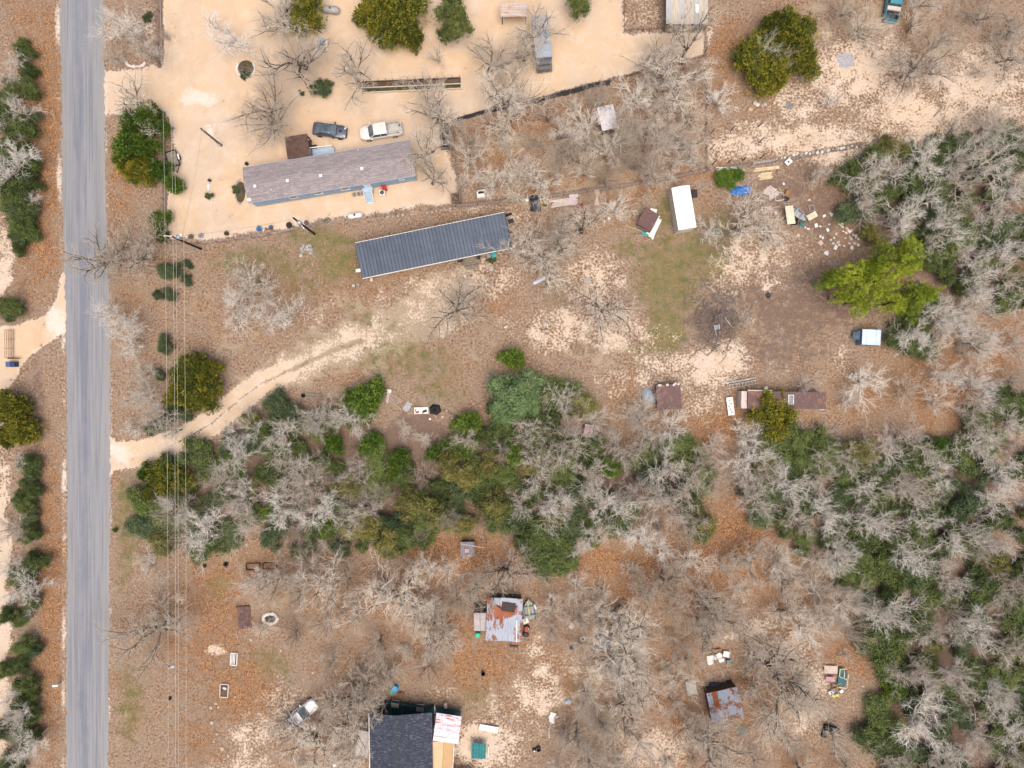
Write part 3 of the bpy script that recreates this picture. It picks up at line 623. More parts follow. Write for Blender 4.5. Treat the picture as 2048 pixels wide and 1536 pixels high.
DLO = [swap(LOK[0], lm_yau), swap(LOK[1], lm_yau)]
PINE = [leafy(81 + i, lobes(40 + i, 7, 3.6, 5.5, 1.7, .6), 330, 34, .36, [lm_pin], 'tuft', 5.0) for i in range(2)]
OPN = leafy(91, lobes(50, 7, 3.4, 4.5, 2.2, .5), 300, 22, .26, [leafmat('loose_oak_foliage', (.055, .075, .02), (.17, .19, .05))], 'leaf', 4.0)
TALLY = {}
def tree(kind, protos, px, py, diam, desc, cat='tree', group=None, ht=None, name=None, i=None, squash=1.0, lab=None):
    """(px,py) = centre of the crown in the photograph, diam in photo pixels"""
    p = protos[rnd.randrange(len(protos)) if i is None else i % len(protos)]
    s = diam / PXM / 2 / p['R']; H_ = ht * (.74 if kind in ('juniper_tree', 'evergreen_shrub', 'live_oak') else 1) if ht else p['top'] * min(max(s, .55), 1.35); sz = H_ / p['top']; cz = p['cz'] * sz
    s *= HC / (HC) * (HC - cz) / HC
    a = rnd.uniform(0, 6.28); x, y = G(px, py, cz)
    ox, oy = p['cx'] * s, p['cy'] * s
    x -= ox * math.cos(a) - oy * math.sin(a); y -= ox * math.sin(a) + oy * math.cos(a)
    o = thing(name or kind, '', cat, (x, y, 0), a, group); o.scale = (s * rnd.uniform(1, 1.12), s * squash * rnd.uniform(.82, 1.05), sz)
    for nm, mk, ok in (('trunk', 'tm', 'ot'), ('crown', 'cm', 'oc')):
        q = obj(nm, p[mk], o)
        if ok in p: q.material_slots[0].link = 'OBJECT'; q.material_slots[0].material = p[ok]
    if lab: o['label'] = lab
    else: defer(o, desc, px, py)
    TALLY[kind] = TALLY.get(kind, 0) + 1
    return o
size = lambda d: 'small' if d < 60 else ('wide' if d > 115 else 'middling')
TAKEN = []   # (px,py,radius) already planted
def plant(spec, kind, protos, word, mul=1.0, **k):
    for ln in spec.replace('\n', ';').split(';'):
        if not ln.strip(): continue
        q = list(map(float, ln.split())); x, y, d = q[:3]; TAKEN.append((x, y, d / 2))
        tree(kind, protos, x, y, d * mul, size(d) + ' ' + word, ht=q[3] if len(q) > 3 else None, **k)
g1 = 'bare trees'; g2 = 'evergreen trees'; g3 = 'evergreen shrubs'; g4 = 'bare shrubs'
plant('''560 22 95;592 115 130;705 135 125;528 225 140 8.5;862 215 140 9;868 345 75 7;1015 180 135 8.5;1350 150 150 8;1375 70 110;1310 120 80;985 110 95 6;1075 60 120;262 200 110 7
560 40 90 6;1045 110 75 5;848 300 100 8;1165 440 90 7;1082 512 140 8;920 610 130 8;1215 625 130 7;1850 125 150 9;1500 440 150 8;1115 480 120 8
195 510 125 9;270 500 110 8;300 1265 185 9.5;790 1195 150 8;640 1170 150 8;545 1165 120 7;712 1392 140 8;610 1490 130 8;700 1470 110 8;1560 1330 160 9;862 1262 140 8;1440 1510 170 8.5;1590 1400 150 8
1260 1400 150 8;1250 1300 150 8;1345 1170 110 8;1015 1150 130 8;1430 1230 110 8;950 1190 80 7''', 'oak_tree', DARKO, 'bare oak with dark limbs', group=g1, mul=1.15)
plant('''455 75 120 7;505 570 150;555 630 120;470 620 110;235 50 110;285 90 100;225 110 70;235 640 100;255 685 90;270 790 80;305 830 110;285 745 80;345 860 60;260 860 50
470 920 110;560 880 120;640 830 110;700 840 110;590 960 130;700 960 100;440 960 80;560 1020 110;480 1030 90;400 1060 120;350 1020 90;640 1020 100;700 1040 90;745 1010 80;930 880 70;900 1040 70 9
1130 800 110;1060 860 110;1140 890 120;1080 940 140;1180 960 120;1240 900 130;1300 870 120;1330 940 120;1220 1010 120;1320 1010 150;1110 1020 110;1040 1010 90;1380 980 110;1290 1080 120;1180 1080 100;1390 1060 90
1430 890 80;1500 920 130;1580 970 130;1510 1000 110;1640 960 110;1700 920 120;1770 900 130;1830 880 90;1740 980 120;1830 980 120;1660 1030 110;1760 1050 110;1850 1040 120;1690 1110 110;1600 1040 100;1880 940 90
1760 340 130;1850 320 130;1930 360 130;1740 400 100;1820 430 130;1900 450 120;1990 430 120;1990 320 130;2040 380 110;1850 500 100;1950 520 120;2030 500 100;1970 580 110;1880 620 110;2040 600 90;1830 670 100;1900 660 80;1640 350 60 5
1960 890 110;2020 960 110;1960 820 110;2030 850 100;1990 1000 110;1930 1080 110;2000 1090 110;1830 1120 110;1900 1160 120;2010 1190 110;1790 1230 130;1870 1270 110;1960 1260 120;1820 1350 120;2030 1300 120;1920 1360 110;1990 1400 100;1850 1450 140;1960 1480 130;2040 1470 100;1790 1530 110;1900 1530 110
30 230 110;20 160 90;25 320 110;30 120 60;50 1180 120;20 1060 90;20 1140 80;30 1440 90;50 1500 100;15 1400 70;65 400 50;40 925 50''', 'oak_tree', OAKP, 'bare oak with pale lichen twigs', group=g1, mul=.86)
plant('535 222 165 8;1015 175 120 7;868 205 110 7;1075 70 100 6;595 110 110 6;560 30 80 5', 'elm_tree', GREYF, 'bare fine-twigged yard tree', group=g1)
# enclosed and southern scrub: lower, finer, greyer
KEEP = [(1216, 235, 42), (1130, 404, 42), (1071, 400, 34), (962, 391, 26), (1010, 1240, 62), (937, 1098, 34), (1433, 1313, 40), (1450, 1412, 60), (1383, 1376, 26), (1672, 1360, 48), (605, 1425, 48), (1105, 1440, 24), (977, 1455, 30), (957, 1502, 36), (800, 1440, 70), (489, 1235, 26), (541, 1237, 26), (1198, 1220, 22), (1207, 1281, 30), (1176, 861, 26), (1166, 1277, 16), (1283, 1265, 22), (1660, 1457, 26), (1785, 20, 40), (1692, 120, 34), (890, 275, 24), (1373, 20, 50), (890, 1450, 50), (723, 1490, 36), (1295, 448, 40), (843, 821, 30)]
def fill(poly, step, protos_fn, dmin, dmax, seed, avoid=.55):
    r = random.Random(seed); P = np.array(poly); x0, y0 = P.min(0); x1, y1 = P.max(0); out_ = []
    tries = int((x1 - x0) * (y1 - y0) / step / step * 9)
    for _ in range(tries):
        x, y = r.uniform(x0, x1), r.uniform(y0, y1)
        if float(inpoly_sd(np.array([x]), np.array([y]), poly)[0]) < 0: continue
        if any(math.hypot(x - a, y - b) < step for a, b in out_) or any(math.hypot(x - a, y - b) < q for a, b, q in KEEP): continue
        out_.append((x, y)); protos_fn(x, y, r.uniform(dmin, dmax), r)
SC1 = [(925, 255), (1250, 175), (1400, 130), (1400, 320), (1240, 360), (1060, 385), (925, 395)]
SC2 = [(1650, -60), (2070, -60), (2070, 110), (1980, 160), (1880, 80), (1820, 40), (1700, 60)]
SC3 = [(470, 1150), (560, 1130), (900, 1130), (930, 1200), (900, 1330), (770, 1370), (640, 1390), (560, 1300), (490, 1230)]
SC4 = [(1080, 1190), (1210, 1150), (1400, 1110), (1620, 1110), (1720, 1180), (1720, 1270), (1600, 1240), (1480, 1240), (1400, 1340), (1230, 1360), (1100, 1270)]
SC5 = [(1110, 1400), (1230, 1360), (1400, 1360), (1400, 1540), (1110, 1560)]
SC6 = [(600, 1400), (720, 1400), (700, 1560), (560, 1560), (560, 1470)]
SC7 = [(1500, 1300), (1620, 1400), (1700, 1430), (1730, 1560), (1520, 1560), (1490, 1450)]
def scrub(words):
    def f(x, y, d, r):
        k = r.random()
        if k < .36: tree('oak_tree', GREYO, x, y, d, size(d) + ' bare grey oak ' + words, group=g1, ht=r.uniform(5, 7.5))
        elif k < .7: tree('elm_tree', GREYF if r.random() < .6 else BROWNF, x, y, d * .9, size(d) + ' bare fine-twigged tree ' + words, group=g1, ht=r.uniform(4.5, 7))
        elif k < .85: tree('bare_shrub', SHR, x, y, d * .6, 'bare grey shrub ' + words, cat='shrub', group=g4, ht=r.uniform(2, 3.4))
        else: tree('elm_tree', FANP, x, y, d * .9, size(d) + ' bare pale-twigged tree ' + words, group=g1, ht=r.uniform(4.5, 7))
    return f
fill(SC1, 40, scrub('in the fenced scrub'), 75, 110, 1)
fill(SC2, 52, scrub('in the top scrub'), 80, 120, 2)
fill(SC3, 54, scrub('on leaf litter'), 80, 115, 3)
fill(SC4, 48, scrub('on orange leaf litter'), 80, 118, 4)
fill(SC5, 52, scrub('in the south yard'), 75, 110, 5)
fill(SC6, 50, scrub('near the SUV'), 75, 105, 6)
fill(SC7, 56, scrub('in the southeast yard'), 80, 110, 7)
plant('1232 412 85 3.5;1620 775 72 4;1735 770 105 4.5;1700 800 60 3.5;1190 840 90 5;1280 830 90 5;1350 850 90 5;1430 960 70;1500 870 90 5;1820 780 90 5;1880 800 80 5;1960 760 100 5.5;1990 690 90 5;1640 1180 120 6;1700 1220 90 6;1620 1260 100 6;1950 620 110 6;1420 460 60 3;1540 470 80 4;1440 195 85 4;290 1130 75 4;', 'elm_tree', FANP, 'bare pale fan-shaped tree', group=g1)
plant('1535 92 62 7;1568 118 52 6.5;500 850 70 7;1660 200 40 3;1990 240 110 6;1920 250 70 5;1570 1130 90 6;2010 250 90 5', 'dead_tree', FANP, 'pale bare tree with fine silvery twigs', group=g1)
plant('400 1040 80 3;360 1060 90 3.4;470 1070 80 3;1290 820 70 3;1350 905 60 3;740 930 60 2.5;650 1090 60 2.6;1490 640 40 1.5;1530 845 60 2;1650 870 70 2.4;1600 860 50 2;1960 680 70 3;1930 700 60 2.6;1580 1060 50 3;1690 1310 36 2;870 110 60 3.5;1760 660 40 1.6;940 940 50 2.4;890 900 50 2.4;1160 1240 60 2.8;1200 1250 60 2.6;1290 1270 50 2.4;1170 1500 90 4;1210 1460 90 4;1130 1480 70 3.5;1230 1530 80 3.5;220 620 50 2;330 70 30 2;315 110 30 2;810 860 45 2;850 880 45 2;1300 1190 60 2.6;1380 530 10 1', 'bare_shrub', SHR, 'bare twiggy shrub', cat='shrub', group=g4)
# named evergreens
plant('385 740 96 6.5;405 790 76 5.5;360 785 60 5;420 740 50 5;340 960 84 5.5;310 985 40 4.5;28 810 84 6;42 860 66 5;10 870 50 5;280 345 64 6;262 330 50 5;800 40 130 8;765 20 100 8;820 70 60 7;605 25 90 7', 'juniper_tree', JUN, 'yellow green juniper', group=g2)
plant('1592 82 118 6.5;1505 120 105 6;1545 150 90 5.5;1600 125 70 6;1550 60 60 6;1555 160 50 5;1545 825 92 5.5;1560 840 50 5', 'juniper_tree', JUN, 'round green juniper', group=g2)
plant('265 295 66 6.5;300 240 54 6.5;270 250 58 6.5;292 290 54 6.5;320 340 44 5;325 258 34 5;250 320 40 5;1028 718 50 4;732 800 82 5;938 845 56 4;905 905 60 4.5;880 905 45 4;745 885 50 4;800 920 48 4;790 940 40 4;1450 358 46 1.8;1475 350 30 1.6;350 370 40 4;320 440 40 4;325 470 30 3;985 815 30 3;700 800 40 4;230 1060 10 1;290 1010 45 3;300 980 30 3;660 1055 50 4;650 1040 40 4', 'juniper_tree', JUG, 'bushy green juniper', group=g2)
plant('1030 790 95 7.5;1055 770 60 7;1010 820 66 7;1050 805 60 7', 'live_oak', LOK, 'sage green live oak', group=g2)
plant('1765 555 100 9;1700 555 84 8.5;1812 512 72 9;1728 600 66 8.5;1825 600 74 8;1657 562 56 8;1780 605 56 8.5;1760 515 60 8.5;1735 545 60 9;1690 590 46 8;1850 590 50 7', 'pine_tree', PINE, 'bright yellow green pine', group=g2, squash=.85)
plant('905 20 62 7;915 52 60 6.5;1160 0 70 7;895 65 40 6', 'live_oak', [OPN], 'loose dark green oak', group=g2)
plant('1860 512 55 5;1845 600 70 4;1095 1110 105 4.6;1060 1085 70 4.4;1130 1120 60 4.2;1400 1060 55 4.5;1720 1140 80 4;1690 1150 55 3.6;1820 660 90 3.6;1850 690 60 3;1640 905 85 4.5;1580 880 75 4.5;1690 920 80 4.5;1610 930 70 4;1745 935 60 4', 'live_oak', DLO, 'dark green rounded evergreen', group=g2)
plant('345 540 42 2.6;375 528 24 1.3;375 560 26 1.4;330 545 36 2.2;340 590 30 2;640 176 44 2.4;657 172 26 1.6;603 186 14 1;722 40 36 2.4;490 150 20 1.4;565 800 30 1.8;418 391 18 1.2;295 35 22 2;318 590 26 2.4;310 855 42 3;345 820 50 3.4;370 830 36 2.8;330 690 40 3.4;320 750 26 2.4;470 380 16 1;15 620 50 3.4;1530 455 20 .8;985 521 14 .7;977 521 10 .6;1435 460 16 .7', 'evergreen_shrub', BLU, 'dark green shrub', cat='shrub', group=g3)
plant('15 200 50 4;50 110 40 3;35 260 70 5;45 300 50 4;60 180 40 4;40 380 75 5;20 390 60 5;55 350 40 4;45 450 56 4;55 470 46 3.5;50 420 50 4;20 620 46 4;55 930 50 3.6;60 975 48 3.6;50 1010 46 3.4;55 1070 40 3.4;75 1120 50 4;20 1230 40 4;45 1235 40 3.4;50 1290 46 3.6;45 1330 44 3.6;55 1370 46 3.6;50 1410 50 4;55 1440 46 4;30 1470 40 3;60 1000 40 3;70 1060 40 3;40 500 30 3', 'evergreen_shrub', YAU, 'dark green roadside shrub', cat='shrub', group=g3)
plant('10 240 60 4;60 330 50 4;15 340 60 4;30 420 60 4;25 180 56 4;65 230 36 3;10 300 50 4;40 470 50 3;70 370 36 3;45 90 30 2.5;60 140 36 3;50 1160 60 4;60 1200 44 3;15 1340 40 3;70 1300 36 3;15 1460 50 4;65 1400 36 3;60 1480 46 3.6;20 1530 60 4;66 960 36 3;40 1000 44 3;62 1035 40 3', 'evergreen_shrub', YAU + BLU, 'rough green verge shrub', cat='shrub', group=g3)
# woodland understorey
F1 = [(290, 930), (330, 905), (430, 880), (480, 830), (545, 810), (700, 815), (745, 870), (760, 940), (860, 950), (930, 865), (990, 850), (1010, 1050), (960, 1080), (870, 1060), (770, 1110), (640, 1110), (540, 1085), (430, 1090), (300, 1110), (275, 1040)]
F2 = [(1000, 850), (1080, 830), (1090, 790), (1170, 800), (1180, 920), (1300, 910), (1420, 920), (1420, 1030), (1400, 1080), (1250, 1060), (1150, 1060), (1110, 1140), (1040, 1080), (1000, 1000)]
F2b = [(1440, 960), (1560, 880), (1720, 900), (1900, 880), (1990, 790), (2070, 770), (2070, 1150), (1900, 1110), (1760, 1170), (1650, 1120), (1580, 1050), (1480, 1010)]
F3 = [(1720, 1190), (1800, 1150), (2070, 1130), (2070, 1560), (1800, 1560), (1750, 1480), (1770, 1380), (1750, 1290)]
F4 = [(1710, 310), (1800, 285), (1960, 285), (2070, 260), (2070, 640), (1990, 600), (1900, 560), (1860, 500), (1760, 490), (1700, 420)]
def under(x, y, d, r):
    k = r.random()
    if k < .58: tree('evergreen_shrub', YAU, x, y, d, size(d) + ' dark green understorey shrub', cat='shrub', group=g3, ht=r.uniform(2.6, 4.2))
    elif k < .74: tree('evergreen_shrub', BLU, x, y, d, size(d) + ' blue green understorey shrub', cat='shrub', group=g3, ht=r.uniform(2.4, 4.0))
    elif k < .86: tree('olive_shrub', OLI, x, y, d * .75, size(d) + ' olive understorey shrub', cat='shrub', group=g3, ht=r.uniform(2.6, 4.4))
    elif k < .92: tree('juniper_tree', JUG, x, y, d * .7, size(d) + ' green understorey juniper', group=g2, ht=r.uniform(3, 4.6))
    else: tree('bare_shrub', BSHR, x, y, d * .7, 'brown twiggy understorey shrub', cat='shrub', group=g4, ht=r.uniform(2, 3.4))
fill(F1, 43, under, 50, 92, 21); fill(F2, 45, under, 55, 98, 22); fill(F2b, 47, under, 52, 100, 23); fill(F3, 45, under, 52, 104, 24); fill(F4, 46, under, 52, 98, 25)
def over(x, y, d, r):
    if r.random() < .6: tree('oak_tree', OAKP, x, y, d, size(d) + ' bare oak with pale lichen twigs', group=g1, ht=r.uniform(6, 8.5))
    else: tree('elm_tree', FANP if r.random() < .6 else GREYF, x, y, d, size(d) + ' bare fine-twigged woodland tree', group=g1, ht=r.uniform(5.5, 8))
fill([(300, 940), (420, 890), (560, 820), (700, 820), (740, 900), (740, 1040), (560, 1070), (330, 1080)], 110, over, 60, 90, 41); fill(F2, 120, over, 60, 95, 42); fill(F2b, 135, over, 60, 95, 43); fill(F3, 125, over, 65, 100, 44); fill(F4, 125, over, 60, 95, 45)
fill([(750, 960), (860, 930), (990, 900), (1000, 1040), (860, 1070), (720, 1110), (650, 1090)], 52, lambda x, y, d, r: tree(*(('bare_shrub', BSHR) if r.random() < .6 else ('olive_shrub', OLI)), x, y, d, 'fuzzy brown thicket shrub', cat='shrub', group=g4, ht=r.uniform(3.4, 5)), 50, 80, 47)
fill([(1850, 640), (1960, 640), (2070, 620), (2070, 770), (1940, 790), (1830, 760)], 62, over, 70, 105, 46)
fill([(380, 960), (560, 900), (740, 980), (740, 1060), (560, 1080), (340, 1080)], 62, lambda x, y, d, r: tree('bare_shrub', BSHR if r.random() < .5 else SHR, x, y, d, 'tall brown thicket shrub', cat='shrub', group=g4, ht=r.uniform(4, 6)), 70, 100, 26)
print('TREES', TALLY)
# ================================================================ BUILDINGS
sh_grey = shingles('grey_brown_shingles', (.31, .265, .26), (.225, .20, .205), (.40, .345, .325))
sh_dark = shingles('charcoal_shingles', (.055, .063, .085), (.036, .042, .06), (.15, .16, .19), .25, .2)
blue_side = mat('pale_blue_siding', (.27, .37, .47), (.22, .31, .40), 1.5, .7)
blue_deck = mat('pale_blue_paint', (.42, .52, .63), (.34, .44, .55), 2, .6)
slate_metal = mat('slate_metal_roof', (.085, .106, .142), (.068, .086, .118), .5, .42, .35, vary=.07)
slate_dark = mat('slate_metal_rib', (.05, .062, .085), (.036, .045, .065), 1, .42, .35)
brown_roof = mat('brown_roofing', (.115, .068, .05), (.075, .045, .035), 1.2, .85)
maroon = rusty('maroon_metal', (.135, .075, .072), (.21, .105, .065), .42, 1.0, rough=.6, metal=.15)
tin = rusty('tin_roof', (.46, .49, .56), (.27, .085, .035), .5, .35, (1, .5, 1))
tin_old = rusty('old_tin_roof', (.28, .31, .37), (.20, .075, .035), .52, .8)
tin_rusted = rusty('rusted_tin', (.27, .10, .045), (.20, .06, .025), .7, 1.2)
tin_warm = rusty('beige_striped_tin', (.56, .50, .41), (.46, .20, .09), .36, .6, (1.5, .3, 1), .8, .0)
tin_orange = rusty('orange_tin', (.56, .47, .42), (.45, .24, .14), .42, .7, (1, 4, 1), .8, .0)
tin_white = rusty('white_streaked_tin', (.62, .63, .68), (.40, .10, .06), .42, .9, (.35, 3, 1))
tin_pale = mat('pale_blue_tin', (.44, .53, .66), (.38, .46, .58), 1.2, .4, .35)
tin_grey = rusty('grey_trailer_roof', (.36, .40, .47), (.22, .2, .2), .3, 1.4)
deck_green = mat('dark_green_decking', (.012, .055, .055), (.008, .03, .034), 2, .75)
tarp_green = mat('green_ribbed_plastic', (.03, .20, .20), (.02, .14, .15), 3, .5)
tan_roof = mat('tan_fibreglass', (.50, .31, .15), (.46, .285, .135), 1, .6); tan_roof2 = mat('cream_fibreglass', (.58, .42, .24), (.54, .39, .22), 1, .6)
pinkwhite = rusty('chalky_white', (.60, .52, .48), (.5, .26, .18), .4, 2.5, metal=.0)
def house(name, label, cat, c4, h, group=None):
    c, L, W, a = frame4(c4, h); return thing(name, label, cat, c, a, group), L, W
def walls(root, L, W, h, m, z0=0.0, ins=.25, name='wall', t=.12):
    hx, hy = L / 2 - ins, W / 2 - ins
    for i, (cx, cy, dx, dy) in enumerate(((0, -hy, 2 * hx, t), (0, hy, 2 * hx, t), (-hx + t / 2, 0, t, 2 * hy - t * 1.02), (hx - t / 2, 0, t, 2 * hy - t * 1.02))):
        B().box((cx, cy, (z0 + h) / 2), (dx, dy, h - z0), m).go(name, root)
def slab4(pts, t, m):
    """slab from 4 top corners, thickness t downwards"""
    b = B(); lo = [(x, y, z - t) for x, y, z in pts]
    b.add(list(pts) + lo, [(0, 1, 2, 3), (7, 6, 5, 4), (0, 4, 5, 1), (1, 5, 6, 2), (2, 6, 7, 3), (3, 7, 4, 0)], m); return b
def window(root, x, y, z, w_, h, t=.03, m=white, side=-1):
    f = B(); q = .09
    f.box((x, y + side * t / 2, z + h / 2), (w_ + q, t, q), m).box((x, y + side * (t / 2 + .02), z - h / 2), (w_ + q * 2, t + .05, q), m)
    f.box((x - w_ / 2, y + side * t / 2, z), (q, t, h - q * 1.1), m).box((x + w_ / 2, y + side * t / 2, z), (q, t, h - q * 1.1), m).box((x, y + side * t / 2, z), (w_ - q * 1.1, t * .7, .04), m)
    o = f.go('window', root); B().box((x, y + side * .012, z), (w_ - q, .028, h - q), glass).go('pane', o); return o
def corrug(w_, L, pitch, amp, m, ax='Y', nseg=3):
    """corrugated sheet w_ wide (x), L long (y), centred, ridges along y"""
    n = max(4, int(w_ / pitch * 4)); V = []; F = []
    for j in range(nseg + 1):
        for i in range(n + 1):
            x = -w_ / 2 + w_ * i / n; V.append((x, -L / 2 + L * j / nseg, amp * (.5 + .5 * math.cos(2 * math.pi * i / 4))))
    for j in range(nseg):
        for i in range(n): a = j * (n + 1) + i; F.append((a, a + 1, a + n + 2, a + n + 1))
    if ax == 'X': V = [(y, x, z) for x, y, z in V]
    return B().add(V, F, m)
def tinroof(root, L, W, z0, z1, m, n=8, pitch=.2, along='Y', amp=.035, over=.02, alts=None, seed=1, cx=0, cy=0, name='roof_sheet'):
    """n sheets side by side; sheets run along `along`; slope from z0 (negative end) to z1"""
    r = random.Random(seed)
    if along == 'Y':
        w_ = L / n; me = corrug(w_ + over, W, pitch, amp, m).mesh(name)
        for i in range(n):
            mm = me
            o = obj(name, mm, root, (cx - L / 2 + w_ * (i + .5), cy + r.uniform(-.04, .04), (z0 + z1) / 2 + (i % 2) * .012), (math.atan2(z1 - z0, W), 0, r.uniform(-.004, .004)))
            if alts and r.random() < alts[1]: o.material_slots[0].link = 'OBJECT'; o.material_slots[0].material = alts[0]
    else:
        w_ = W / n; me = corrug(w_ + over, L, pitch, amp, m, 'X').mesh(name)
        for i in range(n):
            o = obj(name, me, root, (cx + r.uniform(-.04, .04), cy - W / 2 + w_ * (i + .5), (z0 + z1) / 2 + (i % 2) * .012), (0, -math.atan2(z1 - z0, L), r.uniform(-.004, .004)))
            if alts and r.random() < alts[1]: o.material_slots[0].link = 'OBJECT'; o.material_slots[0].material = alts[0]
def posts(root, pts, h, m=wood, w_=.1, name='post', z=0):
    me = B().box((0, 0, h / 2), (w_, w_, h), m).mesh(name)
    for x, y in pts: obj(name, me, root, (x, y, z))
# ---- blue mobile home -------------------------------------------------------
r, L, W = house('mobile_home', 'long pale blue mobile home with grey brown shingle roof beside the sandy yard', 'house', [(484, 335), (820, 280), (832, 351), (498, 406)], 3.1)
EH = 3.05
walls(r, L, W, EH, blue_side, .35, .22)
B().box((0, 0, .175), (L - .36, W - .36, .35), mat('skirting_cream', (.62, .52, .42), (.5, .42, .34), 2, .8)).go('skirting', r)
rf = B(); rh = EH + .75
rf.add([(-L / 2, -W / 2, EH), (L / 2, -W / 2, EH), (L / 2, 0, rh), (-L / 2, 0, rh), (L / 2, W / 2, EH), (-L / 2, W / 2, EH)], [(0, 1, 2, 3), (3, 2, 4, 5)], sh_grey)
rf.add([(-L / 2, -W / 2, EH - .12), (L / 2, -W / 2, EH - .12), (L / 2, 0, rh - .12), (-L / 2, 0, rh - .12), (L / 2, W / 2, EH - .12), (-L / 2, W / 2, EH - .12)], [(3, 2, 1, 0), (5, 4, 2, 3)], sh_grey)
ro = rf.go('roof', r)
fa = B(); fa.box((0, -W / 2 - .02, EH - .08), (L, .035, .17), mat('fascia_blue', (.33, .42, .52), (.3, .38, .47), 2, .6)).box((0, W / 2 + .02, EH - .08), (L, .035, .17), MATS['fascia_blue']); fa.go('fascia', r)
gb = B()
for s in (-1, 1): gb.poly([(s * (L / 2 - .24), -W / 2 + .22, EH - .05), (s * (L / 2 - .24), W / 2 - .22, EH - .05), (s * (L / 2 - .24), 0, rh - .14)], blue_side)
gb.go('gable', r)
B().box((0, 0, rh + .015), (L * .99, .28, .04), sh_grey).go('ridge_cap', ro)
vb = B().box((0, 0, .1), (.34, .34, .22), mat('vent_grey', (.62, .62, .66), (.5, .5, .54), 2, .5)).box((0, 0, .23), (.4, .4, .05), white).mesh('roof_vent')
for px, py in ((512, 374), (577, 363), (643, 353), (725, 339)):
    x, y = loc2(r, px, py, 3.4); obj('roof_vent', vb, r, (x, y, EH + .75 * (1 - abs(y) / (W / 2))))
pv = B().lathe([(.07, 0), (.07, .3)], white, 8).mesh('vent_pipe')
for px, py in ((544, 380), (798, 323), (716, 299)):
    x, y = loc2(r, px, py, 3.4); obj('vent_pipe', pv, r, (x, y, EH + .75 * (1 - abs(y) / (W / 2))))
ys = -W / 2 + .22 - .06
for px, py, w_, h in ((587, 396, 1.05, .95), (637, 388, 1.05, .95), (691, 379, 1.05, .95), (803, 358, .55, .5)):
    x, _ = loc2(r, px, py, 1.9); window(r, x, ys, 1.95, w_, h)
x, _ = loc2(r, 737, 372, 1.3); dz = B().box((x - .1, ys - .02, 1.65), (.95, .05, 2.0), white).go('back_door', r); B().box((x + .25, ys - .07, 1.6), (.06, .06, .06), chrome).go('handle', dz)
dsh = B().lathe([(.0, 0), (.2, .03), (.34, .1)], white, 14).tube([(0, 0, 0), (0, 0, -.3)], .025, chrome, 5); x, y = loc2(r, 499, 399, 3.2)
obj('satellite_dish', dsh.mesh('satellite_dish'), r, (x, y, EH + .35), (R_(60), 0, R_(20)))
# pale blue back stoop: landing, steps, rails
st = thing('back_stoop', 'pale blue painted landing with steps and railings behind the mobile home', 'steps', (*G(737, 380), 0), r.rotation_euler[2] - .02)
B().box((0, .25, .87), (1.5, 1.7, .06), blue_deck).box((-.0, .25, .8), (1.4, 1.6, .08), blue_deck).go('landing', st)
for k in range(5): B().box((.05, -.75 - .27 * k, .72 - .16 * k), (1.05, .25, .05), blue_deck if k < 4 else mat('step_tint', (.5, .62, .62), (.42, .52, .52), 2, .7)).go('step', st)
for s in (-1, 1): B().bar((s * .58 + .05, -.6, 1.5), (s * .58 + .05, -1.85, .95), .06, white).bar((s * .58 + .05, -.6, .0), (s * .58 + .05, -.6, 1.5), .06, white).bar((s * .58 + .05, -1.85, .0), (s * .58 + .05, -1.85, .95), .06, white).go('railing', st)
posts(st, [(-.68, -.5), (.68, -.5), (-.68, .98), (.68, .98)], 1.65, blue_deck, .08)
# brown covered deck on the north side
c4 = [(571, 274), (613, 267), (622, 313), (573, 319)]
p, PL, PW = house('covered_deck', 'dark brown roofed deck joined to the north side of the mobile home', 'porch', c4, 2.7)
nb = 7; me = B().box((0, 0, 0), (PL / nb - .015, PW, .05), brown_roof).mesh('roof_panel')
for i in range(nb): obj('roof_panel', me, p, (-PL / 2 + PL / nb * (i + .5), 0, 2.7 + (i % 2) * .006))
posts(p, [(-PL / 2 + .15, PW / 2 - .15), (PL / 2 - .15, PW / 2 - .15), (-PL / 2 + .15, -PW / 2 + .3), (PL / 2 - .15, -PW / 2 + .3)], 2.66, darkwood, .12)
B().box((0, 0, .4), (PL - .2, PW - .2, .1), darkwood).go('floor', p)
B().bar((PL / 2 - .05, -PW / 2, 1.3), (PL / 2 - .05, PW / 2, 1.3), .08, darkwood).go('railing', p)
q = thing('front_porch', 'narrow pale blue front porch with a long white rail', 'porch', (*G(646, 304), 0), R_(6.5))
B().box((0, -.25, .75), (3.5, .9, .08), blue_deck).go('floor', q)
B().box((0, .2, 1.65), (3.5, .13, .07), white).box((0, .2, .95), (3.5, .06, .05), white).go('railing', q)
posts(q, [(-1.7, .2), (0, .2), (1.7, .2)], 1.6, white, .09)
# ---- dark metal roofed house -------------------------------------------------
r, L, W = house('metal_roofed_house', 'long narrow house under a dark slate blue standing seam metal roof', 'house', [(710, 487), (1009, 425), (1024, 495), (725, 556)], 3.0)
cw = mat('cream_siding', (.50, .44, .36), (.40, .35, .28), 2, .8)
walls(r, L, W, 2.85, cw, 0, .45)
NP = 43; pw = L / NP
pan = B().add([(-pw / 2, -W / 2, 0), (pw / 2, -W / 2, 0), (pw / 2, W / 2, 0), (-pw / 2, W / 2, 0)], [(0, 1, 2, 3)], slate_metal).box((0, 0, -.02), (pw * .98, W, .03), slate_metal)
pan.box((pw / 2 - .05, 0, .035), (.085, W, .07), slate_dark).box((-.02, 0, .006), (.03, W, .012), slate_metal); pm = pan.mesh('roof_panel')
for i in range(NP): obj('roof_panel', pm, r, (-L / 2 + pw * (i + .5), 0, 3.02), (R_(-2.2) * -1, 0, 0))
B().box((0, -W / 2 - .05, 2.86), (L, .1, .18), mat('trim_offwhite', (.72, .66, .58), (.6, .54, .47), 2, .7)).go('fascia', r)
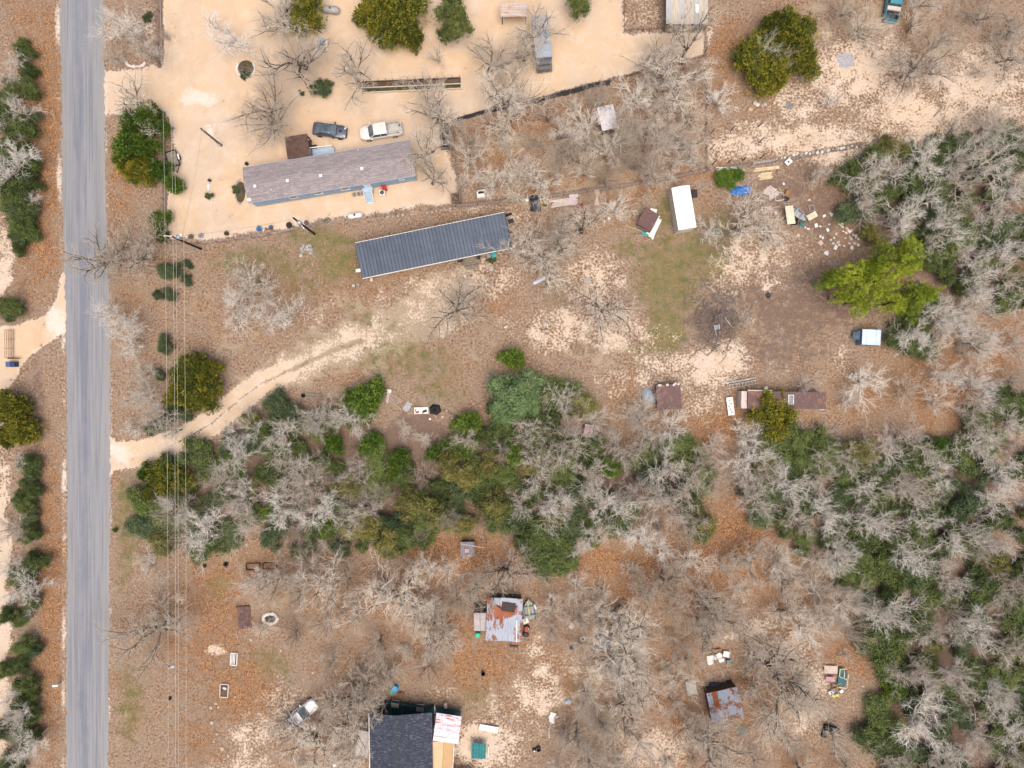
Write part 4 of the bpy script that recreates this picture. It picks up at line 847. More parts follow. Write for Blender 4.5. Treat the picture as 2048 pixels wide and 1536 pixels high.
B().box((0, W / 2 + .04, 3.02), (L, .08, .2), MATS['trim_offwhite']).go('fascia', r)
for s in (-1, 1): B().box((s * (L / 2 + .03), 0, 2.98), (.06, W, .14), slate_dark).go('edge_trim', r)
for fx_ in (-.38, -.2, .02, .2, .34): window(r, fx_ * L, -W / 2 + .45 - .06, 1.6, .9, 1.0)
dk = thing('wooden_porch', 'weathered board porch and steps at the dark roofed house door', 'porch', (*G(941, 520), 0), r.rotation_euler[2])
bm = B().box((0, 0, 0), (1.85, .16, .05), wood).mesh('board')
for k in range(9): obj('board', bm, dk, (0, .75 - .175 * k, .5))
for k in range(2): B().box((0, -.98 - .3 * k, .33 - .17 * k), (1.85, .28, .05), wood).go('step', dk)
for s in (-1, 1): B().bar((s * .95, -.8, 0), (s * .95, -.8, 1.2), .08, wood).bar((s * .95, -.8, 1.15), (s * .95, .8, 1.15), .07, wood).go('railing', dk)
def simplebox(name, label, cat, px, py, w_, d, h, m, rot=0, lid=None, z=0, wheels=False, group=None):
    t = thing(name, label, cat, (*G(px, py), z), R_(rot), group)
    B().box((0, 0, h * .45), (w_ * .92, d * .92, h * .9), m).go('body', t)
    B().box((0, 0, h * .93), (w_, d, h * .1), lid or m).go('lid', t)
    if wheels:
        for s in (-1, 1): B().lathe([(.0, -.03), (.12, -.03), (.12, .03), (0, .03)], rubber, 10, axis='X').go('wheel', t).location = (s * w_ * .4, d * .42, .12)
    return t
simplebox('wheeled_bin', 'bright turquoise lidded bin beside the wooden porch', 'bin', 988, 511, .62, .75, 1.0, mat('turquoise', (.0, .36, .42), (0, .28, .33), 3, .5), 10, wheels=True)
simplebox('storage_crate', 'small grey crate standing left of the turquoise bin', 'crate', 978, 513, .6, .55, .6, mat('grey_plastic', (.28, .26, .25), (.2, .19, .18), 3, .7), 8)
t = thing('gas_grill', 'black grill standing left of the wooden porch', 'grill', (*G(922, 522), 0), r.rotation_euler[2])
B().box((0, 0, .75), (.9, .5, .2), blackp).go('firebox', t); B().lathe([(.25, -.45), (.25, .45)], blackp, 12, (0, 0, .85), 'X').go('hood', t)
for x in (-.4, .4): B().bar((x, -.15, 0), (x, -.15, .7), .05, blackp).bar((x, .15, 0), (x, .15, .7), .05, blackp).go('leg', t)
t = thing('smoker', 'black smoker drum right of the wooden porch', 'grill', (*G(957, 516), 0), 0)
B().lathe([(.0, .3), (.3, .3), (.3, .95), (.22, 1.1), (0, 1.12)], blackp, 14).go('drum', t); posts(t, [(-.2, -.2), (.2, -.2), (0, .22)], .32, blackp, .04, 'leg')
for k, (px, py, lb) in enumerate(((1022, 444, 'black fabric chair behind the dark roofed house east end'), (1020, 466, 'small black stool by the dark roofed house east wall'))):
    t = thing('garden_chair' if k == 0 else 'stool', lb, 'chair', (*G(px, py), 0), R_(20)); s = 1 if k == 0 else .45
    B().box((0, 0, .42 * s + .1), (.8 * s, .6 * s, .06), blackp).go('seat', t)
    if k == 0: B().box((-.1, .38, .72), (.95, .07, .5), blackp, 0, Matrix.Translation((0, .4, .75)) @ Matrix.Rotation(R_(-25), 4, 'X')).go('backrest', t)
    posts(t, [(-.33 * s, -.22 * s), (.33 * s, -.22 * s), (-.33 * s, .22 * s), (.33 * s, .22 * s)], .42 * s + .08, blackp, .04, 'leg')
t = thing('air_conditioner', 'white box hung at the lower left corner of the dark metal roof', 'cooler', (*G(719, 543, 2.2), 0), r.rotation_euler[2])
B().box((0, 0, 2.9), (.62, .36, .42), white).box((0, 0, 3.12), (.66, .4, .03), white).go('casing', t); B().box((-.33, 0, 2.9), (.02, .3, .34), chrome).go('grille', t); B().bar((0, .1, 0), (0, .1, 2.7), .06, chrome).go('bracket', t)
# ---- white carport ------------------------------------------------------------
r, L, W = house('white_carport', 'tall white metal carport shed with cream walls right of the collapsed brown shed', 'shed', [(1345, 375), (1380, 370), (1392.5, 454), (1355, 461)], 2.6)
# long axis is y here
walls(r, L, W, 2.45, cream, 0, .06)
wr = mat('white_enamel', (.86, .84, .79), (.82, .80, .75), 1, .45)
for s in (-1, 1):
    for i in range(6):
        d = W / 6; y0 = -W / 2 + d * i
        a_ = [(0, y0 + .008, 2.85), (0, y0 + d - .008, 2.85), (s * L / 2, y0 + d - .008, 2.55), (s * L / 2, y0 + .008, 2.55)]
        if s > 0: a_ = a_[::-1]
        slab4(a_, .04, wr).go('roof_panel', r)
B().box((0, 0, 2.87), (.22, W, .03), wr).go('ridge_cap', r)
B().box((-.0, -W / 2 + .0, 1.2), (1.6, .05, 2.2), cream).go('door', r)
for k in range(5): B().box((-L / 2 + .03, -W / 2 + W * (k + .5) / 5, 1.2), (.05, .08, 2.3), cream).go('wall_rib', r)
simplebox('freezer_chest', 'black box standing right of the white carport', 'box', 1387, 389, .75, 1.05, .8, blackp, 5)
# ---- pale blue shed -------------------------------------------------------------
r, L, W = house('small_shed', 'small shed with pale blue sheet roof and blue door flap at the wood edge', 'shed', [(1726, 658), (1762, 660), (1761, 690.5), (1725, 689)], 2.2)
bw = mat('slate_blue_board', (.16, .23, .30), (.11, .17, .23), 2, .8)
walls(r, L, W, 2.0, bw, 0, .1); slab4([(-L / 2, -W / 2, 2.05), (L / 2, -W / 2, 2.2), (L / 2, W / 2, 2.2), (-L / 2, W / 2, 2.05)], .04, tin_pale).go('roof', r)
sb = B().box((0, 0, 0), (.03, W, .03), tin_pale).mesh('seam')
for k in (-.25, .25): obj('seam', sb, r, (L * k, 0, 2.15 + k * .15), (0, 0, 0))
fl = B(); fl.add([(-L / 2 - .0, .95, 1.5), (-L / 2, -.35, 1.5), (-L / 2 - .75, -.3, .6), (-L / 2 - .6, .75, .6)], [(0, 1, 2, 3)], bw); fl.add([(-L / 2 - .0, .95, 1.46), (-L / 2, -.35, 1.46), (-L / 2 - .75, -.3, .56), (-L / 2 - .6, .75, .56)], [(3, 2, 1, 0)], bw); fl.go('door_flap', r)
# ---- maroon trailer ---------------------------------------------------------------
r, L, W = house('maroon_trailer', 'long low trailer with a maroon roof under the round juniper', 'trailer', [(1496, 783), (1652, 784), (1652, 819), (1496, 816)], 2.3)
walls(r, L, W, 2.15, pinkwhite, .3, .05)
B().box((0, 0, 2.22), (L, W, .1), maroon).go('roof', r)
for k in range(8): B().box((-L / 2 + L * (k + .5) / 8, 0, 2.275), (.05, W, .02), maroon).go('roof_seam', r)
x, y = loc2(r, 1582, 799, 2.3); fr = B().box((x - .35, y, 2.31), (.1, 1.3, .07), white).box((x + .35, y, 2.31), (.1, 1.3, .07), white).box((x, y + .62, 2.31), (.6, .1, .07), white).box((x, y - .62, 2.31), (.6, .1, .07), white).go('roof_hatch', r); B().box((x, y, 2.29), (.6, 1.1, .03), glass).go('pane', fr)
B().box((-L / 2 - .42, -.02, 1.0), (.8, W * 1.02, 1.9), pinkwhite).go('front_end', r)
B().box((-L / 2 + 1.7, W / 2 + .12, 2.1), (3.4, .16, .08), pinkwhite).go('awning_rail', r)
for s in (-1, 1): B().lathe([(0, -.1), (.34, -.1), (.34, .1), (0, .1)], rubber, 14, axis='Y').go('wheel', r).location = (1.0, s * (W / 2 - .2), .34)
# ---- flat maroon roof shed + silver tarp
r, L, W = house('maroon_sheet_shed', 'low shed under rusty maroon metal sheets next to the silver tarp', 'shed', [(1311, 771), (1358, 767), (1366, 818), (1316, 820)], 1.6)
for k in range(4): B().box((-L / 2 + L * (k + .5) / 4, 0, 1.6 + .012 * (k % 2)), (L / 4 + .02, W, .03), maroon).go('roof_sheet', r)
walls(r, L, W, 1.5, darkwood, 0, .2)
for k, (x, w_) in enumerate(((-1.2, .5), (-.1, .35), (.9, .6), (1.45, .3))): B().box((x, W / 2 - .05, 1.64), (w_, .3, .03), pinkwhite, k * .3).go('patch', r)
def sheetmesh(out, h, m, wav=.12, seed=1, nn=12, thick=.02):
    """draped sheet with outline polygon `out` (local xy), bumpy height"""
    rg = random.Random(seed); P = np.array(out); x0, y0 = P.min(0); x1, y1 = P.max(0); b = B(); n = len(out)
    cx, cy = P.mean(0); rings = 5; V = []; F = []
    pts = []
    for i in range(n):
        for t in (0, .5): a = P[i] * (1 - t) + P[(i + 1) % n] * t; pts.append(a)
    m_ = len(pts)
    for k in range(rings):
        f = 1 - k / rings
        for i, p in enumerate(pts):
            V.append((cx + (p[0] - cx) * f, cy + (p[1] - cy) * f, (h * (1 - f ** 3) if k else .02) + rg.uniform(0, wav) * (1 if k else .2)))
    V.append((cx, cy, h + rg.uniform(0, wav)))
    for k in range(rings - 1):
        for i in range(m_): F.append((k * m_ + i, k * m_ + (i + 1) % m_, (k + 1) * m_ + (i + 1) % m_, (k + 1) * m_ + i))
    for i in range(m_): F.append(((rings - 1) * m_ + i, (rings - 1) * m_ + (i + 1) % m_, rings * m_))
    return b.add(V, F, m)
def pxsheet(name, label, cat, pts, h, m, wav=.12, seed=1):
    cx = sum(p[0] for p in pts) / len(pts); cy = sum(p[1] for p in pts) / len(pts); gx, gy = G(cx, cy)
    L_ = [(G(*p)[0] - gx, G(*p)[1] - gy) for p in pts]; L_ = L_[::-1]
    o = sheetmesh(L_, h, m, wav, seed).go(name); o.location = (gx, gy, 0); return tag(o, label, cat)
pxsheet('tarpaulin', 'crumpled silver blue tarp lying left of the maroon sheet shed', 'tarp', [(1290, 774), (1303, 779), (1310, 792), (1312, 808), (1302, 805), (1291, 809), (1284, 805), (1284, 785)], .5, mat('silver_tarp', (.42, .48, .55), (.34, .40, .47), 3, .45, .2), .16, 4)
pxsheet('tarpaulin', 'bright blue tarp spread flat near the north fence', 'tarp', [(1461, 375), (1500, 370), (1501, 388), (1478, 392), (1463, 392)], .3, mat('blue_tarp', (.03, .20, .62), (.04, .16, .45), 2, .5), .12, 5)
# ---- rusty tin shed (south) ------------------------------------------------------------
r, L, W = house('tin_shed', 'silver tin shed with big rust stain on its roof in the south yard', 'shed', [(975, 1194), (1045, 1197), (1043, 1284), (972, 1281)], 2.5)
walls(r, L, W, 2.3, darkwood, 0, .2)
tinroof(r, L, W, 2.45, 2.6, tin, 8, .16, 'Y', .04, seed=4)
x, y = loc2(r, 1017, 1214, 2.6); B().box((x, y, 2.675), (1.9, 1.3, .03), mat('black_felt', (.045, .04, .042), (.075, .05, .04), 3, .95), -.1).go('felt_patch', r)
rg_ = random.Random(8); x, y = loc2(r, 1010, 1228, 2.6)
top = [(-1.55 + .25 * k, 1.15 + rg_.uniform(-.25, .25)) for k in range(14)]; bot = [(1.7 - .17 * k, -.75 + .9 * max(0, (12 - k) / 12) ** 1.5 + (rg_.uniform(.0, .5) if k % 2 else -.1)) for k in range(20)]
V_ = [(x + a_, y + b_, 2.645) for a_, b_ in bot + top]; c_ = len(V_)
B().add(V_ + [(x, y + .4, 2.645)], [(k, (k + 1) % c_, c_) for k in range(c_)], tin_rusted).go('rust_stain', r)
x, y = loc2(r, 1034, 1262, 2.6); B().bar((x, y - 1.6, 2.58), (x - .12, y + 1.5, 2.66), .14, white, .04).go('white_batten', r)
q, QL, QW = house('lean_to', 'pale grey lean-to roof joined to the left of the tin shed', 'shed', [(948, 1226), (974, 1226), (972, 1261), (947, 1262)], 2.1)
for k in range(2): B().box((-QL / 4 + QL / 2 * k, 0, 2.1), (QL / 2 - .06, QW, .04), mat('weathered_sheet', (.42, .38, .38), (.33, .30, .30), 2, .7)).go('roof_sheet', q)
posts(q, [(-QL / 2 + .1, -QW / 2 + .1), (-QL / 2 + .1, QW / 2 - .1), (QL / 2 - .2, -QW / 2 + .1)], 2.08, darkwood, .09)
# ---- patched tin shed (south-east)
r, L, W = house('patched_shed', 'patched grey tin shed with rust streaks under the bare oaks', 'shed', [(1411, 1387), (1472, 1373), (1491, 1438), (1428, 1451)], 2.3)
walls(r, L, W, 2.1, darkwood, 0, .15)
tinroof(r, L, W * .52, 2.2, 2.35, tin_old, 6, .18, 'Y', .04, cy=W * .24, alts=(tin_rusted, .12), seed=3)
tinroof(r, L * 1.02, W * .52, 2.08, 2.19, tin_old, 6, .18, 'Y', .04, cy=-W * .25, alts=(tin_rusted, .35), seed=6)
o, OL, OW = house('roof_sheet_stack', 'flat grey board sheet lying upper left of the patched tin shed', 'sheet', [(1371, 1363), (1391, 1360), (1395, 1388), (1375, 1392)], .5)
B().box((0, 0, .45), (OL, OW, .05), mat('grey_board', (.40, .39, .37), (.3, .29, .27), 2, .85)).go('sheet', o); posts(o, [(-.5, -.7), (.5, -.7), (-.5, .7), (.5, .7)], .42, wood, .09, 'leg')
# ---- chicken coop
r, L, W = house('chicken_coop', 'small chicken coop with grey board roof and wire run at the wood edge', 'coop', [(920, 1084), (948, 1084), (950, 1113), (922, 1114)], 1.6)
walls(r, L, W, 1.45, darkwood, 0, .1); bm = B().box((0, 0, 0), (L / 7 - .02, W, .03), mat('grey_plank', (.24, .22, .24), (.17, .155, .17), 2, .85, vary=.15)).mesh('roof_board')
for k in range(7): obj('roof_board', bm, r, (-L / 2 + L / 7 * (k + .5), 0, 1.55 + .008 * (k % 2)))
B().box((-.1, -.2, 1.6), (.55, .5, .08), mat('pinkish_board', (.5, .36, .34), (.4, .3, .28), 3, .8)).go('roof_patch', r)
B().bar((-L / 2, .8, 1.64), (L / 2 + 1.4, .15, 1.5), .07, pinkwhite).go('pole', r)
q = B()
for x in (L / 2 + .1, L / 2 + 1.7):
    for y in (-.8, .8): q.bar((x, y, 0), (x, y, 1.3), .07, darkwood)
q.bar((L / 2 + .1, .8, 1.3), (L / 2 + 1.7, .8, 1.3), .06, darkwood).bar((L / 2 + .1, -.8, 1.3), (L / 2 + 1.7, -.8, 1.3), .06, darkwood).bar((L / 2 + 1.7, -.8, 1.3), (L / 2 + 1.7, .8, 1.3), .06, darkwood).bar((L / 2 + .9, -.8, 1.3), (L / 2 + .9, .8, 1.3), .05, darkwood)
q.go('run_frame', r)
# ---- long grey trailer (north)
r, L, W = house('grey_trailer', 'long grey flat-roofed trailer standing among the north yard oaks', 'trailer', [(1060, 32), (1093, 29), (1108, 112), (1076, 116)], 2.9)
walls(r, L, W, 2.75, mat('grey_siding', (.22, .24, .27), (.15, .16, .18), 2, .7), .4, .05)
nb = 6; me = B().box((0, 0, 0), (L, W / nb - .02, .07), tin_grey).mesh('roof_panel')
for k in range(nb): obj('roof_panel', me, r, (0, -W / 2 + W / nb * (k + .5), 2.82))
B().box((0, -W / 2 - .55, 1.05), (L * .95, 1.1, .9), mat('dull_grey_nose', (.16, .155, .16), (.1, .1, .1), 2.5, .7)).box((0, -W / 2 - .3, 1.7), (L * .85, .55, .6), MATS['dull_grey_nose']).go('nose', r)
for y in (-.9, .1):
    for s in (-1, 1): B().lathe([(0, -.1), (.36, -.1), (.36, .1), (0, .1)], rubber, 14, axis='X').go('wheel', r).location = (s * (L / 2 - .2), y, .36)
r, L, W = house('tile_roof_shed', 'small open shed with orange and white ribbed roof in the north yard', 'shed', [(1003, 8), (1056, 8), (1053, 34), (1000, 34)], 2.3)
tinroof(r, L, W, 2.3, 2.4, tin_orange, 10, .25, 'X', .05, seed=9)
posts(r, [(-L / 2 + .2, -W / 2 + .15), (L / 2 - .2, -W / 2 + .15), (-L / 2 + .2, W / 2 - .15), (L / 2 - .2, W / 2 - .15)], 2.25, darkwood, .12)
B().box((0, W / 2 - .2, 1.1), (L - .5, .08, 2.1), darkwood).go('back_wall', r)
# ---- barn (top)
r, L, W = house('striped_barn', 'beige and rust striped metal barn roof cut by the top edge', 'barn', [(1333, -50), (1416, -50), (1416, 48), (1332, 48)], 2.9)
walls(r, L, W, 2.7, wood, 0, .3)
tinroof(r, L, W, 2.85, 3.0, tin_warm, 9, .2, 'Y', .045, seed=2, alts=(rusty('grey_tin', (.5, .5, .5), (.4, .18, .09), .25, .8, (1, .4, 1), .8, .0), .18))
x, y = loc2(r, 1394, 18, 3); B().box((x, y, 3.06), (.5, 1.2, .03), white).go('skylight', r)
# ---- white sheet roof in the scrub
r, L, W = house('white_roof_shed', 'small shed with crumpled white sheet roof in the fenced scrub', 'shed', [(1194, 215), (1226, 208), (1237, 254), (1205, 262)], 2.1)
walls(r, L, W, 1.95, darkwood, 0, .15)
for k in range(3): B().box((-L / 3 + L / 3 * k, 0, 2.05 + .02 * (k % 2)), (L / 3 + .03, W, .03), mat('white_sheet', (.72, .69, .72), (.60, .56, .58), 1.5, .5)).go('roof_sheet', r)
B().box((-L / 2 - .15, .3, 1.9), (.22, W * .6, .06), pinkwhite).go('loose_board', r)
# ---- dark shingled house with green deck
r, L, W = house('shingled_house', 'house with charcoal shingle roof cut by the bottom edge', 'house', [(750, 1428), (872, 1426), (858, 1560), (728, 1562)], 3.2)
for cx_, cy_, dx_, dy_ in ((0, W / 2 - 2.6, L - .7, .12), (0, -W / 2 + .35, L - .7, .12), (-L / 2 + .35, -1.1, .12, W - 3.1), (L / 2 - .35, -1.1, .12, W - 3.1)): B().box((cx_, cy_, 1.5), (dx_, dy_, 3.0), cw).go('wall', r)
posts(r, [(-L / 2 + .4, W / 2 - .3), (0, W / 2 - .3), (L / 2 - .4, W / 2 - .3)], 3.0, deck_green, .12)
rf = B(); e, rh = 3.1, 3.9; xr = -L * .08
rf.add([(-L / 2, -W / 2, e), (xr, -W / 2, rh), (xr, W / 2, rh), (-L / 2, W / 2, e), (L / 2, -W / 2, e), (L / 2, W / 2, e)], [(0, 1, 2, 3), (1, 4, 5, 2)], sh_dark)
ro = rf.go('roof', r); B().box((xr - .12, 0, rh - .0), (.1, W, .03), blackp).box((xr + .2, 0, rh - .02), (.08, W, .03), blackp).go('ridge_cap', ro)
B().box((-L / 2 - .03, 0, e - .04), (.1, W, .16), white).go('gutter', r)
for s in (-1, 1):
    B().poly([(-L / 2 + .35, s * (W / 2 - .34), e), (L / 2 - .35, s * (W / 2 - .34), e), (xr, s * (W / 2 - .34), rh - .1)], cw).go('gable', r)
dk = thing('green_deck', 'dark green painted deck wrapping the north end of the shingled house', 'deck', (*G(855, 1415), 0), 0)
def P2(px, py): x, y = G(px, py, .6); return x - dk.location.x, y - dk.location.y
pl = [P2(782, 1398), (P2(818, 1405)), P2(866, 1412), P2(872, 1425), P2(868, 1432), P2(866, 1455), P2(752, 1455), P2(756, 1428)]
nb_ = 24
for k in range(nb_):
    u0, u1 = k / nb_, (k + .9) / nb_; A_, B_ = P2(760, 1400), P2(868, 1413); ta = (A_[0] + (B_[0] - A_[0]) * u0, A_[1] + (B_[1] - A_[1]) * u0); tb = (A_[0] + (B_[0] - A_[0]) * u1, A_[1] + (B_[1] - A_[1]) * u1); yb_ = P2(800, 1455)[1]
    slab4([(ta[0], yb_, .6), (tb[0], yb_, .6), (tb[0], tb[1], .6), (ta[0], ta[1], .6)], .05, deck_green).go('deck_board', dk)
rr_ = B()
for i in range(3):
    a, c = pl[i], pl[i + 1]; rr_.bar((*a, 1.5), (*c, 1.5), .07, deck_green).bar((*a, 1.0), (*c, 1.0), .05, deck_green)
    for t in (0, .5): rr_.bar((a[0] + (c[0] - a[0]) * t, a[1] + (c[1] - a[1]) * t, 0), (a[0] + (c[0] - a[0]) * t, a[1] + (c[1] - a[1]) * t, 1.5), .08, deck_green)
rr_.go('railing', dk)
b = B(); b.poly([(*P2(872, 1413), .6), (*P2(872, 1424), .6), (*P2(921, 1433), .6), (*P2(922, 1421), .6)][::1], deck_green); b.go('side_deck', dk)
B().bar((*P2(869, 1411), .6), (*P2(871, 1425), .6), .1, white, .8).go('gate', dk)
r2, L2, W2 = house('tin_awning', 'white ribbed tin awning with rust streaks right of the shingled house', 'awning', [(872, 1426), (923, 1433), (917, 1488), (867, 1481)], 2.9)
tinroof(r2, L2, W2 * .83, 2.85, 2.95, tin_white, 9, .22, 'X', .035, cy=W2 * .085, seed=12)
B().box((0, -W2 * .42, 2.92), (L2, W2 * .16, .05), white).go('end_sheet', r2)
posts(r2, [(L2 / 2 - .15, -W2 / 2 + .2), (L2 / 2 - .15, W2 / 2 - .2)], 2.8, white, .1)
r3, L3, W3 = house('flat_annex', 'annex with two-tone tan flat roof at the bottom edge', 'annex', [(867, 1482), (911, 1487), (900, 1560), (855, 1560)], 2.8)
walls(r3, L3, W3, 2.65, cw, 0, .06)
B().box((-L3 * .23, 0, 2.72), (L3 * .54, W3, .1), tan_roof2).go('roof_half', r3); B().box((L3 * .27, 0, 2.73), (L3 * .44, W3, .1), tan_roof).go('roof_half', r3)
B().box((L3 / 2 + .05, 0, 2.7), (.09, W3, .14), white).go('gutter', r3)
r4, L4, W4 = house('board_patio_cover', 'weathered grey board patio cover left of the shingled house', 'awning', [(718, 1460), (743, 1464), (736, 1516), (710, 1510)], 2.4)
bm = B().box((0, 0, 0), (L4 / 6 - .02, W4, .04), mat('bleached_board', (.50, .45, .42), (.34, .30, .28), 1.5, .85, stretch=(5, .7, 1), vary=.12)).mesh('board')
for k in range(6): obj('board', bm, r4, (-L4 / 2 + L4 / 6 * (k + .5), 0, 2.4 + .01 * (k % 2)))
posts(r4, [(-L4 / 2 + .1, -W4 / 2 + .1), (-L4 / 2 + .1, W4 / 2 - .1)], 2.35, wood, .1)
r5, L5, W5 = house('green_canopy', 'square ribbed green canopy on the sand right of the tan annex', 'canopy', [(944, 1486), (972, 1487), (971, 1518), (942, 1517)], 1.1)
tinroof(r5, L5, W5, 1.1, 1.15, tarp_green, 5, .3, 'Y', .06, seed=5)
posts(r5, [(-L5 / 2 + .15, -W5 / 2 + .15), (L5 / 2 - .15, -W5 / 2 + .15), (-L5 / 2 + .15, W5 / 2 - .15), (L5 / 2 - .15, W5 / 2 - .15)], 1.05, galv, .06)
t = thing('green_strip_roof', 'narrow dark green roof strip at the bottom edge below the canopy', 'awning', (*G(925, 1536), 0), 0)
for k in range(5): B().box((-1.2 + .62 * k, -.15, 1.0 + .01 * (k % 2)), (.6, .8, .05), mat('teal_green_sheet', (.01, .12, .11), (.01, .08, .08), 2, .6)).go('sheet', t)
posts(t, [(-1.4, -.2), (1.4, -.2)], .98, galv, .06); B().box((.0, .1, 1.07), (.9, .1, .03), galv).go('bracket', t)
# collapsed brown shed
t = thing('collapsed_shed', 'collapsed shed of brown and white panels left of the white carport', 'shed', (*G(1293, 447), 0), R_(-28))
B().box((-.05, .1, .75), (2.3, 2.7, .06), maroon, 0, Matrix.Translation((-.1, .1, .75)) @ Matrix.Rotation(R_(9), 4, 'Y') @ Matrix.Rotation(R_(-4), 4, 'X')).go('fallen_roof', t)
B().box((0, 0, 0), (.32, .42, .05), white).go('roof_patch', t).location = (.45, -.1, .8)
for k, (x, y, w_, d, z, a) in enumerate(((1.35, -.1, .75, 2.9, .35, .05), (.05, 1.75, 1.0, 1.0, .4, .3), (.75, 1.4, .8, .7, .5, -.25), (1.6, -.9, .3, 1.6, .3, .2), (1.0, -1.2, .9, .3, .3, 0))):
    B().box((x, y, z), (w_, d, .05), white, a).go('wall_panel', t)
for k, (x, y, l_, a) in enumerate(((-1.2, -1.5, 2.6, .15), (.4, -1.8, 2.4, .5), (1.4, -1.9, 1.6, .8))): B().box((x, y, .15 + .05 * k), (l_, .09, .07), newwood, a).go('stud', t)
B().box((.4, -1.55, .3), (.8, .35, .12), teal).go('teal_panel', t)
walls(t, 2.4, 2.6, .65, wood, 0, .2, 'broken_wall', .08)
# ================================================================ VEHICLES
def paint(name, c, metal=.4):
    if name in MATS: return MATS[name]
    m, n, l, b = nt(name, .32, metal, .5); v = coords(n, l); f = noise(n, l, v, 2.2, 5)
    l.new(mix(n, l, sstep(n, l, f, .4, .75), c, tuple(x * .8 + .03 for x in c)), b.inputs['Base Color']); b.inputs['Coat Weight'].default_value = .4; MATS[name] = m; return m
def vehicle(label, cat, px, py, rot, L, W, pm, kind, name='parked_car', bedm=None, roofrail=False, bedstuff=None, sunroof=False):
    t = thing(name, label, cat, (*G(px, py, .6), 0), R_(rot)); hw = W / 2; x0 = -L / 2; x1 = L / 2
    P = dict(sedan=dict(xa=.2, xb=.04, xc=-.22, xd=-.41, zb=.93, zr=1.44, hood=.88, tail=.98), suv=dict(xa=.19, xb=.02, xc=-.43, xd=-.48, zb=1.1, zr=1.78, hood=1.05, tail=1.1),
             pickup=dict(xa=.27, xb=.155, xc=-.135, xd=-.148, zb=1.2, zr=1.85, hood=1.15, tail=1.2))[kind]
    def ztop(u):
        if kind == 'pickup': return P['zb'] if u < .27 else P['hood'] - .12 * max(0, (u - .3) / .2) ** 1.5
        return (P['tail'] - .08 * max(0, (-u - .4) / .1)) if u < -.36 else (P['zb'] if u < P['xa'] else P['hood'] - .22 * max(0, (u - .28) / .22) ** 1.6)
    xs = [-.5, -.49, -.47, -.43, -.38, -.32, -.25, -.158, -.05, .05, .15, .21, .27, .32, .38, .43, .46, .485, .5]; bedc = kind == 'pickup'
    V = []; F = []
    for u in xs:
        e = abs(u) * 2; k = 1 - (.34 if u > 0 else .2) * max(0, (e - .72) / .28) ** 2.4; k *= 1 - .03 * (1 - e) if False else 1
        y = hw * k; z = ztop(u); zb = .3 + (.12 if e > .93 else 0)
        V += [(u * L, yy, zz) for yy, zz in ((-y * .9, zb), (-y * .985, .5), (-y, z * .72), (-y * .95, z * .95), (-y * .8, z), (-y * .4, z + .03), (0, z + .04), (y * .4, z + .03), (y * .8, z), (y * .95, z * .95), (y, z * .72), (y * .985, .5), (y * .9, zb))]
    n = 13
    for i in range(len(xs) - 1):
        for j in range(n - 1):
            if bedc and xs[i + 1] <= -.155 and 3 < j < 8: continue
            F.append((i * n + j, i * n + j + 1, (i + 1) * n + j + 1, (i + 1) * n + j)[::-1])
        F.append((i * n, (i + 1) * n, (i + 1) * n + n - 1, i * n + n - 1)[::-1])
    F.append(tuple(range(n))); F.append(tuple(reversed(range((len(xs) - 1) * n, len(xs) * n))))
    if bedc: F = F[:-2] + [tuple(reversed(range((len(xs) - 1) * n, len(xs) * n))), (0, 1, 2, 3, 9, 10, 11, 12)]
    body = B().add(V, F, pm).go('body', t, True)
    # seams: hood front line, cowl, doors
    sm_ = B().box((P['xa'] * L + .06, 0, P['hood'] + .045), (.12, W * .72, .02), blackp).go('cowl', t)
    for s in (-1, 1): B().box((.24 * L, s * hw * .60, P['hood'] + .01), (.4 * L * .5, .02, .02), blackp).go('hood_seam', t)
    xa, xb, xc, xd = [P[k] * L for k in ('xa', 'xb', 'xc', 'xd')]; zb, zr = P['zb'] - .02, P['zr']; yb, yr = hw * .90, hw * .70
    if kind != 'sedan': yr = hw * .78
    G_ = [(xa, -yb, zb), (xa, yb, zb), (xd, yb, zb), (xd, -yb, zb), (xb, -yr, zr), (xb, yr, zr), (xc, yr, zr), (xc, -yr, zr)]
    cab = B().add(G_, [(4, 5, 6, 7), (1, 2, 6, 5), (3, 0, 4, 7)], glass).go('side_glass', t)
    B().add([G_[0], G_[1], G_[5], G_[4]], [(0, 1, 2, 3)], mat('windshield_glass', (.13, .17, .185), (.08, .11, .125), 1.2, .1, spec=.8)).go('windshield', t)
    B().add([G_[3], G_[7], G_[6], G_[2]], [(0, 1, 2, 3)], MATS['windshield_glass']).go('rear_window', t)
    # roof skin
    V = []; F = []; nx, ny = 6, 6
    for i in range(nx + 1):
        for j in range(ny + 1):
            a, c = i / nx, j / ny; V.append((xb + .05 + (xc - xb - .1) * a, (-yr - .03) + (2 * yr + .06) * c, zr + .015 + .05 * math.sin(math.pi * c) * (.5 + .5 * math.sin(math.pi * a))))
    for i in range(nx):
        for j in range(ny): k = i * (ny + 1) + j; F.append((k, k + 1, k + ny + 2, k + ny + 1))
    k = len(V); V += [(xb + .05, -yr - .03, zr - .05), (xb + .05, yr + .03, zr - .05), (xc - .05, yr + .03, zr - .05), (xc - .05, -yr - .03, zr - .05)]
    F += [(k, k + 1, ny, 0), (k + 1, k + 2, (nx + 1) * (ny + 1) - 1, ny), (k + 2, k + 3, nx * (ny + 1), (nx + 1) * (ny + 1) - 1), (k + 3, k, 0, nx * (ny + 1))]
    rf = B().add(V, F, pm).go('roof', t, True)
    if sunroof: B().box((xb - .55, 0, zr + .075), (.45, .78, .02), glass).go('sunroof', rf); B().lathe([(0, 0), (.2, 0), (.2, .02), (0, .03)], blackp, 16, (.33 * L, .05, P['hood'] + .04)).go('hood_spot', t)
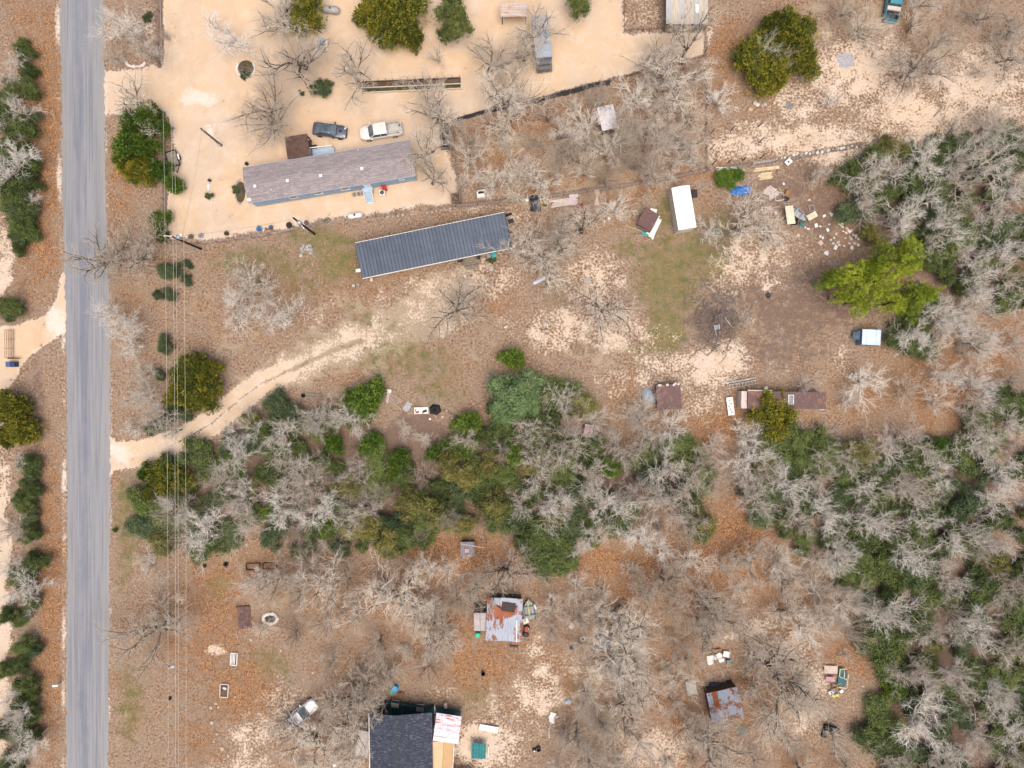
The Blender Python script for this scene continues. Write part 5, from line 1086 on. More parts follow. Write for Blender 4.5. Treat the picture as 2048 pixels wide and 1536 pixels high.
    if roofrail:
        for s in (-1, 1): B().box(((xb + xc) / 2, s * yr * .95, zr + .1), ((xb - xc) * .85, .05, .05), blackp).go('roof_rail', rf)
        for xx in (.3, -.5, -1.3): B().box((xb - 1.2 + xx, 0, zr + .1), (.06, yr * 1.8, .03), blackp).go('cross_bar', rf)
        B().box((xb - .9, 0, zr + .075), (.8, .8, .015), mat('pale_roof_panel', (.45, .45, .42), (.35, .35, .33), 3, .5)).go('roof_panel', rf); B().box((xb - 2.0, 0, zr + .075), (.8, .85, .015), MATS['pale_roof_panel']).go('roof_panel', rf)
    for s in (-1, 1):
        B().bar((xa, s * yb, zb), (xb, s * yr, zr), .09, pm).go('pillar', t); B().bar((xd, s * yb, zb), (xc, s * yr, zr), .11, pm).go('pillar', t)
        xm = (xb + xc) / 2; B().bar((xm, s * (yb + .01), zb), (xm, s * (yr + .02), zr), .08, pm).go('pillar', t)
        mr = B().box((xa - .25, s * (hw + .14), zb + .12), (.16, .26, .18), pm if kind != 'sedan' else blackp).go('wing_mirror', t)
        B().box((x1 - .22, s * hw * .62, .74), (.2, .34, .13), mat('lamp_glass', (.7, .7, .66), (.5, .5, .5), 4, .15), s * -.5).go('headlight', t)
        B().box((x0 + .08, s * hw * .74, .85), (.1, .26, .16), mat('tail_lamp', (.35, .02, .02), (.25, .01, .01), 4, .25)).go('tail_light', t)
        B().box((xb - .3, s * (hw + .005), .78), (.16, .03, .03), chrome).go('door_handle', t)
        for xx in (.32 * L, -.3 * L):
            wl_ = B().lathe([(.2, -.11), (.33, -.11), (.35, -.06), (.35, .06), (.33, .11), (.2, .11)], rubber, 18, axis='Y').go('wheel', t); wl_.location = (xx, s * (hw - .08), .35)
            B().lathe([(0, .0), (.2, .0), (.21, .02)], chrome, 12, (0, s * .1, 0), 'Y').go('rim', wl_)
    B().box((x1 - .03, 0, .45), (.12, W * .74, .2), blackp if kind != 'pickup' else chrome).go('front_bumper', t)
    B().box((x0 + .0, 0, .5), (.14, W * .86, .16), chrome if kind == 'pickup' else pm).go('rear_bumper', t)
    if bedc:
        bm_ = bedm or mat('bed_liner', (.50, .47, .43), (.36, .34, .31), 2, .7); a, c = x0 + .12, -.16 * L
        bd = B().box(((a + c) / 2, 0, .72), (c - a, W * .8, .06), bm_).go('bed_floor', t)
        for s in (-1, 1): B().box(((a + c) / 2, s * (hw * .83), .98), (c - a, .05, .5), bm_).go('bed_wall', t)
        B().box((c + .03, 0, 1.0), (.06, W * .8, .5), bm_).go('bed_wall', t); B().box((x0 + .08, 0, .98), (.07, W * .82, .5), pm).go('tailgate', t)
        if bedstuff == 'junk':
            B().box((a + .3, .5, .82), (.7, .25, .12), blackp).box((a + .3, .5, .89), (.5, .12, .03), white).go('tool_tray', t); B().box((a + .2, -.45, .79), (.25, .3, .1), mat('rust_brown_box', (.2, .1, .06), (.14, .08, .05), 3, .8)).go('small_box', t)
        if bedstuff == 'toolbox': B().box((c - .35, 0, 1.28), (.55, W * .94, .3), mat('pale_toolbox', (.66, .60, .54), (.52, .47, .42), 2, .6)).go('toolbox', t)
    return t
vehicle('dark grey blue sedan with a sunroof parked on the sandy yard', 'car', 660, 261.5, -7.5, 4.75, 1.85, paint('slate_paint', (.10, .115, .15), .5), 'sedan', sunroof=True)
vehicle('pearl silver crew cab pickup parked right of the dark sedan', 'pickup', 763, 263, 188.5, 6.0, 2.0, paint('champagne_paint', (.72, .68, .63), .15), 'pickup', 'parked_pickup', bedstuff='junk')
vehicle('silver SUV with dark windshield parked near the lower left sand patch', 'suv', 604, 1426, 37, 5.1, 1.95, paint('silver_paint', (.55, .55, .56), .35), 'suv', 'parked_suv', roofrail=True)
vehicle('old cyan pickup with dark empty bed at the top right edge', 'pickup', 1785, 5, 82, 5.6, 2.0, paint('cyan_paint', (.05, .27, .36), .1), 'pickup', 'old_pickup', bedm=mat('dark_bed', (.06, .07, .085), (.03, .035, .045), 2, .7), bedstuff='toolbox')
t = thing('covered_buggy', 'small black utility buggy parked left of the round yellow tub', 'buggy', (*G(1071, 406, .6), 0), R_(93))
B().add(*(lambda V, F: (V, F))([(x, y, z) for x, w_, z0, z in ((-1.15, .5, .4, .75), (-.9, .66, .35, .95), (-.3, .7, .35, 1.25), (.25, .68, .35, 1.3), (.45, .66, .35, .95), (.95, .6, .35, .85), (1.15, .42, .4, .65)) for y, z in ((-w_, z0), (-w_, z * .8), (-w_ * .8, z), (w_ * .8, z), (w_, z * .8), (w_, z0))], [(i * 6 + j, (i + 1) * 6 + j, (i + 1) * 6 + (j + 1) % 6, i * 6 + (j + 1) % 6) for i in range(6) for j in range(6)] + [(5, 4, 3, 2, 1, 0), tuple(range(36, 42))]), mat('black_cover', (.028, .032, .045), (.05, .055, .07), 2, .45)).go('body', t, True)
B().box((-.5, 0, 1.24), (.06, 1.2, .06), blackp).box((.1, 0, 1.34), (.06, 1.2, .05), blackp).go('roll_bar', t)
for x in (-.75, .75):
    for s in (-1, 1): B().lathe([(0, -.1), (.27, -.1), (.27, .1), (0, .1)], rubber, 14, axis='Y').go('wheel', t).location = (x, s * .68, .27)
# small utility trailer under the hedge
t = thing('utility_trailer', 'small dark framed flat trailer beside the roadside juniper hedge', 'trailer', (*G(346, 318, .5), 0), R_(-72))
B().box((0, 0, .55), (2.1, 1.45, .06), mat('grey_deck_board', (.25, .22, .18), (.17, .15, .12), 2, .9)).go('deck', t)
f = B()
for y in (-.76, .76): f.box((0, y, .66), (2.25, .1, .22), blackp)
for x in (-1.1, 1.1): f.box((x, 0, .66), (.1, 1.44, .22), blackp)
f.go('frame', t); B().bar((1.1, .6, .5), (2.0, 0, .5), .08, blackp).bar((1.1, -.6, .5), (2.0, 0, .5), .08, blackp).go('tow_bar', t)
for s in (-1, 1): B().lathe([(.0, -.1), (.33, -.1), (.33, .1), (0, .1)], rubber, 14, axis='Y').go('wheel', t).location = (0, s * .9, .33); B().box((0, s * .9, .72), (.8, .24, .04), blackp if s < 0 else white).go('mudguard', t)
# ================================================================ UTILITY POLES AND WIRES
def upole(label, bx, by, tx, ty, m, arm, can, pname='utility_pole'):
    b = Vector((*G(bx, by), 0)); 
    # top height from the lean of the image
    r0 = math.hypot(bx - 1024, by - 768); r1 = math.hypot(tx - 1024, ty - 768); h = HC * (1 - r0 / r1)
    t = thing(pname, label, 'pole', tuple(b), 0)
    B().tube([(0, 0, 0), (0, 0, h)], .17, m, 10, .12).go('pole', t)
    return t, h, b
WT = []
t1, h1, b1 = upole('dark utility pole with a crossarm and transformer beside the road fence', 402, 498, 346, 473.5, polewood, True, True)
B().box((-.55, .15, h1 - .35), (1.5, .12, .14), mat('pale_crossarm', (.62, .56, .5), (.5, .45, .4), 2, .8), -.12).go('crossarm', t1)
ins = B().lathe([(.03, 0), (.07, .05), (.05, .12), (.08, .16), (0, .24)], white, 10).mesh('insulator')
for x, y in ((-1.22, .24), (-.3, .16), (.12, .1)): obj('insulator', ins, t1, (x, y, h1 - .25))
B().lathe([(0, 0), (.26, 0), (.28, .1), (.28, .85), (.18, .95), (0, 1)], galv, 16, (.42, .12, h1 - 1.3)).go('transformer', t1)
B().lathe([(0, 0), (.2, 0), (.2, .6), (0, .65)], white, 12, (.75, .35, h1 - 1.1)).box((.3, .0, h1 - .9), (.5, .08, .08), galv).go('capacitor', t1)
t2, h2, b2 = upole('dark utility pole with a grey transformer below the mobile home', 629, 468, 587, 436, polewood, True, True)
B().lathe([(0, 0), (.27, 0), (.29, .1), (.29, .9), (.18, 1.0), (0, 1.05)], galv, 16, (.45, -.35, h2 - 1.7)).go('transformer', t2)
B().box((.2, -.15, h2 - 1.2), (.5, .08, .08), galv, -.6).go('bracket', t2); B().lathe([(0, 0), (.09, 0), (.09, .5), (0, .5)], white, 10, (.85, -.95, h2 - 2.0)).bar((.5, -.5, h2 - 1.6), (.85, -.95, h2 - 1.7), .05, galv).go('fuse_cutout', t2)
t3, h3, b3 = upole('plain grey wooden service pole standing alone in the sandy yard', 443, 291, 404, 254, greywood, False, False)
B().box((.1, -.1, h3 - .3), (.35, .1, .08), galv).go('bracket', t3); B().box((0, -.2, .9), (.3, .16, .4), galv).go('meter_box', t3)
t = tag(B().tube([(*G(597, 461), .05), (*G(596, 466, .3), .3), (*G(594, 472, 2.0), 2.0)], .04, mat('yellow_guard', (.6, .5, .05), (.5, .4, .04), 3, .5), 6).go('guy_guard'), 'thin yellow guy wire guard leaning at the second utility pole', 'wire guard')
def wire(pts, label, r=.016, group=None, sag=.5, n=14, m=None):
    V = []
    for i in range(len(pts) - 1):
        a, b = Vector(pts[i]), Vector(pts[i + 1])
        for k in range(n + (1 if i == len(pts) - 2 else 0)):
            t = k / n; p = a.lerp(b, t); p.z -= sag * 4 * t * (1 - t); V.append(p)
    o = B().tube(V, r, m or wirem, 4).go('power_line'); return tag(o, label, 'wire', group)
hh = 8.6
for k, (tx, mx, bx, nm) in enumerate(((317, 330, 336, 'leftmost of the four lines running beside the road'), (332, 346, 350, 'second from left of the four roadside lines'), (339, 352, 356, 'third from left of the four roadside lines'), (355, 367.5, 371.5, 'rightmost of the four lines running beside the road'))):
    z = h1 - .1 if k != 3 else h1 - .3
    P = [(*G(tx - 7, -250, z), z), (*G(mx, 471, z), z), (*G(bx - 1, 1850, z), z)]
    wire(P, 'pale power wire, ' + nm, .019, 'roadside power lines', .45, 18)
wire([(b1.x + .2, b1.y + .2, h1 - .4), (b2.x, b2.y, h2 - .2)], 'pale service wire between the two dark utility poles', .014, None, .35)
wire([(b2.x, b2.y, h2 - .5), (b2.x - 3.2, b2.y + 0.3, h2 - 1.2), (b1.x + 2, b1.y + 1.6, h1 - 1.4)][:1] + [(b1.x + .4, b1.y + .3, h1 - 1.1)], 'lower telephone wire between the two dark utility poles', .010, None, .7, 14, mat('dark_cable', (.12, .11, .1), (.08, .07, .07), 1, .6))
x, y = G(510, 385, 3.5); wire([(b3.x, b3.y, h3 - .3), (b1.x + .4, b1.y + .3, h1 - 1.5)], 'thin dark cable from the grey service pole to the leaning dark pole', .009, None, .6, 14, MATS['dark_cable'])
# ================================================================ FENCES
def fence(name, label, pts, h, step, m, pr=.05, wires=3, wm=None, rails=0, hz=0.0, jit=.06, cat='fence', wr=.008):
    W_ = [Vector((*G(*p), 0)) for p in pts]; t = thing(name, label, cat, tuple(W_[0]), 0); o = W_[0]
    me = B().tube([(0, 0, -.05), (0, 0, h)], pr, m, 6, pr * .85).mesh('post'); rr = random.Random(len(pts) * 7 + int(h * 10)); tops = []
    for i in range(len(W_) - 1):
        a, b = W_[i] - o, W_[i + 1] - o; n = max(1, int((b - a).length / step))
        for k in range(n + (i == len(W_) - 2)):
            p = a.lerp(b, k / n); s = rr.uniform(.85, 1.15); ob = obj('post', me, t, tuple(p), (rr.uniform(-jit, jit), rr.uniform(-jit, jit), 0), (1, 1, s)); tops.append(p)
    for k in range(wires):
        z = h * (k + 1) / (wires + .3); q = B()
        q.tube([(p.x, p.y, z) for p in tops], wr, wm or galv, 3); q.go('wire', t)
    for k in range(rails):
        z = h * (k + .7) / rails
        for i in range(len(tops) - 1): B().bar((*tops[i].xy, z), (*tops[i + 1].xy, z), .07, m).go('rail', t)
    return t
fence('wire_fence', 'wire fence along the left edge of the sandy yard', [(322, -40), (323, 130)], 1.2, 2.4, darkwood)
fence('wire_fence', 'wire fence between the road hedge and the sandy yard', [(326, 225), (330, 400), (333, 485)], 1.2, 2.4, darkwood)
fence('wire_fence', 'low wire fence separating the mobile home yard from the mown grass', [(400, 488), (470, 480), (540, 470), (600, 458), (650, 445), (735, 436)], 1.0, 2.2, darkwood, .04)
fence('wire_fence', 'sagging wire fence running along the south side of the fenced scrub', [(912, 414), (1000, 406), (1080, 397), (1220, 378), (1340, 358), (1413, 342)], 1.1, 3.0, darkwood, .05)
fence('wire_fence', 'wire fence from the scrub corner towards the right hand wood', [(1413, 342), (1500, 332), (1600, 316), (1720, 292)], 1.1, 3.0, darkwood, .05)
fence('wire_fence', 'wire fence running down the right side of the fenced scrub', [(1408, 60), (1410, 150), (1411, 250), (1413, 342)], 1.3, 2.2, darkwood, .06)
fence('wire_fence', 'wire fence on the left side of the fenced scrub', [(905, 245), (906, 300), (916, 350), (921, 408)], 1.2, 1.8, darkwood, .05)
t = fence('rail_fence', 'rusty rail fence continuing right of the black silt fence', [(1252, 157), (1300, 143), (1360, 130), (1410, 114)], 1.3, 2.6, rustm, .05, 0, None, 2)
t = fence('corral_fence', 'leaning brown stake corral fence below the barn', [(1247, -30), (1247, 66), (1325, 62)], 1.2, .8, mat('brown_stake', (.22, .12, .08), (.14, .08, .055), 3, .9), .05, 0, None, 1, jit=.25)
# black silt fence
t = thing('silt_fence', 'black silt fence curving along the sandy yard and the scrub', 'fence', (*G(905, 243), 0), 0); o = Vector(t.location)
pts = [(905, 243), (930, 234), (975, 221), (1020, 211), (1065, 202), (1110, 190), (1150, 180), (1190, 168), (1220, 163), (1250, 154)]
rr = random.Random(4); fine = []
for i in range(len(pts) - 1):
    for k in range(6): q = k / 6; fine.append(Vector((*G(pts[i][0] + (pts[i + 1][0] - pts[i][0]) * q, pts[i][1] + (pts[i + 1][1] - pts[i][1]) * q), 0)) - o)
for i in range(0, len(fine) - 6, 6):
    b = B(); V = []
    for k, p in enumerate(fine[i:i + 7]): w_ = .22 + .30 * (i / len(fine)) + rr.uniform(0, .15); hgt = .6 + rr.uniform(-.1, .1); V += [(p.x + .02, p.y - w_, .03), (p.x, p.y, hgt), (p.x + .02, p.y + .05, .02)]
    F = [(k * 3 + j, (k + 1) * 3 + j, (k + 1) * 3 + j + 1, k * 3 + j + 1) for k in range(6) for j in range(2)]
    b.add(V, F, mat('black_fabric', (.022, .022, .025), (.045, .045, .05), 3, .8)).go('fabric', t)
pm_ = B().box((0, 0, .5), (.05, .05, 1.1), darkwood).mesh('stake')
for i in range(0, len(fine), 3): p = fine[i]; obj('stake', pm_, t, (p.x, p.y + .06, 0), (rr.uniform(-.1, .1), rr.uniform(-.1, .1), 0))
# corral posts standing on their own
pm_ = B().tube([(0, 0, 0), (0, 0, 1.9)], .075, mat('dark_post', (.09, .045, .035), (.05, .028, .024), 3, .85), 7, .07).mesh('fence_post')
for k, (px, py) in enumerate(((1421, 268), (1461, 262), (1516, 254), (1421, 299), (1518, 285), (1425, 329), (1456, 326), (1485, 321.5), (1520, 317))):
    o = obj('fence_post', pm_, None, (*G(px, py), 0), (0, 0, 0), (1, 1, rnd.uniform(.85, 1.15)))
    o['category'] = 'post'; o['group'] = 'bare posts of the sandy pen'
    o['label'] = 'lone dark fence post in the sandy pen, ' + ['top left', 'top middle', 'top right', 'middle left', 'middle right', 'bottom left corner', 'second in the bottom row', 'third in the bottom row', 'bottom right corner'][k]
# cattle gate and end post
t = thing('cattle_gate', 'rusty tube cattle gate lying open across the sandy side drive', 'gate', (*G(33, 688), 0), R_(90))
for k in range(6): B().tube([(-1.95, 0, .3 + .2 * k), (1.95, 0, .3 + .2 * k)], .03, rustm, 6).go('rail', t)
for x in (-1.95, -.65, .65, 1.95): B().bar((x, 0, .25), (x, 0, 1.35), .06, rustm).go('upright', t)
t.rotation_euler = (R_(-52), 0, R_(90)); t.location.z = .1
tag(B().tube([(*G(27, 717), .5), (*G(45, 717), .5)], .08, rustm, 8).tube([(*G(27, 717), 0), (*G(27, 717), 1.2)], .08, rustm, 8).go('gate_post'), 'rusty gate post and stub rail below the cattle gate', 'post')
for k, (px, lb) in enumerate(((25, 'left blue wheeled bin below the cattle gate'), (34, 'right dark blue wheeled bin below the cattle gate'))):
    simplebox('wheeled_bin', lb, 'bin', px, 729, .6, .75, 1.0, mat('navy_plastic', (.03, .06, .16), (.02, .04, .11), 3, .5) if k else mat('slate_blue_plastic', (.08, .13, .22), (.06, .1, .17), 3, .5), 3, wheels=True, group='bins by the cattle gate')
# ================================================================ YARD OBJECTS
def tank(label, px, py, L, r_, m, rot):
    t = thing('propane_tank', label, 'tank', (*G(px, py, .6), 0), R_(rot)); h = L / 2 - r_
    prof = [(0, -L / 2)] + [(r_ * math.sin(a), -h - r_ * math.cos(a)) for a in (.4, .8, 1.2, 1.57)] + [(r_ * math.sin(a), h + r_ * math.cos(a)) for a in (1.57, 1.2, .8, .4)] + [(0, L / 2)]
    B().lathe(prof, m, 18, (0, 0, r_ + .2), 'X').go('vessel', t, True); B().lathe([(0, 0), (.16, 0), (.16, .14), (0, .2)], mat('dark_dome', (.12, .10, .09), (.08, .07, .06), 3, .6), 12, (0, 0, 2 * r_ + .18)).go('dome_lid', t)
    for x in (-h * .7, h * .7): B().box((x, 0, .14), (.18, r_ * 1.6, .28), concrete).go('leg', t)
tank('white propane tank lying in the sand below the mobile home', 710, 431, 2.1, .38, white, 9)
tank('grey propane tank under bare branches near the top edge', 662, 20, 2.6, .5, mat('tank_grey', (.36, .36, .35), (.28, .28, .28), 2, .5), -6)
t = thing('air_conditioner', 'white square air conditioner with black fan beside the pale blue steps', 'air conditioner', (*G(766, 388), 0), R_(8))
B().box((0, 0, .4), (.78, .78, .78), white).go('casing', t); B().lathe([(0, 0), (.28, 0), (.3, .02), (0, .03)], blackp, 18, (0, 0, .8)).go('fan_grille', t); B().box((0, 0, .83), (.5, .03, .02), chrome, .6).go('blade_bar', t)
t = thing('wheeled_bin', 'red wheeled bin between the air conditioner and the mobile home', 'bin', (*G(770, 378), 0), R_(20)); B().box((0, 0, .4), (.55, .7, .8), redp).go('body', t); B().box((0, 0, .84), (.62, .78, .06), redp).go('lid', t)
simplebox('storage_box', 'black storage box beside the brown covered deck', 'box', 630, 299, .95, .75, .8, blackp, 10)
t = thing('firewood_pile', 'short row of pale logs and buckets under the mobile home wall', 'woodpile', (*G(716, 389), 0), R_(8))
for k in range(6): B().lathe([(0, -.25), (.12, -.25), (.12, .25), (0, .25)], wood if k % 2 else mat('grey_bucket', (.45, .43, .4), (.33, .31, .3), 3, .8), 9, axis='Y').go('log', t).location = (-.75 + .3 * k, 0, .12 + .1 * (k % 2))
# picnic tables
def picnic(label, px, py, rot, m, seatm, z=0, s=1.0, group=None):
    t = thing('picnic_table', label, 'table', (*G(px, py, z + .5), z), R_(rot), group); t.scale = (s, s, s)
    for k in range(4): B().box((0, -.3 + .2 * k, .75), (1.8, .18, .04), m).go('table_board', t)
    for q in (-.72, .72): B().box((0, q, .45), (1.8, .26, .04), seatm).go('bench', t)
    for x in (-.65, .65): B().bar((x, -.7, 0), (x, -.2, .72), .07, m).bar((x, .7, 0), (x, .2, .72), .07, m).bar((x, -.8, .4), (x, .8, .4), .06, m).go('leg', t)
picnic('grey blue picnic table with white benches in the north yard', 643, 89, 90, mat('blue_grey_plank', (.30, .36, .43), (.22, .27, .33), 2, .7), white)
picnic('left brown picnic table on the dark green deck', 790, 1409, -6, wood, mat('grey_slat', (.30, .28, .27), (.2, .19, .18), 3, .8), .6, .62, 'deck tables')
picnic('right brown picnic table on the dark green deck', 840, 1417, -4, wood, MATS['grey_slat'], .6, .62, 'deck tables')
t = thing('plastic_chair', 'white plastic chair above the picnic table', 'chair', (*G(647, 64), 0), R_(150))
B().box((0, 0, .42), (.5, .5, .05), white).go('seat', t); B().box((0, .26, .72), (.5, .05, .55), white).go('backrest', t); posts(t, [(-.2, -.2), (.2, -.2), (-.2, .2), (.2, .2)], .42, white, .04, 'leg')
# planter bed, long
t = thing('raised_bed', 'long narrow raised bed with pale timber edging in the north yard', 'planter', (*G(824, 174), 0), R_(2.5))
for y, m_ in ((.9, darkwood), (.05, mat('pale_kerb', (.62, .50, .38), (.5, .4, .3), 3, .9)), (-.62, MATS['pale_kerb'])):
    for k in range(7): B().box((-6 + 2 * k, y, .2), (1.98, .12, .4), m_).go('edging_board', t)
for x in (-7.1, 7.05): B().box((x, -.28, .2), (.14, .8, .4), MATS['pale_kerb']).go('edging_board', t)
B().box((0, -.29, .12), (14, .62, .24), mat('green_soil', (.07, .085, .035), (.045, .04, .025), 2.5, 1)).go('soil', t); B().box((0, .47, .06), (14, .75, .12), mat('brown_soil', (.14, .09, .06), (.08, .055, .04), 2, 1)).go('soil', t)
for k in range(14): B().bar((-6.8 + 1.05 * k, .98, 0), (-6.8 + 1.05 * k, 1.02, .9), .05, darkwood).go('stake', t)
# stones
def rockmesh(seed, m=stone):
    r = random.Random(seed); b = B(); V = []; F = []; nu, nv = 8, 5
    for i in range(nv + 1):
        th = math.pi * i / nv
        for j in range(nu):
            ph = 2 * math.pi * j / nu; q = r.uniform(.82, 1.12); V.append((math.sin(th) * math.cos(ph) * q, math.sin(th) * math.sin(ph) * q, math.cos(th) * .62 * q))
    for i in range(nv):
        for j in range(nu): F.append((i * nu + j, (i + 1) * nu + j, (i + 1) * nu + (j + 1) % nu, i * nu + (j + 1) % nu))
    return b.add(V, F, m).mesh('rock')
RK = [rockmesh(i) for i in range(5)]; RKW = [rockmesh(i, mat('chalk_stone', (.72, .68, .62), (.55, .5, .45), 3, .95, vary=.1)) for i in range(5)]
RKD = [rockmesh(i, mat('grey_stone', (.46, .43, .39), (.24, .22, .20), 2.4, .95, bump=.5, vary=.15)) for i in range(5)]
def rock(px, py, d, label, group, protos=RK, cat='rock', name='rock', h=1.0):
    s = d / PXM / 2; o = obj(name, rnd.choice(protos), None, (*G(px, py), s * .3), (0, 0, rnd.uniform(0, 6)), (s, s * rnd.uniform(.75, 1.05), s * h)); o['category'] = cat
    if group: o['group'] = group
    if label.endswith('*'): defer(o, label[:-1], px, py)
    else: o['label'] = label
    return o
for k, (px, py, lb) in enumerate(((607, 492, 'top left'), (614, 494, 'top middle'), (620, 491, 'top right'), (611, 498, 'centre left'), (603, 498, 'outer left'), (622, 499, 'outer right'), (605, 503, 'lower left'), (621, 506, 'lower right'), (602, 511, 'bottom left'), (616, 499, 'centre'))):
    rock(px, py, 8.5, 'round grey boulder in the ring on the mown grass, ' + lb, 'boulder ring on the mown grass', RKD, h=.85)
for px, py, d, lb, pr in ((1509, 206, 11, 'largest pale boulder of the cluster below the round junipers', RK), (1514, 210, 9, 'white boulder in the middle of the pale cluster', RKW), (1500, 219, 10, 'tan boulder lowest in the pale cluster', [rockmesh(7, mat('tan_stone', (.5, .38, .24), (.4, .3, .19), 2, .95))]), (1529, 209, 9, 'dark and white boulder rightmost of the pale cluster', RKD)): rock(px, py, d, lb, 'pale boulder cluster', pr)
# stone rings
def ring(name, label, cat, px, py, rx, ry, n, pr, a0=0, a1=360, d=6, extra=None):
    t = thing(name, label, cat, (*G(px, py), 0), 0)
    for k in range(n):
        a = R_(a0 + (a1 - a0) * k / n); s = d / PXM / 2 * rnd.uniform(.8, 1.2)
        obj('stone', rnd.choice(pr), t, (rx / PXM * math.cos(a), ry / PXM * math.sin(a), s * .4), (0, 0, rnd.uniform(0, 6)), (s, s * .8, s))
    if extra: extra(t)
    return t
ring('tree_ring', 'pale stone ring round the base of a leaning shrub in the north yard', 'stone ring', 492, 137, 18, 18, 26, RKW, 150, 400, 6, lambda t: B().lathe([(0, .08), (1.0, .06), (1.2, 0)], mat('dark_mulch', (.10, .08, .05), (.06, .05, .03), 2, 1), 16).go('mulch', t))
ring('fire_pit', 'white stone fire pit full of charred wood under bare branches', 'fire pit', 541, 1237, 14, 10, 20, RKW, d=8, extra=lambda t: (B().lathe([(0, .1), (.8, .05)], mat('ash_char', (.05, .045, .045), (.16, .15, .15), 3, 1), 12).go('ash', t), [B().bar((rnd.uniform(-.6, .6), rnd.uniform(-.4, .4), .15), (rnd.uniform(-.6, .6), rnd.uniform(-.4, .4), .3), .12, darkwood).go('charred_log', t) for _ in range(7)]))
ring('stone_ring', 'ring of dark stones above the rusty tin shed', 'stone ring', 937, 1157, 12, 11.5, 20, RKD, d=5)
ring('flower_bed', 'curved stone edged flower bed at the left end of the mobile home', 'flower bed', 481, 384, 11, 24, 22, RK, 90, 290, 4, lambda t: B().lathe([(0, .06), (.5, .06), (.6, .0)], MATS['dark_mulch'], 14).go('mulch', t).__setattr__('scale', (1.2, 2.6, 1)))
ring('rock_border', 'pale rock border below the bare trees at the driveway mouth', 'rock border', 272, 126, 18, 8, 12, RKW, 180, 370, 7)
ring('white_rubble_strip', 'broken curve of white rubble below the white shingles', 'rubble', 1120, 1466, 22, 34, 14, RKW, 100, 200, 3.5)
ring('white_rubble_strip', 'white rubble curve right of the dense grey shrubs', 'rubble', 1205, 1476, 26, 30, 16, RKW, -60, 60, 3.5)
# pots and tyres along the fence
def pot(px, py, d, m, label, group='pots and tyres along the fence', dark=True, name='flower_pot', cat='pot'):
    t = thing(name, label, cat, (*G(px, py), 0), 0, group); r_ = d / PXM / 2
    B().lathe([(0, .02), (r_ * .75, 0), (r_, .45), (r_ * .9, .46), (r_ * .8, .38), (0, .36)], m, 14).go('bowl', t)
    b = B(); rr = random.Random(int(px))
    for k in range(9): a = rr.uniform(0, 6.28); b.bar((0, 0, .36), (math.cos(a) * r_ * 1.1, math.sin(a) * r_ * 1.1, rr.uniform(.5, .8)), .02, darkwood)
    b.go('dead_stems', t); return t
def tyre(px, py, d, label, group=None, m=rubber, z=0):
    r_ = d / PXM / 2; o = B().lathe([(r_ * .55, .02), (r_ * .95, 0), (r_, .05), (r_, .17), (r_ * .95, .22), (r_ * .55, .2), (r_ * .55, .02)], m, 18).go('tyre', None, True); o.location = (*G(px, py), z); return tag(o, label, 'tyre', group)
pot(384, 474, 10, greywood, 'brown pot nearest the leaning utility pole'); pot(404, 472.5, 9, galv, 'grey metal pot second from the leaning utility pole'); pot(455, 468, 9, darkwood, 'dark pot third along the fence from the leaning pole')
pot(520, 459, 11, bluep, 'blue glazed pot with dark soil along the fence'); pot(543.5, 456, 9, mat('dusky_blue', (.08, .12, .22), (.05, .08, .15), 3, .5), 'small dusky blue pot right of the blue glazed pot')
pot(580, 451.5, 12, rubber, 'wide black tyre planter left of the transformer pole'); pot(614, 446.5, 9, mat('mauve_pot', (.2, .14, .17), (.13, .1, .12), 3, .7), 'mauve pot right of the transformer pole'); pot(656, 441, 10, wood, 'brown round pot by the dry weeds'); pot(421, 362, 6, mat('plum_pot', (.08, .05, .08), (.05, .03, .05), 3, .6), 'small plum pot above the white planter figure')
pot(495, 329, 7, blackp, 'small black pot at the upper left corner of the mobile home', None)
t = thing('garden_ornament', 'small white reclining garden ornament above the round shrub', 'ornament', (*G(418.5, 374), 0), R_(86)); B().lathe([(0, -.55), (.18, -.5), (.22, 0), (.16, .45), (0, .5)], white, 10, (0, 0, .22), 'X').go('figure', t, True); B().box((-.0, 0, .05), (1.0, .45, .1), white).go('base', t)
for px, py in ((400, 382), (398, 408), (422, 410), (424, 404), (411, 396)): rock(px, py, 4, 'tiny pale stone*', 'yard stones', RKW)
pxw = mat('fawn_board', (.5, .42, .34), (.38, .31, .25), 2, .85, vary=.1)
def boards(name, label, cat, px, py, rot, n, L, w_, m, z=.05, spread=.1, seed=1, group=None):
    t = thing(name, label, cat, (*G(px, py), 0), R_(rot), group); rr = random.Random(seed)
    for k in range(n): B().box((rr.uniform(-.12, .12) * L, (k - (n - 1) / 2) * (w_ + spread), z + .03 * (k % 2)), (L * rr.uniform(.85, 1), w_, .04), m, rr.uniform(-.04, .04)).go('board', t)
    return t
boards('board_stack', 'stack of white boards lying by the fence above the green bush', 'boards', 1457, 338, 2, 4, 3.0, .12, white, spread=.02)
boards('board_stack', 'long yellowish timber lying right of the white boards', 'boards', 1537, 337, 6, 2, 3.8, .22, mat('yellow_timber', (.62, .52, .32), (.5, .4, .24), 2, .8), spread=.02)
boards('board_stack', 'short yellow and white boards below the yellowish timber', 'boards', 1532, 352, 6, 5, 1.9, .18, MATS['yellow_timber'], spread=.02, seed=3)
boards('long_pallets', 'long row of grey pallet boards right of the yellow tub', 'boards', 1130, 404.5, 8, 4, 3.6, .24, mat('greyish_board', (.60, .53, .47), (.48, .42, .37), 2, .85), .12, .02)
boards('board_stack', 'pink white panel stack at the end of the pallet boards', 'boards', 1146, 400, 5, 3, 1.3, .5, mat('pinkish_white', (.6, .5, .5), (.5, .42, .42), 2, .7), .2, .02, 4)
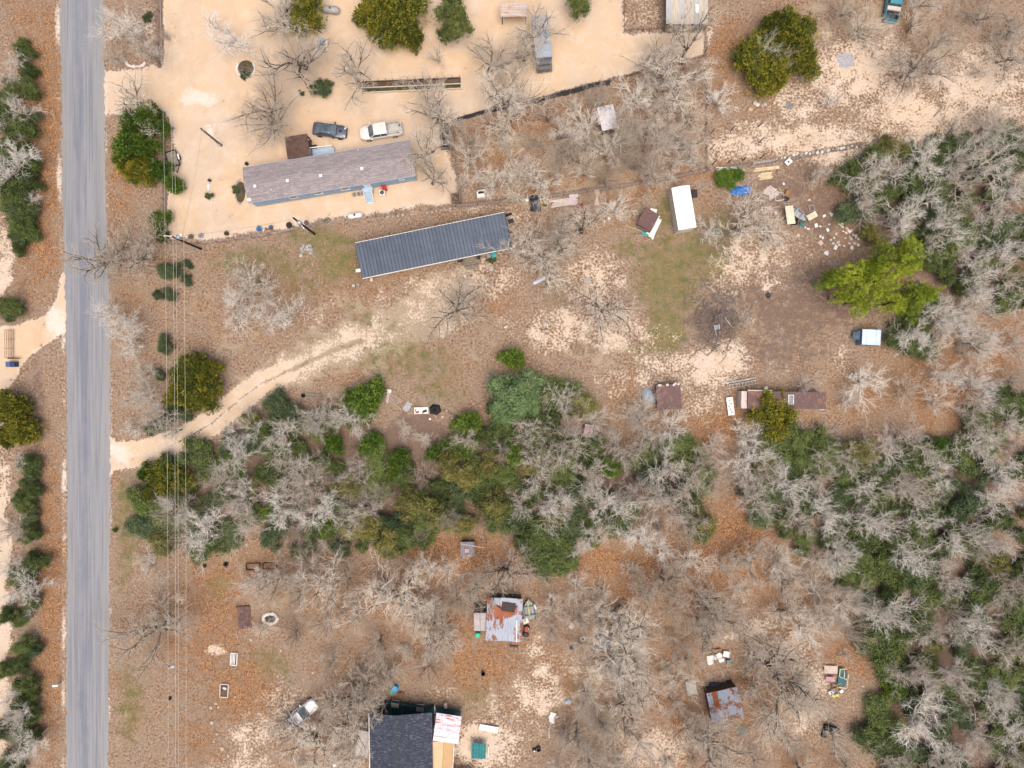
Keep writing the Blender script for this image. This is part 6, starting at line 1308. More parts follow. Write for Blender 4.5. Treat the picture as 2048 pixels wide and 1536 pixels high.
tag(sheetmesh([(-.5, -.2), (.5, -.15), (.45, .2), (-.5, .25)], .25, redp, .1, 3).go('red_bundle'), 'small red bundle at the right end of the pallet boards', 'bundle').location = (*G(1159, 409), 0)
t = thing('round_tub', 'round yellow tub right of the black buggy', 'tub', (*G(1089.5, 410), 0), 0); B().lathe([(0, .05), (.46, .05), (.52, .4), (.46, .4), (.42, .2), (0, .18)], mat('yellow_tub', (.56, .44, .2), (.46, .36, .16), 3, .7), 18).go('bowl', t); B().lathe([(0, 0), (.35, 0)], pxw, 12, (0, 0, .24)).go('contents', t)
tag(B().box((0, 0, .1), (.4, 1.7, .2), mat('yellow_plank', (.5, .42, .26), (.4, .33, .2), 2, .8), .08).go('plank'), 'yellowish plank leaning against the black buggy right side', 'plank').location = (*G(1081, 410), 0)
t = thing('white_appliance', 'white metal cabinet lying in the scrub left of the black buggy', 'appliance', (*G(962, 391), 0), R_(8)); B().box((0, 0, .35), (1.1, .9, .7), white).go('cabinet', t); B().box((.2, .35, .45), (1.1, .55, .5), mat('off_white', (.6, .58, .58), (.45, .43, .43), 2, .6)).go('door_panel', t); B().box((-.3, .45, .72), (.3, .25, .05), chrome).go('latch_plate', t)
t = thing('garden_umbrella', 'thin closed garden umbrella with white foot above the black buggy', 'umbrella', (*G(1054, 399), 0), 0); B().tube([(0, -.1, 0), (.05, .1, 2.3)], .03, blackp, 6).go('pole', t); B().lathe([(0, 0), (.25, 0), (.25, .2), (0, .25)], white, 12, (0, -.1, 0)).go('foot', t); B().tube([(.03, .0, 1.2), (.05, .1, 2.4)], .12, white, 8, .02).go('canopy', t)
# tan double lobed float/hull
t = tag(sheetmesh([(-.42, -1.1), (.3, -1.15), (.42, -.7), (.26, 0), (.44, .7), (.3, 1.15), (-.3, 1.15), (-.45, .7), (-.27, 0), (-.45, -.7)], .4, mat('tan_plastic', (.58, .44, .33), (.48, .36, .27), 2, .6), .03, 6).go('paddling_shell'), 'tan double-lobed plastic shell beside the pallet boards', 'shell'); t.location = (*G(1193.5, 395), 0)
# wreck pile with boat
def boat(label, px, py, rot, L, W, m, h=.55):
    t = thing('rowing_boat', label, 'boat', (*G(px, py), 0), R_(rot)); V = []; F = []; N_ = 9
    for i in range(N_):
        u = i / (N_ - 1); w_ = W / 2 * (1 - max(0, (u - .35) / .65) ** 2.2) * (1 if u > .05 else .9); x = -L / 2 + L * u
        V += [(x, -w_, h), (x, -w_ * .8, .08 + .1 * u), (x, w_ * .8, .08 + .1 * u), (x, w_, h), (x, w_ * .9, h), (x, w_ * .7, .14 + .1 * u), (x, -w_ * .7, .14 + .1 * u), (x, -w_ * .9, h)]
    for i in range(N_ - 1):
        for j in range(8): F.append((i * 8 + j, i * 8 + (j + 1) % 8, (i + 1) * 8 + (j + 1) % 8, (i + 1) * 8 + j))
    F.append((0, 1, 2, 3, 4, 5, 6, 7)); B().add(V, F, m).go('hull', t)
    for x in (-.3, .1): B().box((x * L, 0, h - .12), (.22, W * .8, .04), m).go('thwart', t)
    for y in (-.22, 0, .22): B().box((-.08 * L, y * W, .2), (L * .7, .03, .04), galv).go('rib', t)
    return t
alu = mat('dull_aluminium', (.36, .38, .37), (.26, .28, .28), 2, .5, .4)
boat('grey ribbed aluminium boat in the wreckage pile at the clearing edge', 1598, 432, -40, 2.7, 1.15, alu)
t = tag(B().box((0, 0, .5), (1.25, 2.6, .1), mat('butter_panel', (.68, .62, .46), (.55, .5, .37), 1.5, .7), 0, Matrix.Rotation(R_(8), 4, 'Z') @ Matrix.Translation((0, 0, .45)) @ Matrix.Rotation(R_(10), 4, 'Y')).go('wall_panel'), 'large cream yellow panel leaning left of the wrecked boat', 'panel'); t.location = (*G(1575, 433), 0)
t = thing('striped_board', 'cream striped panel lying right of the wrecked boat', 'board', (*G(1622, 433), 0), R_(28))
for k in range(7): B().box((-.62 + .21 * k, 0, .35 + .02 * (k % 2)), (.19, .85, .05), MATS['butter_panel']).go('strip', t)
tag(sheetmesh([(-.4, -.25), (.3, -.35), (.5, .1), (.1, .4), (-.4, .3)], .4, mat('teal_sheet', (.10, .28, .30), (.06, .18, .2), 2, .6), .2, 9).go('teal_sheet'), 'crumpled teal sheet under the wrecked boat', 'sheet').location = (*G(1603, 449), 0)
tag(B().bar((0, 0, .2), (-4.2, -.6, .1), .09, wood).go('long_pole'), 'long thin pole sticking out left of the wreck pile', 'pole').location = (*G(1597, 454), 0)
tag(sheetmesh([(-.5, -.5), (.4, -.4), (.5, .5), (-.4, .5)], .6, blackp, .25, 19).go('dark_bundle'), 'dark heap between the cream panel and the boat', 'heap').location = (*G(1589, 444), 0)
t = thing('square_rack', 'thin square metal frame above the striped panel', 'rack', (*G(1622, 417), 0), R_(12))
for a, b in (((-.35, -.4), (.35, -.4)), ((.35, -.4), (.35, .4)), ((.35, .4), (-.35, .4)), ((-.35, .4), (-.35, -.4))): B().bar((*a, .25), (*b, .25), .06, galv).go('frame_bar', t)
t = thing('holed_panel', 'white square panel with a dark hole by the north fence', 'panel', (*G(1575.5, 325), 0), R_(-48)); B().box((0, 0, .3), (.75, .95, .06), white).go('sheet', t); B().lathe([(0, 0), (.14, 0), (.14, .012), (0, .012)], blackp, 12, (0, 0, .335)).go('hole', t)
t = thing('broken_frame', 'pale broken chair frame with rusty part above the wreck pile', 'frame', (*G(1562, 394), 0), R_(5))
for a, b in (((-.9, -.5, .2), (.2, -.5, .3)), ((-.9, -.5, .2), (-.8, .5, .2)), ((-.8, .5, .2), (-.2, .6, .5)), ((-.2, .6, .5), (.4, .1, .4)), ((.2, -.5, .3), (.3, .1, .3))): B().bar(a, b, .1, pinkwhite).go('frame_bar', t)
B().box((.75, .35, .3), (.5, .9, .4), mat('rust_orange', (.35, .18, .05), (.2, .09, .04), 3, .8), -.4).go('rusty_part', t); B().box((.6, -.3, .2), (.7, .8, .3), rubber, .5).go('dark_part', t)
t = thing('concrete_block', 'pale holed concrete block left of the wreck pile', 'block', (*G(1530, 460), 0), R_(-4)); B().box((0, 0, .15), (.8, .5, .3), concrete).go('block', t)
for k in range(3): B().box((-.25 + .25 * k, .0, .302), (.12, .3, .012), blackp).go('hole', t)
boards('pinkish_heap', 'pale pinkish heap of scrap boards right of the blue tarp', 'scrap', 1542, 385, 40, 6, 1.6, .25, pinkwhite, .1, .05, 8)
simplebox('grey_box', 'small grey box left of the wreck pile', 'box', 1550, 427, .4, .5, .35, galv, 4)
# scattered white litter
WL = '''1648 432 5;1660 427 4;1663 430 5;1670 436 3;1632 451 6;1640 453 4;1655 460 5;1678 446 5;1681 449 7;1684 454 4;1680 438 3;1694 458 5;1698 463 6;1702 461 4;1692 466 4;1706 470 4;1712 473 6;1716 478 4;1702 478 4;1709 487 5;1716 490 4;1698 487 4;1703 495 6;1672 468 4;1686 463 3;1640 473 5;1645 476 4;1641 486 7;1652 507 7;1610 455 4;1616 458 4;1596 471 5;1668 476 3;1666 487 4;1672 493 5;1676 485 5;1670 497 5;1678 490 4;1661 480 3;1690 477 3;1658 449 3;1618 400 4;1567 368 4;1699 474 3;1705 498 3;1654 503 4;1688 492 3'''
lp = B().box((0, 0, 0), (1, .7, .14), white).mesh('litter_piece'); lp2 = B().box((0, 0, 0), (1, .8, .2), mat('pinkish_litter', (.6, .46, .4), (.5, .38, .33), 4, .9)).mesh('litter_piece'); lp3 = sheetmesh([(-.5, -.3), (.4, -.4), (.5, .3), (-.3, .45)], .3, white, .2, 2).mesh('litter_piece')
for k, ln in enumerate(WL.replace('\n', ';').split(';')):
    px, py, d = map(float, ln.split()); s = d / PXM * 1.3
    o = obj('litter_piece', (lp, lp3, lp, lp2)[k % 4], None, (*G(px, py), .08), (rnd.uniform(-.2, .2), rnd.uniform(-.2, .2), rnd.uniform(0, 6)), (s, s, s)); o['category'] = 'litter'; o['group'] = 'pale litter right of the wreck pile'; defer(o, 'scrap of pale litter', px, py)
# brush pile
t = thing('brush_pile', 'tangled grey pile of cut branches in the brown clearing', 'brush pile', (*G(1435, 640), 0), 0)
rg = np.random.default_rng(77); N = 230; P = np.stack([rg.normal(0, 1.7, N), rg.normal(.3, 2.3, N), rg.uniform(.1, .5, N)], 1); P[:, 2] *= np.exp(-(P[:, 0] ** 2 + P[:, 1] ** 2) / 12) + .2
D = nrm(np.stack([rg.normal(0, 1, N), rg.normal(0, 1, N), rg.normal(0, .22, N)], 1)); L_ = rg.uniform(.8, 2.6, N)
q = grow(rg, P, D, L_, rg.uniform(.03, .075, N), 4, .16, 0); a = tubes(*q, 3); P2_, D2_, L2_, R2_ = kids(rg, *q, L_, 3, .5, 35, .3, .026); a2 = tubes(*grow(rg, P2_, D2_, L2_, R2_, 2, .15, 0), 3)
obj('branches', npmesh('branches', *merge([a, a2]), [barkmat('dead_branches', (.62, .55, .50), (.25, .21, .19))], True), t, kind='stuff')
for px, py in ((1447, 615),): tag(B().bar((-.5, .8, .3), (.4, -.4, .25), .12, pxw).bar((.4, -.4, .25), (.65, -.65, .22), .12, newwood).go('cut_log'), 'pale cut branch with a fresh orange end on the brush pile', 'log').location = (*G(1455, 646), 0)
t = thing('wire_chair', 'thin white wire chair frame thrown on the brush pile', 'chair', (*G(1432, 656), .4), R_(10))
for k in range(5): B().bar((-.4, .35 - .14 * k, .2), (.4, .35 - .14 * k, .2), .05, galv).go('slat', t)
for s in (-.4, .4): B().bar((s, .4, .2), (s * .6, -1.1, .05), .05, galv).go('frame_bar', t)
tag(B().box((0, 0, .12), (.5, .45, .3), mat('brick_red', (.28, .10, .07), (.18, .07, .05), 3, .9), .3).go('red_block'), 'dull red block at the foot of the brush pile', 'block').location = (*G(1444, 671), 0)
# burrow / dark spot, ash patch
o = B().lathe([(0, .0), (.16, .01), (.3, .05), (.42, .0)], blackp, 12).go('animal_burrow'); o.location = (*G(1536, 591), .005); tag(o, 'small black burrow hole in the brown clearing', 'hole')
def patch(name, label, px, py, rx, ry, m, seed=1):
    r = random.Random(seed); V = [(0, 0, .012)]; n = 26
    for k in range(n): a = 6.283 * k / n; q = r.uniform(.72, 1.1); V.append((rx / PXM * math.cos(a) * q, ry / PXM * math.sin(a) * q, .006))
    o = B().add(V, [(0, 1 + k, 1 + (k + 1) % n) for k in range(n)], m).go(name); o.location = (*G(px, py), 0); o['kind'] = 'structure'; o['label'] = label; return o
patch('ash_patch', 'pale grey patch of ash on the sand', 1692, 120, 20, 18, mat('grey_ash', (.42, .40, .42), (.30, .28, .30), 3, 1), 3)
patch('ash_patch', 'small dark ash patch', 1579, 211, 10, 8, mat('dark_ash', (.27, .25, .25), (.14, .13, .13), 3, 1), 4)
# ladder / roof rack by the maroon trailer
t = thing('metal_rack', 'long grey metal rack lying above the maroon trailer', 'rack', (*G(1484, 765), 0), R_(10))
for y in (-.5, 0, .28, .42): B().box((0, y, .25), (4.6 if y < .2 else 4.0, .06, .06), alu).go('rail', t)
for k in range(9): B().box((-1.9 + .46 * k, -.25, .25), (.05, .5, .05), pinkwhite).go('rung', t)
for k in range(5): B().box((.2 * k - 1, .36, .3), (3.6, .035, .05), galv, .02 * k - .04).go('strip', t)
t = thing('white_board', 'white board with dark slots left of the maroon trailer end', 'board', (*G(1459.5, 812.5), 0), R_(7)); B().box((0, 0, .35), (.95, 2.6, .08), white).go('board', t)
for k in range(5): B().box((.1 - .15 * (k % 3), -.8 + .4 * k, .395), (.1, .25, .012), blackp, .3 * k).go('slot', t)
tag(B().box((0, 0, .3), (.38, .55, .5), white, .25).go('white_box'), 'small white box above the maroon trailer', 'box').location = (*G(1530, 777), 0)
tag(sheetmesh([(-.6, -.3), (.4, -.35), (.6, .1), (.1, .35), (-.5, .2)], .3, mat('pale_sheet', (.5, .5, .52), (.4, .4, .42), 2, .5), .15, 3).go('crumpled_sheet'), 'crumpled pale sheet at the right end of the maroon trailer', 'sheet').location = (*G(1643, 816), 0)
tyre(1470.5, 849, 6, 'small black tyre below the white slotted board')
for k, (px, py) in enumerate(((1703, 748), (1708, 752), (1712, 748), (1706, 757), (1700, 753))): rock(px, py, 6, 'white heap rock*', 'white rocks', RKW)
tag(lp.copy() and B().box((0, 0, .1), (.35, .3, .2), white).go('white_disc'), 'tiny white lid among the pale shrubs at right', 'disc').location = (*G(1870, 790), 0)
# mauve shed in the wood
t = thing('small_hut', 'small mauve roofed hut half hidden under bare trees in the wood', 'hut', (*G(1176, 861, 1.2), 0), R_(-12)); B().box((0, 0, .7), (1.1, 1.6, 1.4), mat('mauve_board', (.20, .10, .11), (.14, .075, .08), 2, .8)).go('walls', t)
B().box((0, -.1, 1.45), (1.2, 1.7, .06), mat('pink_grey_roof', (.38, .28, .28), (.28, .18, .19), 2, .8)).go('roof', t); B().box((0, .78, 1.5), (1.25, .1, .08), pinkwhite).go('roof_edge', t)
# junk row by the middle junipers
t = boards('log_stack', 'stack of grey fence rails at the edge of the wood', 'rails', 627, 791, -4, 4, 2.4, .14, wood, .12, .06, 5); tyre(607, 791, 9, 'dark tyre at the left end of the grey rails')
boards('scrap_heap', 'heap of pale sticks and pipes right of the green juniper', 'scrap', 785, 798, -32, 6, 2.6, .07, pxw, .1, .14, 6)
boards('scrap_heap', 'white pipes lying left of the white rusty panel', 'scrap', 816, 812, 60, 5, 1.5, .08, galv, .15, .08, 7)
t = thing('rusty_panel', 'white panel with rusty holes lying between pipes and dark heap', 'panel', (*G(843, 821), 0), R_(2)); B().box((0, 0, .2), (2.0, .95, .07), white).go('sheet', t)
for k, (x, y, w_, d) in enumerate(((-.6, -.2, .5, .3), (.5, -.1, .6, .35), (.2, -.3, .3, .2), (-.8, .1, .2, .2))): B().box((x, y, .245), (w_, d, .012), rubber if k % 2 else rustm, .3 * k).go('hole', t)
tag(sheetmesh([(-.7, -.6), (.3, -.8), (.9, -.3), (.7, .6), (-.3, .8), (-.8, .3)], .6, rubber, .35, 11).go('dark_heap'), 'dark crumpled heap right of the rusty white panel', 'heap').location = (*G(870, 819), 0)
simplebox('white_crate', 'small white crate at the top of the stick heap', 'crate', 779, 782, .6, .45, .3, white, -8); boards('plank_pair', 'two upright pale planks below the small white crate', 'planks', 776, 796, 80, 2, 1.7, .14, pinkwhite, .2, .05, 9)
for px, py in ((885, 834), (904, 837), (912, 840), (893, 822), (860, 838)): rock(px, py, 5, 'white stone along the clearing edge*', 'clearing edge stones', RKW)
tag(B().bar((0, 0, .3), (3.4, -1.5, .3), .05, darkwood).go('fallen_rail'), 'thin dark rail running down to the small green juniper', 'rail').location = (*G(880, 817), 0)
# planter frames
def frame(name, label, px, py, w_, d, rot, m, group=None, t_=.09, bars=0, cat='planter', fill=None):
    t = thing(name, label, cat, (*G(px, py), 0), R_(rot), group)
    for x, y, a, b in ((0, d / 2, w_, t_), (0, -d / 2, w_, t_), (w_ / 2, 0, t_, d - t_), (-w_ / 2, 0, t_, d - t_)): B().box((x, y, .15), (a, b, .3), m).go('side_board', t)
    for k in range(bars): B().box((-w_ / 2 + w_ * (k + 1) / (bars + 1.6), 0, .26), (t_, d * .85, .06), m).go('slat', t)
    if fill: B().box((0, 0, .08), (w_ - t_, d - t_, .14), fill).go('soil', t)
    return t
soil = MATS['brown_soil']
frame('planter_frame', 'white framed planter with white slats in the lower left yard', 469, 1317, .9, 1.7, -3, white, 'white framed planters', .11, 3, fill=soil)
t = frame('planter_frame', 'white framed planter holding white rocks lower left of the slatted one', 449.5, 1380, 1.15, 1.85, -3, mat('cream_paint', (.68, .58, .52), (.55, .46, .41), 3, .8), 'white framed planters', .11, fill=soil)
for x, y in ((-.05, .4), (.15, .3)): obj('rock', RKW[1], t, (x, y, .25), (0, 0, 0), (.22, .18, .2))
frame('garden_bed', 'dark framed empty garden bed below the wood at left', 507, 1132.5, 1.95, .9, 3, darkwood, 'dark framed beds', .08); frame('garden_bed', 'second dark framed bed just right of the first', 540, 1131, 1.9, .9, 3, darkwood, 'dark framed beds', .07)
tyre(410, 1131, 8, 'small tyre lying left of the dark framed beds', 'ground tyres'); tyre(452, 1128, 10, 'larger tyre nearest the dark framed beds', 'ground tyres')
t = thing('old_carpet', 'large dark brown carpet square lying under bare branches', 'carpet', (*G(489, 1235), 0), R_(3)); B().box((0, 0, .04), (1.9, 3.2, .05), mat('brown_carpet', (.10, .055, .05), (.16, .10, .09), 1.5, 1)).go('carpet', t); B().box((-.1, 1.62, .12), (2.0, .14, .2), darkwood).go('edge_roll', t)
tyre(1166, 1277, 10, 'round white painted tyre in the south yard', None, white); tyre(340.5, 1396, 7, 'small dark ring tyre under the power lines')
for px, py, lb in ((1143, 1293, 'dark grey bucket below the white painted tyre'), (966.5, 1345.5, 'dark grey bucket standing on the sandy track'), (937, 0, '')):
    if lb: t = thing('bucket', lb, 'bucket', (*G(px, py), 0), 0); B().lathe([(.0, .02), (.24, 0), (.32, .5), (.3, .5), (.22, .1), (0, .08)], mat('slate_bucket', (.11, .12, .14), (.08, .09, .1), 3, .6), 14).go('body', t); B().lathe([(0, .3), (.27, .3)], blackp, 12).go('contents', t)
t = thing('dark_barrel', 'black barrel with white lid beside another in the south yard', 'barrel', (*G(1068.5, 1498.5), 0), 0); B().lathe([(0, 0), (.25, 0), (.25, .6), (0, .62)], blackp, 14).go('body', t); B().lathe([(0, 0), (.13, 0), (.13, .03), (0, .04)], white, 12, (0, 0, .63)).go('lid', t)
t = thing('dark_barrel', 'all black barrel right of the white lidded one', 'barrel', (*G(1077, 1496), 0), 0); B().lathe([(0, 0), (.33, 0), (.33, .5), (.28, .5), (.26, .1), (0, .1)], blackp, 14).go('body', t)
def drum(px, py, d, m, label, h=.9, group=None):
    t = thing('plastic_drum', label, 'barrel', (*G(px, py, h), 0), 0, group); r_ = d / PXM / 2; B().lathe([(0, 0), (r_ * .92, 0), (r_, .08), (r_, h * .33), (r_ * 1.03, h * .36), (r_, h * .4), (r_, h * .95), (r_ * .9, h), (0, h)], m, 18).go('body', t); B().lathe([(0, 0), (r_ * .8, 0), (r_ * .8, .02), (0, .03)], m, 16, (0, 0, h)).go('lid', t); B().lathe([(0, 0), (.04, 0), (.04, .05)], blackp, 8, (r_ * .5, 0, h)).go('bung', t)
drum(955.5, 1271, 10, mat('mint_green', (.02, .50, .32), (.02, .4, .26), 3, .5), 'bright mint green barrel left of the tin shed'); drum(790, 1378.5, 12, mat('azure', (.0, .30, .58), (0, .24, .48), 3, .5), 'bright blue barrel above the green deck', 1.0, 'deck barrels'); drum(783, 1384.5, 11, mat('sea_green', (.01, .25, .2), (.01, .18, .15), 3, .5), 'sea green barrel touching the blue one', .9, 'deck barrels')
t = boat('round ended metal boat leaning right of the tin shed', 1058, 1217, 100, 3.1, 1.9, mat('dull_green_grey', (.27, .29, .26), (.2, .21, .19), 2, .6), .6); t.rotation_euler = (R_(6), 0, R_(97)); B().box((.1, .12, .45), (2.2, .13, .05), mat('yellow_strip', (.55, .5, .18), (.45, .4, .15), 3, .6)).go('yellow_strip', t); B().bar((.6, -.75, .62), (-.1, -.95, .62), .22, white, .05).go('white_strip', t)
tag(B().box((0, 0, .4), (.9, .8, .1), pinkwhite, .4).box((.1, .05, .47), (.45, .5, .05), white, .3).go('tin_box'), 'pale box between the metal boat and the mower', 'box').location = (*G(1051, 1240), 0)
t = thing('riding_mower', 'dark red riding mower right of the tin shed', 'mower', (*G(1052, 1262), 0), R_(80)); B().box((.45, 0, .5), (.7, .5, .4), redp).go('hood', t); B().box((-.3, 0, .45), (.7, .6, .3), rubber).go('frame', t); B().box((-.25, 0, .68), (.35, .4, .15), blackp).go('seat', t)
for x, r_ in ((.55, .16), (-.4, .25)):
    for s in (-1, 1): B().lathe([(0, -.08), (r_, -.08), (r_, .08), (0, .08)], rubber, 12, axis='Y').go('wheel', t).location = (x, s * .36, r_)
tyre(1053.5, 1255, 9, 'white walled tyre standing above the riding mower', None, white, .35); tyre(1053.5, 1255, 13, 'black tyre under the white one by the tin shed', None, rubber, .1)
t = thing('doorstep', 'dark metal doorstep below the tin shed', 'step', (*G(1028, 1291), 0), R_(-1)); B().box((0, 0, .3), (1.25, .25, .1), blackp).go('tread', t); B().box((.1, .45, .15), (.9, .6, .1), rustm).go('plate', t)
boards('scrap_heap', 'dark scrap heap at the upper left of the tin shed', 'scrap', 962, 1214, 20, 5, 1.6, .3, rubber, .3, .02, 12)
tag(sheetmesh([(-.3, -.3), (.3, -.35), (.3, .3), (-.2, .3)], .35, blackp, .2, 5).go('black_sack'), 'small black sack left of the scrap heap by the tin shed', 'sack').location = (*G(951, 1208), 0)
tag(sheetmesh([(-.35, -.6), (.3, -.55), (.4, .5), (-.25, .6)], .35, mat('faded_blue', (.26, .34, .46), (.18, .25, .35), 2, .7), .15, 6).go('blue_sheet'), 'faded blue sheet in bare branches right of the tin shed', 'sheet').location = (*G(1198, 1220), 0)
tag(sheetmesh([(-1.4, -1.1), (.9, -1.3), (1.5, .2), (.8, 1.2), (-1.1, 1.1)], .7, mat('grey_blue_tarp', (.26, .28, .31), (.15, .15, .16), 1.4, .8), .5, 16).go('grey_tarp_heap'), 'grey tarp covered heap under a bare tree in the south yard', 'heap').location = (*G(1207, 1281), 0)
boards('board_stack', 'three thin pale boards below the grey tarp heap', 'boards', 1180, 1308, 38, 3, 1.1, .07, pinkwhite, .06, .12, 14)
for px, py, s, lb in ((1278, 1254, 11, 'upper of the three dark tyres under the bare oaks'), (1275, 1271, 12, 'left of the three dark tyres under the bare oaks'), (1287, 1271, 10, 'right of the three dark tyres under the bare oaks'), (1414, 1280, 12, 'dark tyre above the white covered junk')): tyre(px, py, s, lb, 'dark tyres in the south yard')
tag(lp2 and B().box((0, 0, .1), (.7, .6, .2), pinkwhite, .7).go('pale_slab'), 'pale square slab among the pale shrubs right of the tin shed', 'slab').location = (*G(1143, 1252), 0)
t = thing('covered_junk', 'heap of white sheets and brown boards above the patched shed', 'junk', (*G(1433, 1312), 0), R_(6))
for k, (x, y, w_, d, a) in enumerate(((-.4, .0, 2.2, .7, .05), (-1.1, -.5, .8, .9, .2), (1.3, .3, .9, .8, -.3), (.5, -.5, .8, .5, .1), (.2, .35, .7, .5, .4))): B().box((x, y, .4 + .04 * k), (w_, d, .05), white, a).go('sheet', t)
B().box((-.4, .85, .3), (2.2, .4, .1), rustm, .08).go('rusty_board', t); B().box((1.5, -.8, .4), (.0 + .5, .5, .3), mat('slate_teal', (.12, .24, .28), (.08, .17, .2), 3, .6)).go('teal_box', t)
boards('board_stack', 'grey green boards fanned out below the patched tin shed', 'boards', 1483, 1460, 50, 6, 1.6, .14, mat('grey_green_board', (.22, .22, .18), (.15, .15, .12), 2, .9), .1, .05, 15)
tag(sheetmesh([(-.9, -.4), (.5, -.5), (.9, .4), (-.7, .5)], .5, mat('navy_sheet', (.07, .08, .12), (.04, .045, .07), 2, .7), .3, 8).go('dark_tarp'), 'dark blue crumpled tarp above the patched tin shed', 'tarp').location = (*G(1429, 1370), 0)
tag(sheetmesh([(-.5, -.4), (.5, -.3), (.4, .5), (-.4, .4)], .5, blackp, .2, 18).go('black_bag'), 'black bag at the top corner of the patched tin shed', 'bag').location = (*G(1457, 1366), 0)
# junk heap at right
t = thing('junk_heap', 'junk heap of plywood, pink board, teal frame and timber', 'junk', (*G(1672, 1358), 0), R_(-2))
B().box((-.95, 1.45, .35), (1.9, 1.1, .06), mat('raw_plywood', (.55, .44, .36), (.46, .37, .30), 1.5, .85)).go('plywood', t); B().box((-1.05, .15, .45), (1.3, .65, .12), mat('dusty_pink', (.50, .28, .32), (.40, .22, .26), 2, .7)).go('pink_board', t)
B().box((.75, .2, .3), (1.1, 1.9, .05), mat('deep_teal', (.02, .14, .17), (.015, .1, .12), 2, .6), -.15).go('teal_sheet', t); B().box((.55, 1.3, .36), (.8, .9, .05), mat('bottle_green', (.03, .16, .10), (.02, .11, .07), 2, .6)).go('green_sheet', t)
for a, b in (((.1, .6, .5), (1.5, .1, .5)), ((1.5, 1.0, .5), (1.3, -1.1, .5)), ((.3, 1.7, .5), (.2, .5, .5)), ((.9, 1.4, .5), (.9, .3, .5)), ((.2, -.9, .5), (1.3, -1.1, .5)), ((.3, 1.6, .5), (1.3, 1.7, .5))): B().bar(a, b, .11, mat('cream_timber', (.62, .55, .42), (.5, .44, .34), 3, .8)).go('frame_bar', t)
for k in range(9): B().bar((rnd.uniform(-1.4, .2), rnd.uniform(-1.6, -.5), .3), (rnd.uniform(-.3, 1.0), rnd.uniform(-1.6, 0), .4), .09, newwood if k % 2 else darkwood).go('timber', t)
for x, y, c in ((-.9, -1.9, 'w'), (-.4, -2.3, 'y'), (.7, -1.6, 'w'), (.1, -2.2, 'y'), (-.6, -1.8, 'l')): B().box((x, y, .2), (.5, .4, .3), {'w': white, 'y': MATS['yellow_strip'], 'l': mat('lilac_bag', (.45, .45, .62), (.35, .35, .5), 3, .6)}[c], x).go('bag', t)
t = thing('dark_machine', 'dark machine hulk with a pale bar under the southeast trees', 'machine', (*G(1660, 1457), 0), R_(-15)); B().box((0, .2, .5), (2.1, .7, .7), rubber).go('body', t); B().box((0, -.25, .8), (2.0, .16, .1), galv).go('bar', t); B().box((-.8, -.9, .3), (.6, .8, .5), blackp).go('block', t)
# white board and others near the shingled house
t = thing('white_door', 'white door panel with a dark bar lying right of the tin awning', 'panel', (*G(977.5, 1455), 0), R_(-10)); B().box((0, 0, .3), (2.7, .85, .1), white).go('slab', t); B().box((.1, .02, .37), (1.4, .08, .04), galv, -.1).go('bar', t)
t = thing('shingle_stack', 'stack of white shingles on orange leaves in the south yard', 'shingles', (*G(1104.5, 1434), 0), R_(-20))
for k in range(5): B().box((rnd.uniform(-.15, .15), .5 - .26 * k, .12 + .03 * k), (.8, .34, .04), white, rnd.uniform(-.2, .2)).go('shingle', t)
tag(sheetmesh([(-.5, -.5), (.5, -.4), (.6, .3), (.0, .5), (-.6, .2)], .3, mat('pale_grey_sheet', (.45, .46, .47), (.33, .34, .35), 2, .6), .2, 13).go('grey_sheet'), 'pale grey crumpled sheet upper right of the white shingles', 'sheet').location = (*G(1136, 1402), 0)
t = thing('barrier', 'thin white barrier standing right of the green canopy', 'barrier', (*G(977, 1500), 0), 0); B().bar((0, -.7, .5), (0, .7, .5), .09, white).bar((.05, .7, 0), (.05, .7, .6), .06, white).bar((.05, -.7, 0), (.05, -.7, .6), .06, white).go('bar', t)
boards('wooden_steps', 'brown wooden steps leading up to the green deck', 'steps', 801, 1391, 85, 5, 1.4, .2, mat('rust_brown_plank', (.22, .12, .07), (.15, .08, .05), 2, .85), .4, .01, 3)
simplebox('small_cabinet', 'small pale cabinet on the sand above the tin awning', 'cabinet', 892, 1407, .45, .7, .8, pxw, 5)
simplebox('grey_box', 'grey box lying under branches left of the green deck', 'box', 723, 1402, .55, 1.1, .5, mat('slate_box', (.2, .22, .26), (.14, .155, .18), 3, .6), 2)
simplebox('stepping_slab', 'pale square slab upper left of the grey box', 'slab', 682, 1368, .55, .5, .15, pxw, 30)
t = thing('shaker_box', 'white box beside the shingled house at the bottom', 'box', (*G(671, 1527), 0), R_(20)); B().box((0, 0, .25), (.5, .4, .5), white).go('body', t); B().box((.5, .1, .15), (.3, .3, .3), white).go('lid', t)
for px, py, d, lb in ((432, 1407, 6, 'pale leaf mound'), (422, 1415, 7, ''), (424, 1445, 8, ''), (434, 1468, 7, ''), (428, 1483, 5, ''), (445, 1497, 9, ''), (457, 1511, 7, ''), (471, 1394, 4, ''), (437, 1414, 6, ''), (502, 1279, 8, ''), (562, 1301, 6, ''), (626, 1345, 6, '')):
    rock(px, py, d, 'low pale tan stone*', 'tan stones', [rockmesh(7, mat('tan_stone', (.5, .38, .24), (.4, .3, .19), 2, .95))] if px % 2 else RK, h=.4)
for px, py, d in ((1196, 420, 9), (1218, 437, 7), (1390, 302, 6), (1174, 562, 14), (1010, 536, 0), (982, 537, 12), (940, 562, 11), (930, 552, 6), (1028, 492, 7), (743, 560, 6), (1258, 703, 4), (1010, 655, 5), (1090, 649, 10)):
    if d: rock(px, py, d, 'pale flat stone in the clearing*', 'clearing stones', RKW if d < 8 else RK, h=.3)
